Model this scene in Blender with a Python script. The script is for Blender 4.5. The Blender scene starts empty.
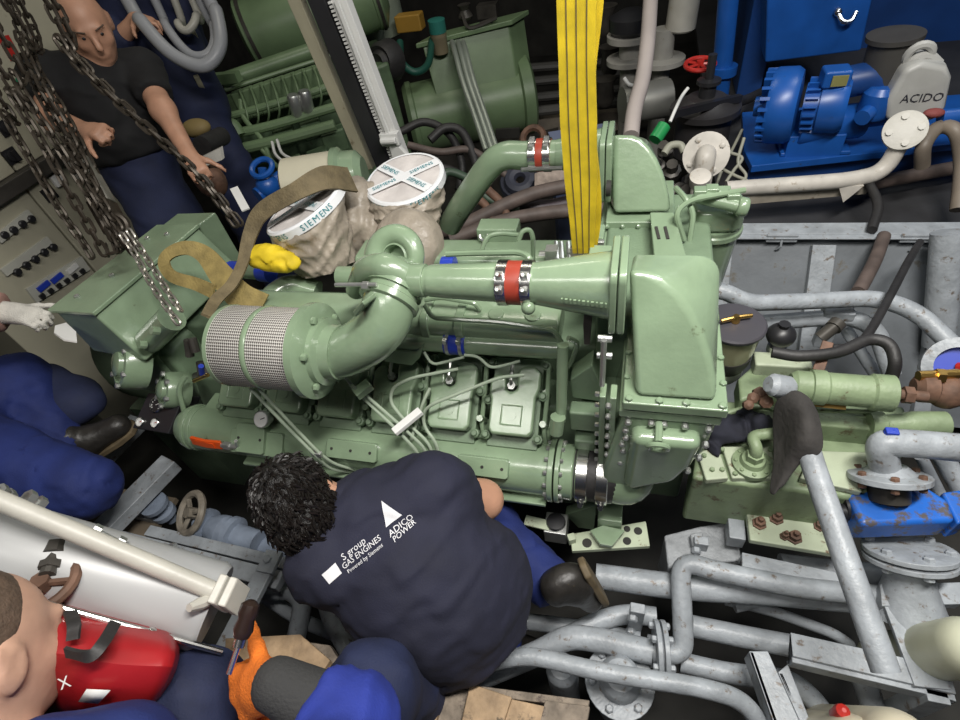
import bpy, bmesh, math, random
import numpy as np
from mathutils import Vector, Matrix
from mathutils.bvhtree import BVHTree
random.seed(7); np.random.seed(7)
SC = bpy.context.scene
COL = SC.collection
PI = math.pi

# ------------------------------------------------------------------ camera
# world: X runs along the engine to the right, Y away from the viewer, Z up (metres)
CAM_H = 2.0
_vx = np.array([-1400., 235.]) - np.array([480., 360.])     # vanishing point of the engine axis
_nd = np.array([592., 862.]) - np.array([480., 360.])       # vanishing point of the plumb lines
FPX = math.sqrt(-float(_vx @ _nd))
_n = np.array([*_nd, FPX]); _n /= np.linalg.norm(_n)
_e = np.array([*(-_vx), -FPX]); _e /= np.linalg.norm(_e)
_c = np.cross(_n, -_e); _c /= np.linalg.norm(_c)
M_CAM = np.array([_e, _c, -_n])
camd = bpy.data.cameras.new('camera')
cam = bpy.data.objects.new('camera', camd); COL.objects.link(cam)
camd.sensor_fit = 'HORIZONTAL'; camd.sensor_width = 36.0
camd.lens = FPX * 36.0 / 960.0
camd.clip_start = 0.05
_r = M_CAM @ np.diag([1, -1, -1])
cam.matrix_world = Matrix.Translation((0, 0, CAM_H)) @ Matrix([list(r) for r in _r]).to_4x4()
SC.camera = cam

# ------------------------------------------------------------------ world, lamps, exposure
SC.view_settings.view_transform = 'Standard'
try: SC.view_settings.look = 'None'
except Exception: pass
SC.view_settings.exposure = 0.0
SC.view_settings.gamma = 1.0
SC.view_settings.use_curve_mapping = False
W = bpy.data.worlds.new('world'); SC.world = W; W.use_nodes = True
W.node_tree.nodes['Background'].inputs[0].default_value = (0.75, 0.85, 1.0, 1)
W.node_tree.nodes['Background'].inputs[1].default_value = 0.022
def area_lamp(name, loc, target, sx, sy, power, col=(1, .97, .92)):
    l = bpy.data.lights.new(name, 'AREA'); l.shape = 'RECTANGLE'; l.size = sx; l.size_y = sy
    l.energy = power; l.color = col
    o = bpy.data.objects.new(name, l); COL.objects.link(o); o.location = loc
    o.rotation_euler = (Vector(target) - Vector(loc)).to_track_quat('-Z', 'Y').to_euler()
    return o
area_lamp('ceiling_lamp', (0.50, 0.45, 3.1), (0.2, 0.85, 0.8), 1.2, .22, 80)
area_lamp('fill_light_left', (-0.7, -0.5, 3.3), (-0.5, 0.7, 0.8), 1.2, .22, 17)  # added weak fill above the camera, no fixture seen there
area_lamp('fill_light_right', (1.6, 2.4, 3.7), (1.2, 2.6, 0.6), 1.2, .3, 17, (.92, .97, 1))  # added to light the blue machinery, source unseen
area_lamp('fill_light_back', (-1.1, 2.9, 3.8), (-1.4, 3.6, 0.5), 1.2, .3, 16, (1, .95, .80))  # added to lift the background machines, source unseen

# ------------------------------------------------------------------ pixel -> place helpers (a ray and the plane a thing lies in)
def V(*a): return Vector(a)
def U(px, py, z=None, y=None, x=None, d=None, pl=None):
    r = M_CAM @ np.array([px - 480., py - 360., FPX])
    if pl is not None:
        p0, n = np.array(pl[0]), np.array(pl[1]); s = float(((p0 - np.array([0, 0, CAM_H])) @ n) / (r @ n))
    elif z is not None: s = (z - CAM_H) / r[2]
    elif y is not None: s = y / r[1]
    elif x is not None: s = x / r[0]
    else: s = d / FPX
    return Vector((0, 0, CAM_H)) + Vector(r) * s
def proj(p):
    v = M_CAM.T @ (np.array(p) - np.array([0, 0, CAM_H])); return 480 + FPX * v[0] / v[2], 360 + FPX * v[1] / v[2], v[2]
def rpx(p, npx): return npx * proj(p)[2] / FPX            # pixels across -> metres at p
def XA(px, y, z):
    """x of the point of the line (y, z) along the engine that appears in column px"""
    lo, hi = -8., 8.
    for _ in range(60):
        m = (lo + hi) / 2
        q = M_CAM.T @ np.array([m, y, z - CAM_H])
        if q[2] > 0.01 and 480 + FPX * q[0] / q[2] < px: lo = m
        elif q[2] <= 0.01: hi = m
        else: hi = m
    return lo

# ------------------------------------------------------------------ materials
MATS = {}
def mat(name, col, rough=.5, metal=0., noise=.12, nscale=6., bump=.0, bscale=60., spots=None, coat=0., trans=0., alpha=1., grain=0., emis=None):
    """painted / plain surface: colour with soft variation, optional stains (spots = (colour, amount, scale))"""
    if name in MATS: return MATS[name]
    m = bpy.data.materials.new(name); m.use_nodes = True; MATS[name] = m
    nt = m.node_tree; N = nt.nodes; L = nt.links; b = N['Principled BSDF']
    b.inputs['Roughness'].default_value = rough; b.inputs['Metallic'].default_value = metal
    if coat: b.inputs['Coat Weight'].default_value = coat; b.inputs['Coat Roughness'].default_value = .15
    if trans: b.inputs['Transmission Weight'].default_value = trans
    if emis: b.inputs['Emission Color'].default_value = (*emis[0], 1); b.inputs['Emission Strength'].default_value = emis[1]
    tc = N.new('ShaderNodeTexCoord'); geo = N.new('ShaderNodeNewGeometry')
    nz = N.new('ShaderNodeTexNoise'); nz.inputs['Scale'].default_value = nscale; nz.inputs['Detail'].default_value = 6
    L.new(geo.outputs['Position'], nz.inputs['Vector'])
    rp = N.new('ShaderNodeValToRGB'); rp.color_ramp.elements[0].position = .3; rp.color_ramp.elements[1].position = .7
    c = np.array(col)
    rp.color_ramp.elements[0].color = (*np.clip(c * (1 - noise), 0, 1), 1); rp.color_ramp.elements[1].color = (*np.clip(c * (1 + noise), 0, 1), 1)
    L.new(nz.outputs['Fac'], rp.inputs['Fac'])
    out = rp.outputs['Color']
    if spots:
        n2 = N.new('ShaderNodeTexNoise'); n2.inputs['Scale'].default_value = spots[2]; n2.inputs['Detail'].default_value = 8; n2.inputs['Roughness'].default_value = .7
        L.new(geo.outputs['Position'], n2.inputs['Vector'])
        r2 = N.new('ShaderNodeValToRGB'); r2.color_ramp.elements[0].position = .68 - spots[1]; r2.color_ramp.elements[1].position = .76 - spots[1]
        r2.color_ramp.elements[0].color = (0, 0, 0, 1); r2.color_ramp.elements[1].color = (1, 1, 1, 1)
        L.new(n2.outputs['Fac'], r2.inputs['Fac'])
        mx = N.new('ShaderNodeMix'); mx.data_type = 'RGBA'
        L.new(r2.outputs['Color'], mx.inputs[0]); L.new(out, mx.inputs[6]); mx.inputs[7].default_value = (*spots[0], 1)
        out = mx.outputs[2]
    L.new(out, b.inputs['Base Color'])
    if bump:
        n3 = N.new('ShaderNodeTexNoise'); n3.inputs['Scale'].default_value = bscale; n3.inputs['Detail'].default_value = 4
        L.new(geo.outputs['Position'], n3.inputs['Vector'])
        bp = N.new('ShaderNodeBump'); bp.inputs['Strength'].default_value = bump; bp.inputs['Distance'].default_value = .01
        L.new(n3.outputs['Fac'], bp.inputs['Height']); L.new(bp.outputs['Normal'], b.inputs['Normal'])
    return m
GREEN = mat('engine_green_paint', (.215, .295, .19), .27, noise=.13, nscale=9, bump=.08, bscale=70, spots=((.11, .13, .075), .03, 16), coat=.6)
GREEN_D = mat('casting_green_paint', (.155, .22, .14), .48, noise=.16, nscale=9, bump=.12, bscale=120, spots=((.06, .07, .045), .02, 22))
GREEN_OLD = mat('worn_green_paint', (.20, .26, .15), .5, noise=.2, nscale=14, bump=.15, bscale=90, spots=((.10, .085, .045), .10, 18))
GREEN_PALE = mat('pale_green_plate_paint', (.38, .43, .31), .5, noise=.12, nscale=12, bump=.1, spots=((.12, .075, .04), .1, 26))
GREEN_BG = mat('dimmed_engine_green', (.16, .235, .125), .4, noise=.15, nscale=5, bump=.05)  # engine green with the background's dimness put into the colour
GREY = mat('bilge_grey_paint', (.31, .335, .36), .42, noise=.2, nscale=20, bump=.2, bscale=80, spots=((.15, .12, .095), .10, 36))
GREY_D = mat('shaded_bilge_grey', (.15, .165, .18), .55, noise=.22, nscale=7, bump=.1, spots=((.12, .11, .09), .09, 14))  # bilge grey darkened, shade of the deck overhang put into the colour
WHITE_P = mat('white_pipe_paint', (.45, .435, .385), .42, noise=.1, nscale=9, spots=((.36, .30, .20), .06, 22), bump=.08)
WHITE_T = mat('white_tank_paint', (.37, .375, .375), .35, noise=.05, nscale=4)
CREAM = mat('cabinet_cream', (.40, .38, .29), .45, noise=.06, nscale=3, spots=((.2, .17, .11), .03, 12))
BLUE = mat('blue_machine_paint', (.010, .08, .33), .35, noise=.15, nscale=8, spots=((.03, .05, .09), .04, 20))
BLUE_W = mat('worn_blue_paint', (.015, .12, .50), .4, noise=.2, nscale=12, spots=((.09, .08, .08), .17, 24))
BLUE_D = mat('dark_blue_panel', (.010, .05, .20), .4, noise=.2, nscale=4)
STEEL = mat('bright_steel', (.62, .62, .60), .25, 1., noise=.1)
ZINC = mat('zinc_plated', (.58, .59, .57), .38, .85, noise=.15, nscale=20)
BLACK = mat('black_plastic', (.018, .018, .02), .4, noise=.2)
RUBBER = mat('black_rubber', (.022, .021, .021), .55, noise=.3, nscale=12, bump=.15)
DARK = mat('near_black_matt', (.022, .021, .018), .75, noise=.5, nscale=6)  # near-black finish for floor, walls and hole discs
DARKSTEEL = mat('dark_oily_steel', (.06, .055, .048), .45, .3, noise=.4, nscale=12)
RUST = mat('rusty_brown', (.13, .07, .045), .7, noise=.45, nscale=26, bump=.2)
HOSE_BR = mat('dirty_brown_hose', (.10, .075, .065), .6, noise=.3, nscale=18)
RED = mat('red_paint', (.42, .022, .016), .4, noise=.12, nscale=14)
REDTAPE = mat('red_silicone_hose', (.33, .045, .025), .42, noise=.1)
BLUEHOSE = mat('blue_silicone_hose', (.02, .05, .42), .4, noise=.1)
ORANGE = mat('orange_plastic', (.75, .095, .012), .4, noise=.08)
BRASS = mat('brass', (.72, .45, .14), .3, 1., noise=.15)
YELLOW = mat('yellow_webbing', (.60, .44, .012), .75, noise=.2, nscale=24, bump=.12, bscale=500)
NICEWHITE = mat('white_plastic', (.72, .72, .70), .4, noise=.05)
TEAL = mat('teal_print', (.02, .23, .27), .6, noise=.1)

# ------------------------------------------------------------------ mesh builder
def basis(d):
    d = Vector(d).normalized()
    a = Vector((0, 0, 1)) if abs(d.z) < .9 else Vector((1, 0, 0))
    u = a.cross(d).normalized(); v = d.cross(u)
    return u, v, d
def fillet(pts, rad, n=6):
    pts = [Vector(p) for p in pts]; out = [pts[0]]
    for i in range(1, len(pts) - 1):
        a, b, c = pts[i - 1], pts[i], pts[i + 1]
        r = rad[i] if isinstance(rad, (list, tuple)) else rad
        l = min(r, (a - b).length * .49, (c - b).length * .49)
        p, q = b + (a - b).normalized() * l, b + (c - b).normalized() * l
        for k in range(n + 1):
            t = k / n; out.append(p * (1 - t) ** 2 + b * 2 * t * (1 - t) + q * t * t)
    out.append(pts[-1]); return out
def spline(pts, n=8):
    pts = [Vector(p) for p in pts]; P = [pts[0] * 2 - pts[1]] + pts + [pts[-1] * 2 - pts[-2]]; out = []
    for i in range(1, len(P) - 2):
        for k in range(n):
            t = k / n; a, b, c, d = P[i - 1], P[i], P[i + 1], P[i + 2]
            out.append(.5 * ((2 * b) + (c - a) * t + (2 * a - 5 * b + 4 * c - d) * t * t + (3 * b - a - 3 * c + d) * t ** 3))
    out.append(pts[-1]); return out
class MB:
    def __init__(s): s.v = []; s.f = []
    def add(s, vs, fs):
        o = len(s.v); s.v += [tuple(p) for p in vs]; s.f += [tuple(i + o for i in f) for f in fs]; return s
    def box(s, c, sz, R=None):
        c = Vector(c); h = [q / 2 for q in sz]
        vs = []
        for i in (-1, 1):
            for j in (-1, 1):
                for k in (-1, 1):
                    p = Vector((i * h[0], j * h[1], k * h[2]))
                    vs.append(c + (R @ p if R is not None else p))
        return s.add(vs, [(0, 1, 3, 2), (4, 6, 7, 5), (0, 4, 5, 1), (2, 3, 7, 6), (0, 2, 6, 4), (1, 5, 7, 3)])
    def bb(s, x0, x1, y0, y1, z0, z1): return s.box(((x0 + x1) / 2, (y0 + y1) / 2, (z0 + z1) / 2), (abs(x1 - x0), abs(y1 - y0), abs(z1 - z0)))
    def ring(s, c, u, v, r, n, ph=0): return [Vector(c) + (Vector(u) * math.cos(2 * PI * i / n + ph) + Vector(v) * math.sin(2 * PI * i / n + ph)) * r for i in range(n)]
    def lathe(s, prof, o, d, n=24, ph=0, capa=True, capb=True):
        """prof: (radius, height) along axis d from o"""
        u, v, d = basis(d); vs = []; fs = []; o = Vector(o)
        for r, h in prof: vs += s.ring(o + d * h, u, v, max(r, 1e-5), n, ph)
        for k in range(len(prof) - 1):
            for i in range(n):
                j = (i + 1) % n; fs.append((k * n + i, k * n + j, (k + 1) * n + j, (k + 1) * n + i))
        if capa: fs.append(tuple(range(n - 1, -1, -1)))
        if capb: fs.append(tuple((len(prof) - 1) * n + i for i in range(n)))
        return s.add(vs, fs)
    def cyl(s, a, b, r0, r1=None, n=16):
        a, b = Vector(a), Vector(b); L = (b - a).length
        return s.lathe([(r0, 0), (r0 if r1 is None else r1, L)], a, b - a, n)
    def tube(s, path, r, n=12, cap=True, flat=None, up=None):
        """r may be a list; flat=(a,b) gives an elliptical section oriented by up"""
        path = [Vector(p) for p in path]; m = len(path); vs = []; fs = []
        t = [(path[min(i + 1, m - 1)] - path[max(i - 1, 0)]).normalized() for i in range(m)]
        u, v, _ = basis(t[0])
        if up is not None:
            u = Vector(up); u = (u - t[0] * u.dot(t[0])).normalized(); v = t[0].cross(u)
        for i in range(m):
            u = (u - t[i] * u.dot(t[i])).normalized(); v = t[i].cross(u)
            rr = r[i] if isinstance(r, (list, tuple)) else r
            if flat: vs += [path[i] + u * (math.cos(2 * PI * k / n) * flat[0] * rr) + v * (math.sin(2 * PI * k / n) * flat[1] * rr) for k in range(n)]
            else: vs += s.ring(path[i], u, v, rr, n)
        for k in range(m - 1):
            for i in range(n):
                j = (i + 1) % n; fs.append((k * n + i, k * n + j, (k + 1) * n + j, (k + 1) * n + i))
        if cap: fs.append(tuple(range(n - 1, -1, -1))); fs.append(tuple((m - 1) * n + i for i in range(n)))
        return s.add(vs, fs)
    def ribbon(s, path, side, w, th):
        """flat strap: width w along side, thickness th"""
        path = [Vector(p) for p in path]; m = len(path); vs = []; fs = []
        for i in range(m):
            t = (path[min(i + 1, m - 1)] - path[max(i - 1, 0)]).normalized()
            sd = Vector(side[i] if isinstance(side, list) else side); sd = (sd - t * sd.dot(t)).normalized(); nn = t.cross(sd)
            ww = w[i] if isinstance(w, list) else w
            for a, b in ((-1, -1), (1, -1), (1, 1), (-1, 1)): vs.append(path[i] + sd * a * ww / 2 + nn * b * th / 2)
        for k in range(m - 1):
            for i in range(4):
                j = (i + 1) % 4; fs.append((k * 4 + i, k * 4 + j, k * 4 + 4 + j, k * 4 + 4 + i))
        fs.append((3, 2, 1, 0)); fs.append(tuple((m - 1) * 4 + i for i in range(4)))
        return s.add(vs, fs)
    def prism(s, poly, vec):
        poly = [Vector(p) for p in poly]; n = len(poly); vec = Vector(vec)
        nrm = Vector((0, 0, 0))
        for i in range(n): nrm += (poly[i] - poly[0]).cross(poly[(i + 1) % n] - poly[0])
        if nrm.dot(vec) > 0: poly = poly[::-1]
        fs = [tuple(range(n)), tuple(2 * n - 1 - i for i in range(n))]
        for i in range(n):
            j = (i + 1) % n; fs.append((i, n + i, n + j, j))
        return s.add(poly + [p + vec for p in poly], fs)
    def beam(s, a, b, prof, up=(0, 0, 1)):
        """sweep a 2D profile (side, up) from a to b"""
        a, b = Vector(a), Vector(b); d = (b - a).normalized(); u = Vector(up); u = (u - d * u.dot(d)).normalized(); w = d.cross(u)
        return s.prism([a + w * p + u * q for p, q in prof], b - a)
    def sphere(s, c, r, n=16, m=10, sc=(1, 1, 1), R=None):
        vs = []; fs = []; c = Vector(c)
        for i in range(m + 1):
            th = PI * i / m
            for k in range(n):
                ph = 2 * PI * k / n
                p = Vector((math.sin(th) * math.cos(ph) * sc[0], math.sin(th) * math.sin(ph) * sc[1], math.cos(th) * sc[2])) * r
                vs.append(c + (R @ p if R is not None else p))
        for i in range(m):
            for k in range(n):
                j = (k + 1) % n; fs.append((i * n + k, (i + 1) * n + k, (i + 1) * n + j, i * n + j))
        return s.add(vs, fs)
    def torus(s, c, d, R, r, n=24, m=8, a0=0, a1=2 * PI):
        u, v, d = basis(d); c = Vector(c); full = abs(a1 - a0 - 2 * PI) < 1e-6
        if full:
            vs = []; fs = []
            for i in range(n):
                a = 2 * PI * i / n; o = u * math.cos(a) + v * math.sin(a)
                vs += [c + o * (R + r * math.cos(2 * PI * k / m)) + d * r * math.sin(2 * PI * k / m) for k in range(m)]
            for i in range(n):
                for k in range(m):
                    fs.append((i * m + k, ((i + 1) % n) * m + k, ((i + 1) % n) * m + (k + 1) % m, i * m + (k + 1) % m))
            return s.add(vs, fs)
        return s.tube([c + (u * math.cos(a0 + (a1 - a0) * i / n) + v * math.sin(a0 + (a1 - a0) * i / n)) * R for i in range(n + 1)], r, m)
    def bolt(s, p, d, r=.006, h=.006, n=6):
        return s.lathe([(r, -.002), (r, h * .8), (r * .7, h)], p, d, n)
    def build(s, name, m, parent=None, bev=0., ang=35, kind=None, label=None, seg=2, sub=0, solid=0):
        vs = np.array(s.v); c = (vs.min(0) + vs.max(0)) / 2
        me = bpy.data.meshes.new(name); me.from_pydata([tuple(p - c) for p in vs], [], s.f); me.update()
        bm = bmesh.new(); bm.from_mesh(me); bmesh.ops.recalc_face_normals(bm, faces=bm.faces); bm.to_mesh(me); bm.free()
        me.materials.append(m)
        me.polygons.foreach_set('use_smooth', [True] * len(me.polygons)); me.set_sharp_from_angle(angle=math.radians(ang))
        o = bpy.data.objects.new(name, me); COL.objects.link(o); o.location = c
        if parent is not None: put(o, parent)
        if solid:
            q = o.modifiers.new('solid', 'SOLIDIFY'); q.thickness = solid
        if bev:
            q = o.modifiers.new('bevel', 'BEVEL'); q.width = bev; q.segments = seg; q.limit_method = 'ANGLE'; q.angle_limit = math.radians(40); q.harden_normals = True
        if sub:
            q = o.modifiers.new('sub', 'SUBSURF'); q.levels = sub; q.render_levels = sub
        if kind: o['kind'] = kind
        if label: o['label'] = label
        return o
ROOTLOC = {}
def absloc(o):
    l = o.location.copy(); p = o.parent
    while p is not None: l += p.location; p = p.parent
    return l
def put(o, parent):
    """parent o, whose location is given in world space (parents are only translated)"""
    o.location = o.location - absloc(parent); o.parent = parent
def tag(o, label=None, cat=None, group=None, kind=None):
    if label: o['label'] = label
    if cat: o['category'] = cat
    if group: o['group'] = group
    if kind: o['kind'] = kind
    return o
def thing(name, label, cat, loc=(0, 0, 0), group=None):
    o = bpy.data.objects.new(name, None); COL.objects.link(o); o.location = loc; o.empty_display_size = .05
    return tag(o, label, cat, group)
def struct(o): o['kind'] = 'structure'; return o
def rect(w, h): return [(-w / 2, -h / 2), (w / 2, -h / 2), (w / 2, h / 2), (-w / 2, h / 2)]
def ell(w, h, t): return [(0, 0), (w, 0), (w, t), (t, t), (t, h), (0, h)]
def rrect(w, h, r, n=5):
    out = []
    for cx, cy, a in ((w / 2 - r, h / 2 - r, 0), (-w / 2 + r, h / 2 - r, 90), (-w / 2 + r, -h / 2 + r, 180), (w / 2 - r, -h / 2 + r, 270)):
        for k in range(n + 1):
            t = math.radians(a + 90 * k / n); out.append((cx + r * math.cos(t), cy + r * math.sin(t)))
    return out
_fonts = {}
def text_mesh(txt, size, ang=0):
    cu = bpy.data.curves.new('t', 'FONT'); cu.body = txt; cu.size = size; cu.align_x = 'CENTER'; cu.align_y = 'CENTER'; cu.resolution_u = 2
    ob = bpy.data.objects.new('t', cu); COL.objects.link(ob); bpy.context.view_layer.update()
    dg = bpy.context.evaluated_depsgraph_get(); me = bpy.data.meshes.new_from_object(ob.evaluated_get(dg))
    vs = [tuple(v.co) for v in me.vertices]; fs = [tuple(p.vertices) for p in me.polygons]
    bpy.data.objects.remove(ob); bpy.data.curves.remove(cu); bpy.data.meshes.remove(me)
    return vs, fs
def lettering(name, txt, size, m, parent, o, xd, yd, lift=.0015, bold=0):
    """flat print on a flat face"""
    vs, fs = text_mesh(txt, size); xd, yd = Vector(xd).normalized(), Vector(yd).normalized(); nn = xd.cross(yd)
    mb = MB(); mb.add([Vector(o) + xd * v[0] + yd * v[1] + nn * lift for v in vs], fs)
    return mb.build(name, m, parent)

# ------------------------------------------------------------------ organic bodies: smooth union of tapered limbs, one continuous surface
def sd_cone(P, a, b, r1, r2):
    a, b = np.array(a, float), np.array(b, float); ba = b - a; l2 = ba @ ba
    if l2 < 1e-9: return np.linalg.norm(P - a, axis=-1) - r1
    h = np.clip(((P - a) @ ba) / l2, 0, 1)
    return np.linalg.norm(P - a - h[..., None] * ba, axis=-1) - (r1 + (r2 - r1) * h)
def sd_ell(P, c, r, R=None):
    q = P - np.array(c, float)
    if R is not None: q = q @ np.array(R, float)
    r = np.array(r, float); k0 = np.linalg.norm(q / r, axis=-1); k1 = np.linalg.norm(q / (r * r), axis=-1)
    return k0 * (k0 - 1) / np.maximum(k1, 1e-6)
def smin(a, b, k):
    h = np.clip(.5 + .5 * (b - a) / k, 0, 1); return b + (a - b) * h - k * h * (1 - h)
def nets(F, lo, h):
    """surface nets of field F sampled on a grid"""
    s = F < 0; nx, ny, nz = F.shape
    C = [(i, j, k) for i in (0, 1) for j in (0, 1) for k in (0, 1)]
    cnt = sum(s[i:nx - 1 + i, j:ny - 1 + j, k:nz - 1 + k].astype(int) for i, j, k in C)
    act = np.argwhere((cnt > 0) & (cnt < 8))
    acc = np.zeros((len(act), 3)); num = np.zeros(len(act))
    for a in C:
        for ax in range(3):
            if a[ax]: continue
            b = list(a); b[ax] = 1
            fa = F[act[:, 0] + a[0], act[:, 1] + a[1], act[:, 2] + a[2]]; fb = F[act[:, 0] + b[0], act[:, 1] + b[1], act[:, 2] + b[2]]
            mk = (fa < 0) != (fb < 0); t = np.where(mk, fa / np.where(mk, fa - fb, 1), 0)
            p = np.tile(np.array(a, float), (len(act), 1)); p[:, ax] += t
            acc += p * mk[:, None]; num += mk
    vs = (act + acc / num[:, None]) * h + lo
    idx = -np.ones((nx, ny, nz), int); idx[act[:, 0], act[:, 1], act[:, 2]] = np.arange(len(act))
    fs = []
    for ax in range(3):
        o1, o2 = (ax + 1) % 3, (ax + 2) % 3
        A = np.take(s, range(0, s.shape[ax] - 1), ax); B = np.take(s, range(1, s.shape[ax]), ax)
        e = np.argwhere(A != B)
        e = e[(e[:, o1] > 0) & (e[:, o2] > 0) & (e[:, o1] < F.shape[o1] - 1) & (e[:, o2] < F.shape[o2] - 1)]
        q = []
        for d1, d2 in ((0, 0), (1, 0), (1, 1), (0, 1)):
            c = e.copy(); c[:, o1] -= d1; c[:, o2] -= d2; q.append(idx[c[:, 0], c[:, 1], c[:, 2]])
        q = np.stack(q, 1); fl = A[e[:, 0], e[:, 1], e[:, 2]]
        q[~fl] = q[~fl][:, ::-1]; fs.append(q)
    fs = np.concatenate(fs); fs = fs[(fs >= 0).all(1)]
    return vs, fs
def organic(name, prims, m, parent=None, h=.012, k=.03, label=None, fold=None, smooth=2):
    """prims: ('c', a, b, ra, rb[, k]) tapered limb; ('f', ...) the same cut flat at b; ('e', centre, radii[, R][, k]) ellipsoid; ('-e', ...) carve"""
    def bnd(p):
        if p[0] in 'cf': return np.minimum(np.array(p[1]) - p[3], np.array(p[2]) - p[4]), np.maximum(np.array(p[1]) + p[3], np.array(p[2]) + p[4])
        mr = max(p[2]); return np.array(p[1]) - mr, np.array(p[1]) + mr
    B = [bnd(p) for p in prims]
    lo = np.min([b[0] for b in B], 0) - .03; hi = np.max([b[1] for b in B], 0) + .03
    n = np.ceil((hi - lo) / h).astype(int) + 1
    F = np.full(tuple(n), .4)
    axs = [lo[i] + np.arange(n[i]) * h for i in range(3)]
    for p, b in zip(prims, B):
        if p[0] in 'cf': kk = p[5] if len(p) > 5 else k
        else: kk = p[4] if len(p) > 4 else k
        i0 = np.clip(np.floor((b[0] - lo - kk * 1.2 - .02) / h).astype(int), 0, n - 1); i1 = np.clip(np.ceil((b[1] - lo + kk * 1.2 + .02) / h).astype(int) + 1, 1, n)
        sl_ = tuple(slice(i0[i], i1[i]) for i in range(3))
        g = np.stack(np.meshgrid(*[axs[i][sl_[i]] for i in range(3)], indexing='ij'), -1)
        if p[0] in 'cf':
            d = sd_cone(g, *p[1:5])
            if p[0] == 'f':
                dv = np.array(p[2], float) - np.array(p[1], float); dv /= np.linalg.norm(dv); d = np.maximum(d, (g - np.array(p[2], float)) @ dv)
        else: d = sd_ell(g, p[1], p[2], p[3] if len(p) > 3 else None)
        if p[0] == '-e': F[sl_] = -smin(-F[sl_], d, kk)
        else: F[sl_] = smin(F[sl_], d, kk)
    if fold is not None:
        g = np.stack(np.meshgrid(*axs, indexing='ij'), -1); F = F + fold(g)
    vs, fs = nets(F, lo, h)
    mb = MB(); mb.v = [tuple(v) for v in vs]; mb.f = [tuple(int(i) for i in f) for f in fs]
    o = mb.build(name, m, parent, ang=75, label=label)
    if smooth:
        q = o.modifiers.new('smooth', 'SMOOTH'); q.factor = .5; q.iterations = smooth
    return o
def wrinkles(amp, sc, seed=0, dirv=(0, 0, 1), st=.35):
    """cloth folds: warped sine ridges running across dirv"""
    dv = np.array(Vector(dirv).normalized())
    def fn(g):
        rs = np.random.RandomState(seed); w = 0
        for i in range(4):
            kv = rs.randn(3) * sc * .5; w = w + np.sin(g @ kv + rs.rand() * 6.3)
        return amp * (np.sin((g @ dv) * sc + w * st * 3) * .6 + np.sin((g @ dv) * sc * 2.1 + w * 1.7) * .4)
    return fn
# ================================================================== the gas engine
ENG = thing('gas_engine', 'large green V-type gas engine hoisted on a yellow sling in the middle', 'engine', (-.6, 1.05, .35))
X = Vector((1, 0, 0)); Y = Vector((0, 1, 0)); Z = Vector((0, 0, 1))

# --- crankcase and cylinder banks
mb = MB()
mb.prism([(-1.42, .86, .36), (-1.42, 1.32, .36), (-1.42, 1.34, .62), (-1.42, 1.30, .86), (-1.42, .88, .86), (-1.42, .82, .62)], (1.42, 0, 0))
mb.bb(-1.42, -.02, .98, 1.18, .84, 1.0)
mb.build('crankcase', GREEN_D, ENG, bev=.015)
A = math.radians(32); CYLX = [-.268 - .166 * k for k in range(6)]
def bank(sign):
    """local frame of a cylinder bank: (u along engine, v up the slope, w outward)"""
    yc = 1.075; o = Vector((0, yc - sign * .255, .945)); u = X.copy()
    v = Vector((0, sign * math.cos(A), math.sin(A))); w = Vector((0, -sign * math.sin(A), math.cos(A)))
    return o, u, v, w
COVER = [(-.058, -.075), (-.048, -.088), (.046, -.088), (.058, -.075), (.058, .012), (.066, .035), (.066, .075), (.05, .092), (.02, .092), (.006, .078), (.006, .030),
         (-.008, .022), (-.020, .030), (-.024, .062), (-.036, .070), (-.056, .062), (-.064, .045), (-.064, .015), (-.058, 0)]
def cover_mesh():
    m = MB(); m.prism([(p[0], p[1], -.03) for p in COVER], (0, 0, .05))
    m.add([(p[0] * .8, p[1] * .84, .0265) for p in [(-.045, -.08), (.045, -.08), (.045, -.005), (-.045, -.005)]], [(0, 1, 2, 3)])
    return m
for sign in (1, -1):
    o0, u, v, w = bank(sign)
    R = Matrix((u, v, w)).transposed().to_3x3()
    for i, cx in enumerate(CYLX):
        if sign == -1 and i > 3: continue
        c = o0 + u * cx
        m = MB(); m.box(c - w * .055, (.132, .235, .09), R); m.box(c - w * .15 + v * .0, (.11, .2, .14), R)
        for a, b in ((-.068, -.09), (.068, -.09), (-.07, .1), (.072, .02), (.072, .1), (-.07, .0)):
            m.lathe([(.013, 0), (.013, .018), (.008, .019), (.008, .026)], c + u * a + v * b - w * .012, w, 8)
        hd = m.build('cylinder_head', GREEN_D, ENG, bev=.008)
        m = MB(); pts = [c + u * p[0] + v * p[1] - w * .01 for p in COVER]; m.prism(pts, w * .042)
        co = m.build('rocker_cover', GREEN, ENG, bev=.011, seg=3)
        m = MB()
        q = [c + u * a + v * b + w * .0315 for a, b in ((-.026, -.062), (.026, -.062), (.026, -.012), (-.026, -.012))]
        m.tube(q + [q[0]], .0028, 6); m.cyl(c + v * -.037 + w * .03, c + v * -.037 + w * .034, .013, n=12)
        m.build('cast_emblem', GREEN, co)
        # spark plug / fuel connector in the notch
        m = MB(); p = c + u * -.006 + v * .038
        m.cyl(p - w * .02, p + w * .045, .0075, n=8); m.lathe([(.011, 0), (.011, .012)], p + w * .03, w, 6)
        m.tube([p + w * .04, p + w * .052 + v * .012, p + w * .05 + v * .055], .005, 8)
        m.build('gas_injector', ZINC, hd)
        m = MB()
        for b in (-.05, .03, .1): m.cyl(c + u * .077 + v * b - w * .05, c + u * .077 + v * b + w * .004, .009, n=8)
        m.tube([c + u * .079 + v * .1 - w * .0, c + u * .082 + v * .03 - w * .0, c + u * .078 + v * -.06 - w * .02, c + u * .085 + v * -.11 - w * .05], .0065, 8)
        m.build('coolant_line', GREEN, hd)

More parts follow.
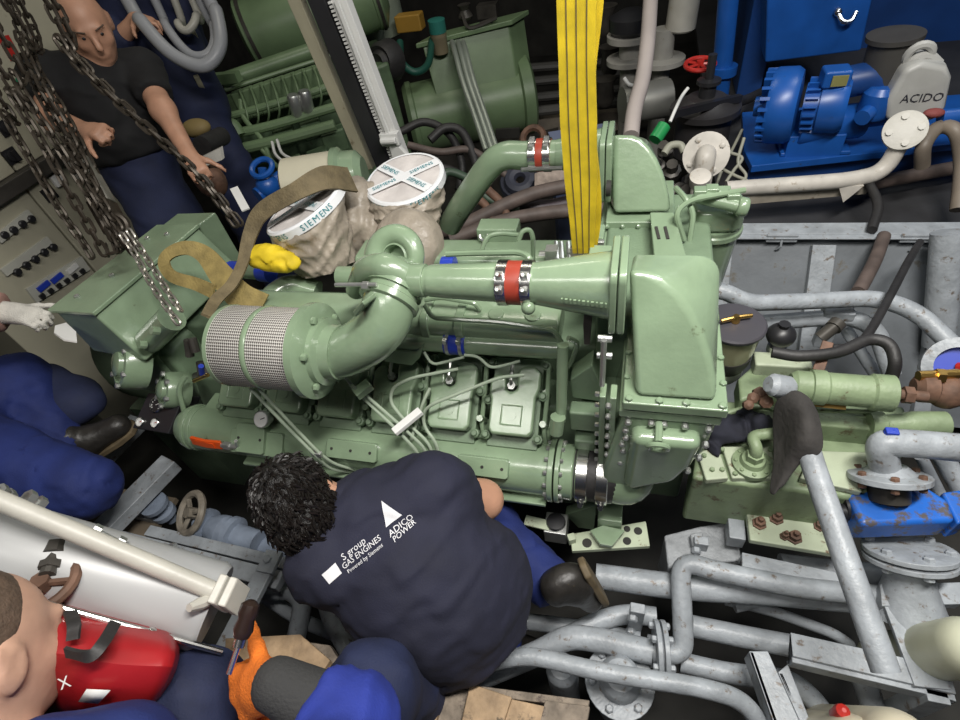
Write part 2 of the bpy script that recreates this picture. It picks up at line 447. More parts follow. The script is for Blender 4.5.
# --- water-cooled exhaust header in front
HY, HZ, HR = .722, .80, .07
hx0, hx1 = XA(184, HY, HZ), XA(553, HY, HZ)
m = MB(); m.lathe([(.0, 0), (HR * .45, .002), (HR * .8, .014), (HR * .97, .036), (HR, .05), (HR, .05), (HR, hx1 - hx0)], (hx0, HY, HZ), X, 40)
hdr = m.build('exhaust_header', GREEN, ENG, ang=30)
m = MB()
for dx in (.052, .075): m.lathe([(HR + .004, 0), (HR + .004, .012)], (hx0 + dx, HY, HZ), X, 40)
m.lathe([(HR + .013, 0), (HR + .013, .014)], (hx1 - .006, HY, HZ), X, 40); m.lathe([(HR + .013, 0), (HR + .013, .012)], (hx1 + .012, HY, HZ), X, 40)
m.lathe([(HR + .002, 0), (HR + .002, .03), (HR - .004, .034)], (hx1 + .024, HY, HZ), X, 40)
m.build('flange', GREEN, hdr, bev=.002)
m = MB()
for k in range(14):
    a = 2 * PI * k / 14; m.bolt((hx1 - .008, HY + math.cos(a) * (HR + .004), HZ + math.sin(a) * (HR + .004)), -X, .006, .008)
    m.bolt((hx1 + .024, HY + math.cos(a) * (HR + .004), HZ + math.sin(a) * (HR + .004)), X, .006, .008)
m.build('flange_bolts', ZINC, hdr, kind='stuff')
# top rim of the header (cast ledge towards the heads) and bottom rail
m = MB(); m.bb(hx0 + .09, hx1 - .01, HY + .03, HY + .10, HZ + .035, HZ + .06); m.build('ledge', GREEN, hdr, bev=.006)
m = MB(); m.bb(hx0 + .25, hx1 - .01, HY - .082, HY - .05, HZ - .055, HZ - .043); m.build('rail', GREEN, hdr, bev=.004)
nf = Vector((0, -math.sin(.72), math.cos(.72)))          # outward direction of the plates on the header
vf = Vector((0, math.cos(.72), math.sin(.72)))
def hplate(px0, px1, w=.052, th=.012, off=0., name='cover_plate', holes=3, mt=GREEN):
    xa, xb = XA(px0, HY - .05, HZ + .05), XA(px1, HY - .05, HZ + .05); c = Vector(((xa + xb) / 2, HY, HZ)) + nf * (HR + .001) + vf * off
    R = Matrix((X, vf, nf)).transposed().to_3x3()
    mm = MB(); mm.prism([c + X * p[0] + vf * p[1] - nf * .012 for p in rrect(xb - xa, w, .008)], nf * (th + .012))
    pl = mm.build(name, mt, hdr, bev=.003)
    mm = MB()
    for k in range(holes):
        t = -.38 + .76 * k / max(holes - 1, 1); mm.lathe([(.0042, 0), (.0042, .0012)], c + X * (xb - xa) * t + nf * th, nf, 10)
    if holes: mm.build('plug_hole', DARK, pl, kind='stuff')
    return c, pl
hplate(328, 378); hplate(458, 509, w=.05)
c, pl = hplate(240, 268, w=.085, th=.02, holes=2, name='gauge_mount'); hplate(232, 284, w=.07, th=.008, off=-.012, name='access_cover', holes=0)
g0 = U(265, 419, pl=(tuple(c + nf * .02), tuple(nf)))
m = MB(); m.lathe([(.014, -.02), (.014, 0), (.024, .002), (.026, .012), (.024, .018)], g0, nf, 24); gg = m.build('gauge', ZINC, hdr)
m = MB(); m.lathe([(.0215, .0185), (.0215, .0192)], g0, nf, 24); m.build('gauge_face', NICEWHITE, hdr)
m = MB(); m.cyl(g0 + nf * .0202, g0 + nf * .0202 + X * .013 + vf * .006, .0012, n=5); m.build('gauge_needle', BLACK, hdr)
# hose joint on the right end: black hose with two bright band clamps
jx = hx1 + .056
m = MB(); m.lathe([(HR - .006, 0), (HR - .002, .03), (HR - .002, .085), (HR - .006, .115)], (jx - .01, HY, HZ), X, 36); hs = m.build('joint_hose', RUBBER, ENG)
for dx in (.012, .062):
    m = MB(); m.lathe([(HR + .001, 0), (HR + .0035, .002), (HR + .0035, .028), (HR + .001, .030)], (jx + dx - .006, HY, HZ), X, 36); cl = m.build('band_clamp', STEEL, hs)
    pz = Vector((jx + dx + .009, HY, HZ)) + Vector((0, -math.cos(.35), -math.sin(.35))) * (HR + .008)
    m = MB(); m.lathe([(.009, -.012), (.009, .004), (.0065, .012)], pz, (0, -.8, .6), 12); m.build('clamp_bolt', STEEL, cl)
# orange-handled drain valve under the header's left end
p0, p1 = U(192, 440, y=HY - .075), U(222, 445, y=HY - .078)
dv = thing('dummy', None, None); bpy.data.objects.remove(dv)
m = MB(); m.ribbon([p0, p0.lerp(p1, .5) + Vector((0, -.004, 0)), p1], (0, .2, 1), .03, .010)
lv = m.build('valve_lever', ORANGE, hdr, bev=.003, label='orange valve lever')
m = MB(); m.ribbon([p0.lerp(p1, .18) + V(0, -.006, .001), p0.lerp(p1, .8) + V(0, -.008, .001)], (0, .2, 1), .018, .004); m.build('lever_rib', ORANGE, hdr)
q = U(238, 447, y=HY - .078); m = MB(); m.cyl(p1, q, .008, n=10); m.lathe([(.013, 0), (.013, .02)], p1.lerp(q, .2), q - p1, 6); m.tube([q, q + V(.006, 0, .018), q + V(.012, 0, .034)], .005, 8)
m.build('drain_valve', ZINC, hdr)
m = MB(); m.tube(fillet([V(hx0 + .02, HY + .02, HZ + .05), V(hx0 + .03, HY + .05, HZ + .13), V(hx0 + .06, HY + .08, HZ + .16)], .04), .008, 8); m.build('header_pipe', GREEN, hdr)

# --- charge-air plenum and coolant pipe above the heads
PY, PZ = .905, 1.125
x0, x1 = XA(423, PY, PZ), XA(561, PY, PZ)
m = MB(); m.beam((x0 - .55, PY + .02, PZ + .01), (x1, PY + .02, PZ + .01), rrect(.115, .075, .028, 5)); pln = m.build('intake_plenum', GREEN, ENG, bev=.006)
m = MB()
for xx in (x0 + .10, x0 + .01):
    m.beam((xx, PY + .02, PZ + .01), (xx + .022, PY + .02, PZ + .01), rrect(.128, .088, .03, 5))
for xx in (x0 + .20, x0 + .29): m.lathe([(.02, 0), (.02, .006)], (xx, PY, PZ + .045), Z, 16)
m.build('plenum_flange', GREEN, pln, bev=.003)
MY, MZ = .872, 1.10
x0, x1 = XA(330, MY, MZ), XA(560, MY, MZ)
m = MB(); m.lathe([(.0265, 0), (.0265, x1 - x0), (.022, x1 - x0 + .006)], (x0, MY, MZ), X, 24); mp = m.build('coolant_pipe', GREEN, ENG)
xa, xb = XA(446, MY, MZ), XA(467, MY, MZ)
m = MB(); m.lathe([(.029, 0), (.031, .004), (.031, xb - xa - .004), (.029, xb - xa)], (xa, MY, MZ), X, 24); bh = m.build('blue_hose', BLUEHOSE, mp, label='blue silicone hose joint')
for t in (.1, .72):
    m = MB(); m.lathe([(.0325, 0), (.0325, .009)], (xa + (xb - xa) * t, MY, MZ), X, 24); m.box((xa + (xb - xa) * t + .004, MY - .022, MZ + .028), (.01, .016, .012)); m.build('hose_clamp', ZINC, mp)
# thin lines over the plenum
m = MB()
m.tube(fillet([U(425, 305, y=.86), U(432, 318, y=.845), U(500, 322, y=.84), U(555, 330, y=.84), U(562, 345, y=.84)], .02), .006, 8)
m.tube(fillet([U(425, 300, z=1.2), U(440, 297, z=1.21), U(475, 303, z=1.2), U(480, 310, z=1.18)], .02), .006, 8)
m.build('gas_line', GREEN, ENG)

# --- front bank small bore lines with the white clip
def pipe_px(pts, r, name='ignition_line', mt=None, n=8, par=ENG, rad=.03):
    mm = MB(); mm.tube(fillet([U(*p[:2], **p[2]) for p in pts], rad), r, n); return mm.build(name, mt or GREEN, par)
lines = [
    [(524, 375, dict(z=1.06)), (500, 377, dict(z=1.06)), (432, 404, dict(z=1.0)), (423, 412, dict(z=.97)), (424, 427, dict(z=.93)), (436, 442, dict(z=.9)), (442, 470, dict(z=.80))],
    [(458, 369, dict(z=1.06)), (410, 378, dict(z=1.05)), (392, 388, dict(z=1.02)), (390, 402, dict(z=.99)), (403, 419, dict(z=.95)), (430, 444, dict(z=.89)), (436, 472, dict(z=.79))],
    [(350, 385, dict(z=1.10)), (362, 392, dict(z=1.06)), (400, 425, dict(z=.96)), (425, 448, dict(z=.89)), (430, 474, dict(z=.78))],
    [(343, 374, dict(z=1.12)), (358, 393, dict(z=1.05)), (397, 430, dict(z=.95)), (418, 452, dict(z=.88)), (423, 474, dict(z=.78))],
    [(250, 388, dict(y=.66)), (290, 430, dict(y=.63)), (316, 456, dict(y=.62)), (330, 469, dict(y=.63)), (352, 472, dict(y=.66))],
    [(258, 388, dict(y=.665)), (296, 429, dict(y=.635)), (320, 454, dict(y=.625)), (334, 464, dict(y=.635)), (356, 470, dict(y=.66))],
    [(430, 388, dict(z=1.0)), (424, 400, dict(z=.98)), (420, 412, dict(z=.95)), (411, 440, dict(z=.90))],
]
LINEM = mat('light_green_tube_paint', (.36, .43, .33), .3, noise=.1, coat=.4)
for L in lines: pipe_px(L, .0043, mt=LINEM)
pc = U(408, 424, z=.965)
m = MB(); m.beam(pc + V(-.028, -.03, .0), pc + V(.028, .034, .016), rect(.022, .014)); m.build('line_clip', NICEWHITE, ENG, bev=.002, label='white plastic pipe clip')
pc = U(362, 391, z=1.07); m = MB(); m.beam(pc + V(-.012, -.014, .0), pc + V(.016, .02, .006), rect(.03, .02)); m.build('line_clip', GREEN, ENG, bev=.002)
pc = U(317, 455, z=.87); m = MB(); m.box(U(317, 454, y=.625), (.03, .012, .018)); m.build('line_clip', ZINC, ENG, bev=.002)
# upper injector lines from plug to plug
for L in ([(424, 352, dict(z=1.10)), (432, 365, dict(z=1.07)), (445, 362, dict(z=1.07)), (464, 357, dict(z=1.09))],
          [(464, 355, dict(z=1.10)), (478, 356, dict(z=1.09)), (490, 368, dict(z=1.07)), (502, 366, dict(z=1.07)), (520, 361, dict(z=1.08))]):
    pipe_px(L, .0038, mt=LINEM)
# nameplate-like printed strip under the header
m = MB(); a, b = U(338, 466, y=HY - .058), U(400, 470, y=HY - .058); m.ribbon([a, b], Z, .014, .003); m.build('printed_strip', BLACK, hdr)
m = MB()
for k in range(22): m.box(a.lerp(b, .04 + .92 * k / 21) + V(0, -.003, 0), (.003 + .003 * (k % 3), .001, .004 + .003 * ((k * 7) % 3)))
m.build('strip_marks', NICEWHITE, hdr, kind='stuff')

# --- front air filter with elbow
FY, FZ, FR = .715, 1.208, .098
fx0, fx1 = XA(233, FY, FZ), XA(313, FY, FZ)
def mesh_mat(name, col):
    m = bpy.data.materials.new(name); m.use_nodes = True; nt = m.node_tree; N = nt.nodes; L = nt.links; b = N['Principled BSDF']
    tc = N.new('ShaderNodeTexCoord'); sp = N.new('ShaderNodeSeparateXYZ'); L.new(tc.outputs['Object'], sp.inputs[0])
    at = N.new('ShaderNodeMath'); at.operation = 'ARCTAN2'; L.new(sp.outputs['Y'], at.inputs[0]); L.new(sp.outputs['Z'], at.inputs[1])
    mu = N.new('ShaderNodeMath'); mu.operation = 'MULTIPLY'; mu.inputs[1].default_value = FR; L.new(at.outputs[0], mu.inputs[0])
    def wave(sign):
        a = N.new('ShaderNodeMath'); a.operation = 'MULTIPLY_ADD'; a.inputs[1].default_value = sign * .75
        L.new(mu.outputs[0], a.inputs[0]); L.new(sp.outputs['X'], a.inputs[2])
        c = N.new('ShaderNodeMath'); c.operation = 'MULTIPLY'; c.inputs[1].default_value = 2 * PI / .0105; L.new(a.outputs[0], c.inputs[0])
        d = N.new('ShaderNodeMath'); d.operation = 'SINE'; L.new(c.outputs[0], d.inputs[0]); return d
    mn = N.new('ShaderNodeMath'); mn.operation = 'MULTIPLY'; L.new(wave(1).outputs[0], mn.inputs[0]); L.new(wave(-1).outputs[0], mn.inputs[1])
    rp = N.new('ShaderNodeValToRGB'); rp.color_ramp.elements[0].position = .0; rp.color_ramp.elements[1].position = .22
    rp.color_ramp.elements[0].color = (*col, 1); rp.color_ramp.elements[1].color = (.085, .075, .065, 1)
    L.new(mn.outputs[0], rp.inputs['Fac']); L.new(rp.outputs['Color'], b.inputs['Base Color'])
    b.inputs['Roughness'].default_value = .5; b.inputs['Metallic'].default_value = .2
    bp = N.new('ShaderNodeBump'); bp.inputs['Strength'].default_value = .5; bp.inputs['Distance'].default_value = .002; bp.invert = True
    L.new(mn.outputs[0], bp.inputs['Height']); L.new(bp.outputs['Normal'], b.inputs['Normal'])
    return m
MESHM = mesh_mat('perforated_filter_mesh', (.62, .60, .56))
m = MB(); m.lathe([(FR * .8, 0), (FR * .97, .001), (FR, .006), (FR, fx1 - fx0)], (fx0, FY, FZ), X, 48); af = m.build('air_filter', MESHM, ENG, ang=50)
m = MB(); m.lathe([(FR * .3, -.002), (FR * .9, -.002), (FR * 1.012, .002), (FR * 1.012, .012)], (fx0 - .001, FY, FZ), X, 48)
m.build('filter_end_cap', GREEN, af)
m = MB(); xm = XA(268, FY, FZ); m.lathe([(FR * 1.01, 0), (FR * 1.025, .003), (FR * 1.025, .011), (FR * 1.01, .014)], (xm, FY, FZ), X, 48); m.build('filter_band', GREEN, af)
m = MB()
m.lathe([(FR + .003, -.004), (FR + .014, .0), (FR + .014, .018), (FR - .002, .026), (FR * .80, .030), (FR * .80, .044), (FR * .66, .05), (FR * .64, .075)], (fx1, FY, FZ), X, 48)
fl = m.build('filter_flange', GREEN, af)
m = MB()
for k in range(6): a = k * PI / 3 + .4; m.bolt((fx1 + .032, FY + math.cos(a) * .086, FZ + math.sin(a) * .086), X, .009, .008)
m.build('flange_bolts', GREEN, fl)
er = .058
e0 = Vector((fx1 + .06, FY, FZ)); e1 = U(372, 340, y=FY + .005); e2 = U(389, 303, y=.765); e3 = U(398, 283, y=.81)
m = MB(); m.tube(spline([e0 - X * .02, e0 + X * .02, e1 + V(-.01, 0, .0), e1.lerp(e2, .5) + V(.012, -.006, .004), e2, e3], 6), [er * .98] * 14 + [er * .97] * 12 + [er * .95] * 5, 28); elb = m.build('intake_elbow', GREEN, ENG)
d = (e3 - e2).normalized()
m = MB(); m.lathe([(er + .001, 0), (er + .006, .003), (er + .006, .016), (er + .001, .019)], e2 - d * .004, d, 32); m.lathe([(er + .004, 0), (er + .004, .01)], e2 + d * .028, d, 32); bc = m.build('band_clamp', GREEN, elb)
m = MB(); p = e2 + V(-.02, -.02, .062); m.cyl(p + V(-.075, 0, .0), p + V(.02, 0, .004), .0045, n=8); m.lathe([(.009, 0), (.009, .014)], p + V(-.012, 0, 0), X, 6); m.build('clamp_screw', ZINC, bc)
# rectangular boss and lower bracket on the elbow
bpx = U(357, 312, y=.70)
m = MB(); m.prism([U(*q, y=.68) for q in ((352, 312), (362, 301), (365, 305), (355, 318))], (0, .05, -.02)); m.build('casting_boss', GREEN, elb, bev=.003)
m = MB(); m.prism([U(*q, y=.70) for q in ((346, 356), (352, 345), (366, 356), (364, 372), (360, 368))], (0, .02, .012)); m.build('elbow_bracket', GREEN, elb, bev=.003)
m = MB(); m.prism([U(*q, y=.84) for q in ((384, 352), (386, 350), (415, 353), (424, 345), (420, 358), (412, 366), (384, 362))], (0, .05, 0)); m.build('support_bracket', GREEN, ENG, bev=.003)

# --- front turbocharger: compressor volute, its outlet and the charge-air pipe to the right
TY, TZ = .815, 1.36
tc0 = U(392, 292, y=.85)
m = MB(); m.lathe([(.02, -.03), (.06, -.02), (.075, .0), (.075, .05), (.05, .07)], tc0, (-.15, .65, .5), 28); tb = m.build('turbo_housing', GREEN, ENG, bev=.004)
sc = U(397, 258, y=.93)
dn = Vector((-.12, -.75, .62)).normalized()
m = MB()
u, v, _ = basis(dn); n = 30; path = []; rad = []
for i in range(n + 1):
    a = -2.2 + 2 * PI * .86 * i / n; path.append(sc + (u * math.cos(a) + v * math.sin(a)) * (.045 + .012 * i / n)); rad.append(.014 + .016 * i / n)
m.tube(path, rad, 14); m.lathe([(.05, -.02), (.05, .012), (.03, .016), (.028, -.012), (.001, -.014)], sc, dn, 28)
m.build('compressor_volute', GREEN, tb)
PYY, PZZ = .803, 1.352
o0 = U(356, 290, y=.86); o1 = U(364, 272, y=.83); o2 = U(384, 267, y=PYY)
xs = [XA(q, PYY, PZZ) for q in (405, 412, 429, 431, 470, 505)]
m = MB(); m.tube(spline([o0, o1, o2, V(xs[1], PYY, PZZ), V(xs[2] + .01, PYY, PZZ)], 6), [.024] * 6 + [.028] * 6 + [.031] * 13, 24); m.build('compressor_outlet', GREEN, tb)
m = MB(); m.lathe([(.0335, 0), (.035, .002), (.035, xs[3] - xs[1] - .012), (.0335, xs[3] - xs[1] - .01)], (xs[1], PYY, PZZ), X, 32); m.build('outlet_collar', GREEN, tb)
xb0, xb1, xf0, xf1 = XA(431, PYY, PZZ), XA(526, PYY, PZZ), XA(611, PYY, PZZ), XA(627, PYY, PZZ)
m = MB(); m.lathe([(.0335, 0), (.036, .04), (.0405, xb1 - xb0 - .03), (.0405, xb1 - xb0)], (xb0, PYY, PZZ), X, 36)
p = m.build('charge_air_pipe', GREEN, ENG)
m = MB(); m.lathe([(.040, 0), (.042, .02), (.055, .10), (.066, xf0 - xb1 + .004)], (xb1, PYY, PZZ), X, 36); m.sphere((xb1 + .01, PYY - .045, PZZ + .005 - .03), .014); m.build('charge_air_cone', GREEN, ENG)
sh0 = XA(502, PYY, PZZ)
m = MB(); m.lathe([(.043, 0), (.044, .004), (.044, .056), (.043, .06)], (sh0, PYY, PZZ), X, 36); hs = m.build('red_hose_joint', REDTAPE, ENG, label='red silicone hose with four bolted clamps')
for dx in (-.005, .044):
    m = MB(); m.lathe([(.0462, 0), (.0462, .02)], (sh0 + dx, PYY, PZZ), X, 36); cl = m.build('band_clamp', STEEL, hs)
    m = MB()
    for a in (.35, .95): pz = V(sh0 + dx + .01, PYY - math.cos(a) * .049, PZZ + math.sin(a) * .049); m.box(pz, (.014, .012, .012)); m.bolt(pz + V(0, -.004, .005), (0, -1, 1), .005, .01)
    m.build('clamp_bolt', ZINC, cl)
m = MB(); a = U(562, 300, y=PYY - .056); b = U(606, 305, y=PYY - .066)
for k in range(11): m.box(a.lerp(b, k / 10) + V(0, -.001, 0), (.003 + .002 * (k % 2), .004, .009))
m.build('cast_marks', GREEN, ENG, kind='stuff')

# --- coolers: flange, curved hood, bolted lower cover (front), the same again behind
def arcpts(c, r0, r1, a0, a1, n, y): return [Vector((c[0] + r0 * math.cos(a0 + (a1 - a0) * i / n), y, c[1] + r1 * math.sin(a0 + (a1 - a0) * i / n))) for i in range(n + 1)]
SLN = (0, -.245, .15)
def loft(F, B, name, bev=.012):
    n = len(F); m = MB(); fs = [tuple(range(n)), tuple(2 * n - 1 - i for i in range(n))]
    for i in range(n): j = (i + 1) % n; fs.append((i, n + i, n + j, j))
    m.add(F + B, fs); return m.build(name, GREEN, ENG, bev=bev, seg=3, ang=50)
def hood(F, B, fx0, fx1, fy, fz, fw, fh):
    for t0, t1 in ((0, .45), (.52, 1)):
        m = MB(); m.beam((fx0 + (fx1 - fx0) * t0, fy, fz), (fx0 + (fx1 - fx0) * t1, fy, fz), rrect(fw, fh, .02, 4)); m.build('duct_flange', GREEN, ENG, bev=.003)
    return loft(F, B, 'cooler_hood')
def hood_px(bl, br, arc, tl, p0, B0):
    """front face traced on its sloping plane through p0; back face a rounded rectangle in B0 = (y, x0, x1, z0, z1, r)"""
    pl = (p0, SLN); F = [U(*q, pl=pl) for q in [bl, br] + arc + [tl]]
    y, x0, x1, z0, z1, r = B0; k = len(arc)
    B = [V(x0, y, z0), V(x1, y, z0)] + [V(x1 - r + r * math.cos(PI / 2 * i / (k - 1)), y, z1 - r + r * math.sin(PI / 2 * i / (k - 1))) for i in range(k)] + [V(x0, y, z1)]
    return F, B
F, B = hood_px((636, 397), (717, 403), [(716, 385), (711, 362), (703, 338), (692, 315), (678, 295), (660, 280), (645, 273)], (629, 270), (0, .70, 1.16), (.93, .002, .172, 1.15, 1.335, .04))
h1 = hood(F, B, xf0, xf1, PYY, PZZ, .135, .15)
m = MB(); m.bb(.0, .196, .682, .93, 1.128, 1.152); m.build('hood_flange', GREEN, h1, bev=.004)
m = MB(); m.bb(-.006, .190, .686, .93, 1.098, 1.120); m.build('hood_gasket_flange', GREEN, h1, bev=.004)
m = MB()
for xx in (.012, .07, .12, .185):
    m.bolt((xx, .692, 1.152), Z, .008, .008)
for yy in (.75, .82): m.bolt((.190, yy, 1.152), Z, .007, .007); m.bolt((.006, yy, 1.152), Z, .007, .007)
m.build('flange_bolts', GREEN, h1, kind='stuff')
# lower cover: front face tapering downward
m = MB()
fr = [V(.002, .69, 1.10), V(.186, .69, 1.10), V(.178, .70, .98), V(.15, .705, .90), V(.12, .70, .86), V(.06, .69, .80), V(.0, .675, .74), V(-.035, .67, .735), V(-.035, .68, .90)]
m.prism(fr, (0, .32, 0)); lc = m.build('cooler_body', GREEN, ENG, bev=.012)
m = MB(); fr2 = [V(.022, .652, 1.072), V(.160, .652, 1.072), V(.152, .660, .975), V(.125, .664, .90), V(.04, .656, .855), V(.014, .656, .86)]
m.prism(fr2, (0, .06, 0)); m.build('cover_panel', GREEN, lc, bev=.02, seg=4)
m = MB()
for xx, zz in ((.014, 1.085), (.06, 1.088), (.085, 1.088), (.125, 1.088), (.17, 1.085), (.172, 1.03), (.166, .98), (.15, .925), (.012, 1.03), (.008, .98), (.004, .93), (-.01, .87), (.005, 1.005), (.01, 1.058)):
    m.bolt((xx, .689, zz), -Y, .007, .010)
m.build('cover_bolts', ZINC, lc, kind='stuff')
m = MB(); m.torus((.075, .642, 1.066), (0, 1, .3), .019, .006, 20, 8); m.cyl((.075, .648, 1.078), (.075, .688, 1.09), .008, n=8); m.build('lifting_eye', GREEN, lc)
# elbow from the header into the cooler
m = MB(); m.tube(spline([V(jx + .09, HY, HZ), V(jx + .13, HY, HZ + .0), V(jx + .14, HY + .03, HZ + .03), V(jx + .15, HY + .07, HZ + .09)], 7), [.064] * 22, 28); m.build('cooler_elbow', GREEN, lc)
# left side of cooler: bolted flange edges and struts
m = MB(); m.prism([V(-.012, .70, 1.14), V(-.012, .70, .80), V(-.012, .74, .80), V(-.012, .74, 1.14)], (-.014, 0, 0)); m.prism([V(-.034, .71, 1.13), V(-.034, .71, .82), V(-.034, .75, .82), V(-.034, .75, 1.13)], (-.014, 0, 0)); m.build('side_flange', GREEN, lc, bev=.003)
m = MB()
for k in range(9): m.bolt((-.028, .698, 1.12 - k * .036), -Y, .006, .008); m.bolt((-.05, .725, 1.12 - k * .036), (-1, 0, 0), .006, .008)
m.build('side_bolts', ZINC, lc, kind='stuff')
# gear case / end block between the coolers
m = MB(); m.bb(-.07, .19, .90, 1.42, .42, 1.19); m.bb(-.10, .0, .80, 1.36, .42, .98); m.build('gear_case', GREEN_D, ENG, bev=.012)
# small struts and pipes in the gap right of the heads
m = MB(); m.tube([U(563, 345, y=.80), U(561, 420, y=.76)], .013, 12); m.tube([U(558, 417, y=.745), U(556, 432, y=.735)], .018, 12); m.build('breather_pipe', GREEN, ENG)
m = MB(); m.tube(fillet([U(568, 338, z=1.2), U(578, 342, z=1.18), U(570, 365, z=1.1), U(562, 372, z=1.06)], .03), .006, 8); m.build('return_line', GREEN, ENG)
m = MB(); m.prism([U(570, 380, y=.80), U(592, 365, y=.80), U(603, 388, y=.80), U(600, 402, y=.80), U(572, 398, y=.80)], (0, .05, 0)); m.build('gusset_plate', GREEN_D, ENG, bev=.004)
m = MB(); m.bb(XA(569, .76, .98), XA(602, .76, .98), .76, .80, .93, 1.0); m.bb(XA(574, .75, .9), XA(596, .75, .9), .75, .80, .86, .90); m.build('timing_cover', GREEN_D, ENG, bev=.006)
m = MB(); a = U(605, 300, y=.70); m.cyl(U(604, 340, y=.72), U(602, 385, y=.72), .006, n=8); m.cyl(U(598, 338, y=.74), U(612, 339, y=.74), .007, n=8); m.cyl(U(597, 355, y=.74), U(612, 356, y=.74), .007, n=8); m.build('link_rods', ZINC, ENG)
# lifting lug under the strap with shackle
sx = U(585, 262, y=1.02)
m = MB(); m.prism([U(*q, y=.78) for q in ((583, 325), (585, 305), (590, 300), (592, 318), (590, 345), (584, 345))], (0, .012, 0)); m.build('hanger', DARKSTEEL, ENG, bev=.002)

# --- rear side, seen above the front pipe
F, B = hood_px((614, 214), (672, 213), [(671, 200), (668, 187), (664, 174), (658, 160), (650, 148), (641, 139), (632, 135)], (614, 134), (0, 1.262, 1.21), (1.46, -.10, .03, 1.2, 1.335, .03))
h2 = hood(F, B, XA(601, 1.345, 1.33), XA(613, 1.345, 1.33), 1.345, 1.325, .14, .17)
m = MB(); m.bb(-.075, .10, 1.245, 1.46, 1.185, 1.208); m.build('hood_flange', GREEN, h2, bev=.004)
m = MB(); m.lathe([(.02, 0), (.02, .012)], (-.063, 1.256, 1.30), (-1, 0, 0), 16); m.build('plug', DARK, h2)
m = MB(); m.bb(-.085, .09, 1.10, 1.44, 1.0, 1.165); m.build('cooler_body', GREEN, ENG, bev=.01)
m = MB(); m.bb(-.09, .095, 1.09, 1.45, 1.165, 1.18); m.build('cooler_lid', GREEN, ENG, bev=.003)
m = MB()
for xx in (-.07, -.03, .01, .05, .08): m.bolt((xx, 1.245, 1.197), -Y, .006, .008); m.bolt((xx, 1.10, 1.18), Z, .006, .008)
m.build('cooler_bolts', GREEN, ENG, kind='stuff')
# bracket plate bridging the two coolers
q = [U(650, 212, z=1.235), U(674, 212, z=1.235), U(689, 264, z=1.235), U(655, 264, z=1.235)]
m = MB(); m.prism(q, (0, 0, -.012)); br = m.build('bridge_plate', GREEN, ENG, bev=.003)
m = MB(); m.prism([q[2], q[3], q[3] + V(0, -.01, -.07), q[2] + V(0, -.01, -.07)], (0, .01, 0)); m.build('bridge_foot', GREEN, br, bev=.003)
m = MB()
for a, b in (((656, 227), (659, 239)), ((665, 227), (668, 239))):
    a, b = U(*a, z=1.236), U(*b, z=1.236); m.ribbon([a, b], X, .007, .004)
m.ribbon([U(657, 257, z=1.236), U(673, 258, z=1.236)], Y, .006, .004)
m.build('slot', DARK, br)
# rear charge-air pipe: elbow down to the hidden turbo
RY, RZ = 1.345, 1.352
rx1 = XA(601, RY, RZ)
pts = [U(450, 225, y=1.40), U(462, 205, y=1.37), U(488, 168, y=1.348), U(505, 156, y=RY), V(XA(530, RY, RZ), RY, RZ), V(rx1, RY, RZ)]
sp = spline(pts, 7)
m = MB(); m.tube(sp, [.037] * len(sp), 28); m.build('rear_charge_pipe', GREEN, ENG)
m = MB(); m.lathe([(.038, 0), (.046, .05), (.06, rx1 - XA(557, RY, RZ))], (XA(557, RY, RZ), RY, RZ), X, 32); m.build('rear_charge_cone', GREEN, ENG)
rs = XA(531, RY, RZ)
m = MB(); m.lathe([(.0405, 0), (.042, .003), (.042, .052), (.0405, .055)], (rs, RY, RZ), X, 32); hs = m.build('red_hose_joint', REDTAPE, ENG, label='red silicone hose with bolted clamps on the rear pipe')
for dx in (-.002, .036):
    m = MB(); m.lathe([(.0435, 0), (.0435, .019)], (rs + dx, RY, RZ), X, 32); cl = m.build('band_clamp', STEEL, hs)
    m = MB()
    for a in (.9, 1.5): m.box((rs + dx + .009, RY - math.cos(a) * .045, RZ + math.sin(a) * .045), (.013, .014, .01))
    m.cyl((rs - .02, RY - .046, RZ - .015), (rs + .09, RY - .046, RZ - .015), .006, n=8)
    m.build('clamp_bolt', ZINC, cl)
# rear rail pipe, rear valve train boxes, gauge
m = MB(); m.lathe([(.03, 0), (.03, .62)], (-.80, 1.05, 1.16), X, 20); m.build('rear_coolant_pipe', GREEN, ENG)
m = MB(); m.beam((-.78, 1.17, 1.14), (-.06, 1.17, 1.14), rrect(.11, .07, .02, 4)); m.build('rear_plenum', GREEN, ENG, bev=.004)
m = MB(); m.bb(XA(478, 1.22, 1.2), XA(518, 1.22, 1.2), 1.20, 1.26, 1.16, 1.215); m.build('junction_box', GREEN, ENG, bev=.005)
m = MB(); m.torus(U(484, 236, y=1.2), (0, -.7, .7), .012, .005); m.build('eye_bolt', ZINC, ENG)
m = MB(); m.tube(fillet([U(482, 250, z=1.25), U(487, 236, z=1.28), U(500, 233, z=1.28), U(520, 235, z=1.26)], .03), .006, 8)
m.tube(fillet([U(519, 240, z=1.28), U(522, 231, z=1.3), U(530, 229, z=1.3), U(533, 237, z=1.28), U(533, 262, z=1.2)], .02), .006, 8); m.build('vent_line', GREEN, ENG)
m = MB(); m.tube(fillet([U(446, 254, z=1.28), U(470, 253, z=1.28), U(520, 252, z=1.28), U(531, 258, z=1.28), U(531, 272, z=1.24)], .02), .0075, 8); m.build('fuel_rail', GREEN, ENG)
m = MB(); xa = XA(444, 1.10, 1.19); m.lathe([(.026, 0), (.026, .035)], (xa, 1.08, 1.18), X, 16); m.build('blue_hose', BLUEHOSE, ENG)
m = MB()
for px in (556, 561, 568): m.cyl(U(px, 242, y=1.15), U(px + 2, 268, y=1.08), .006, n=8)
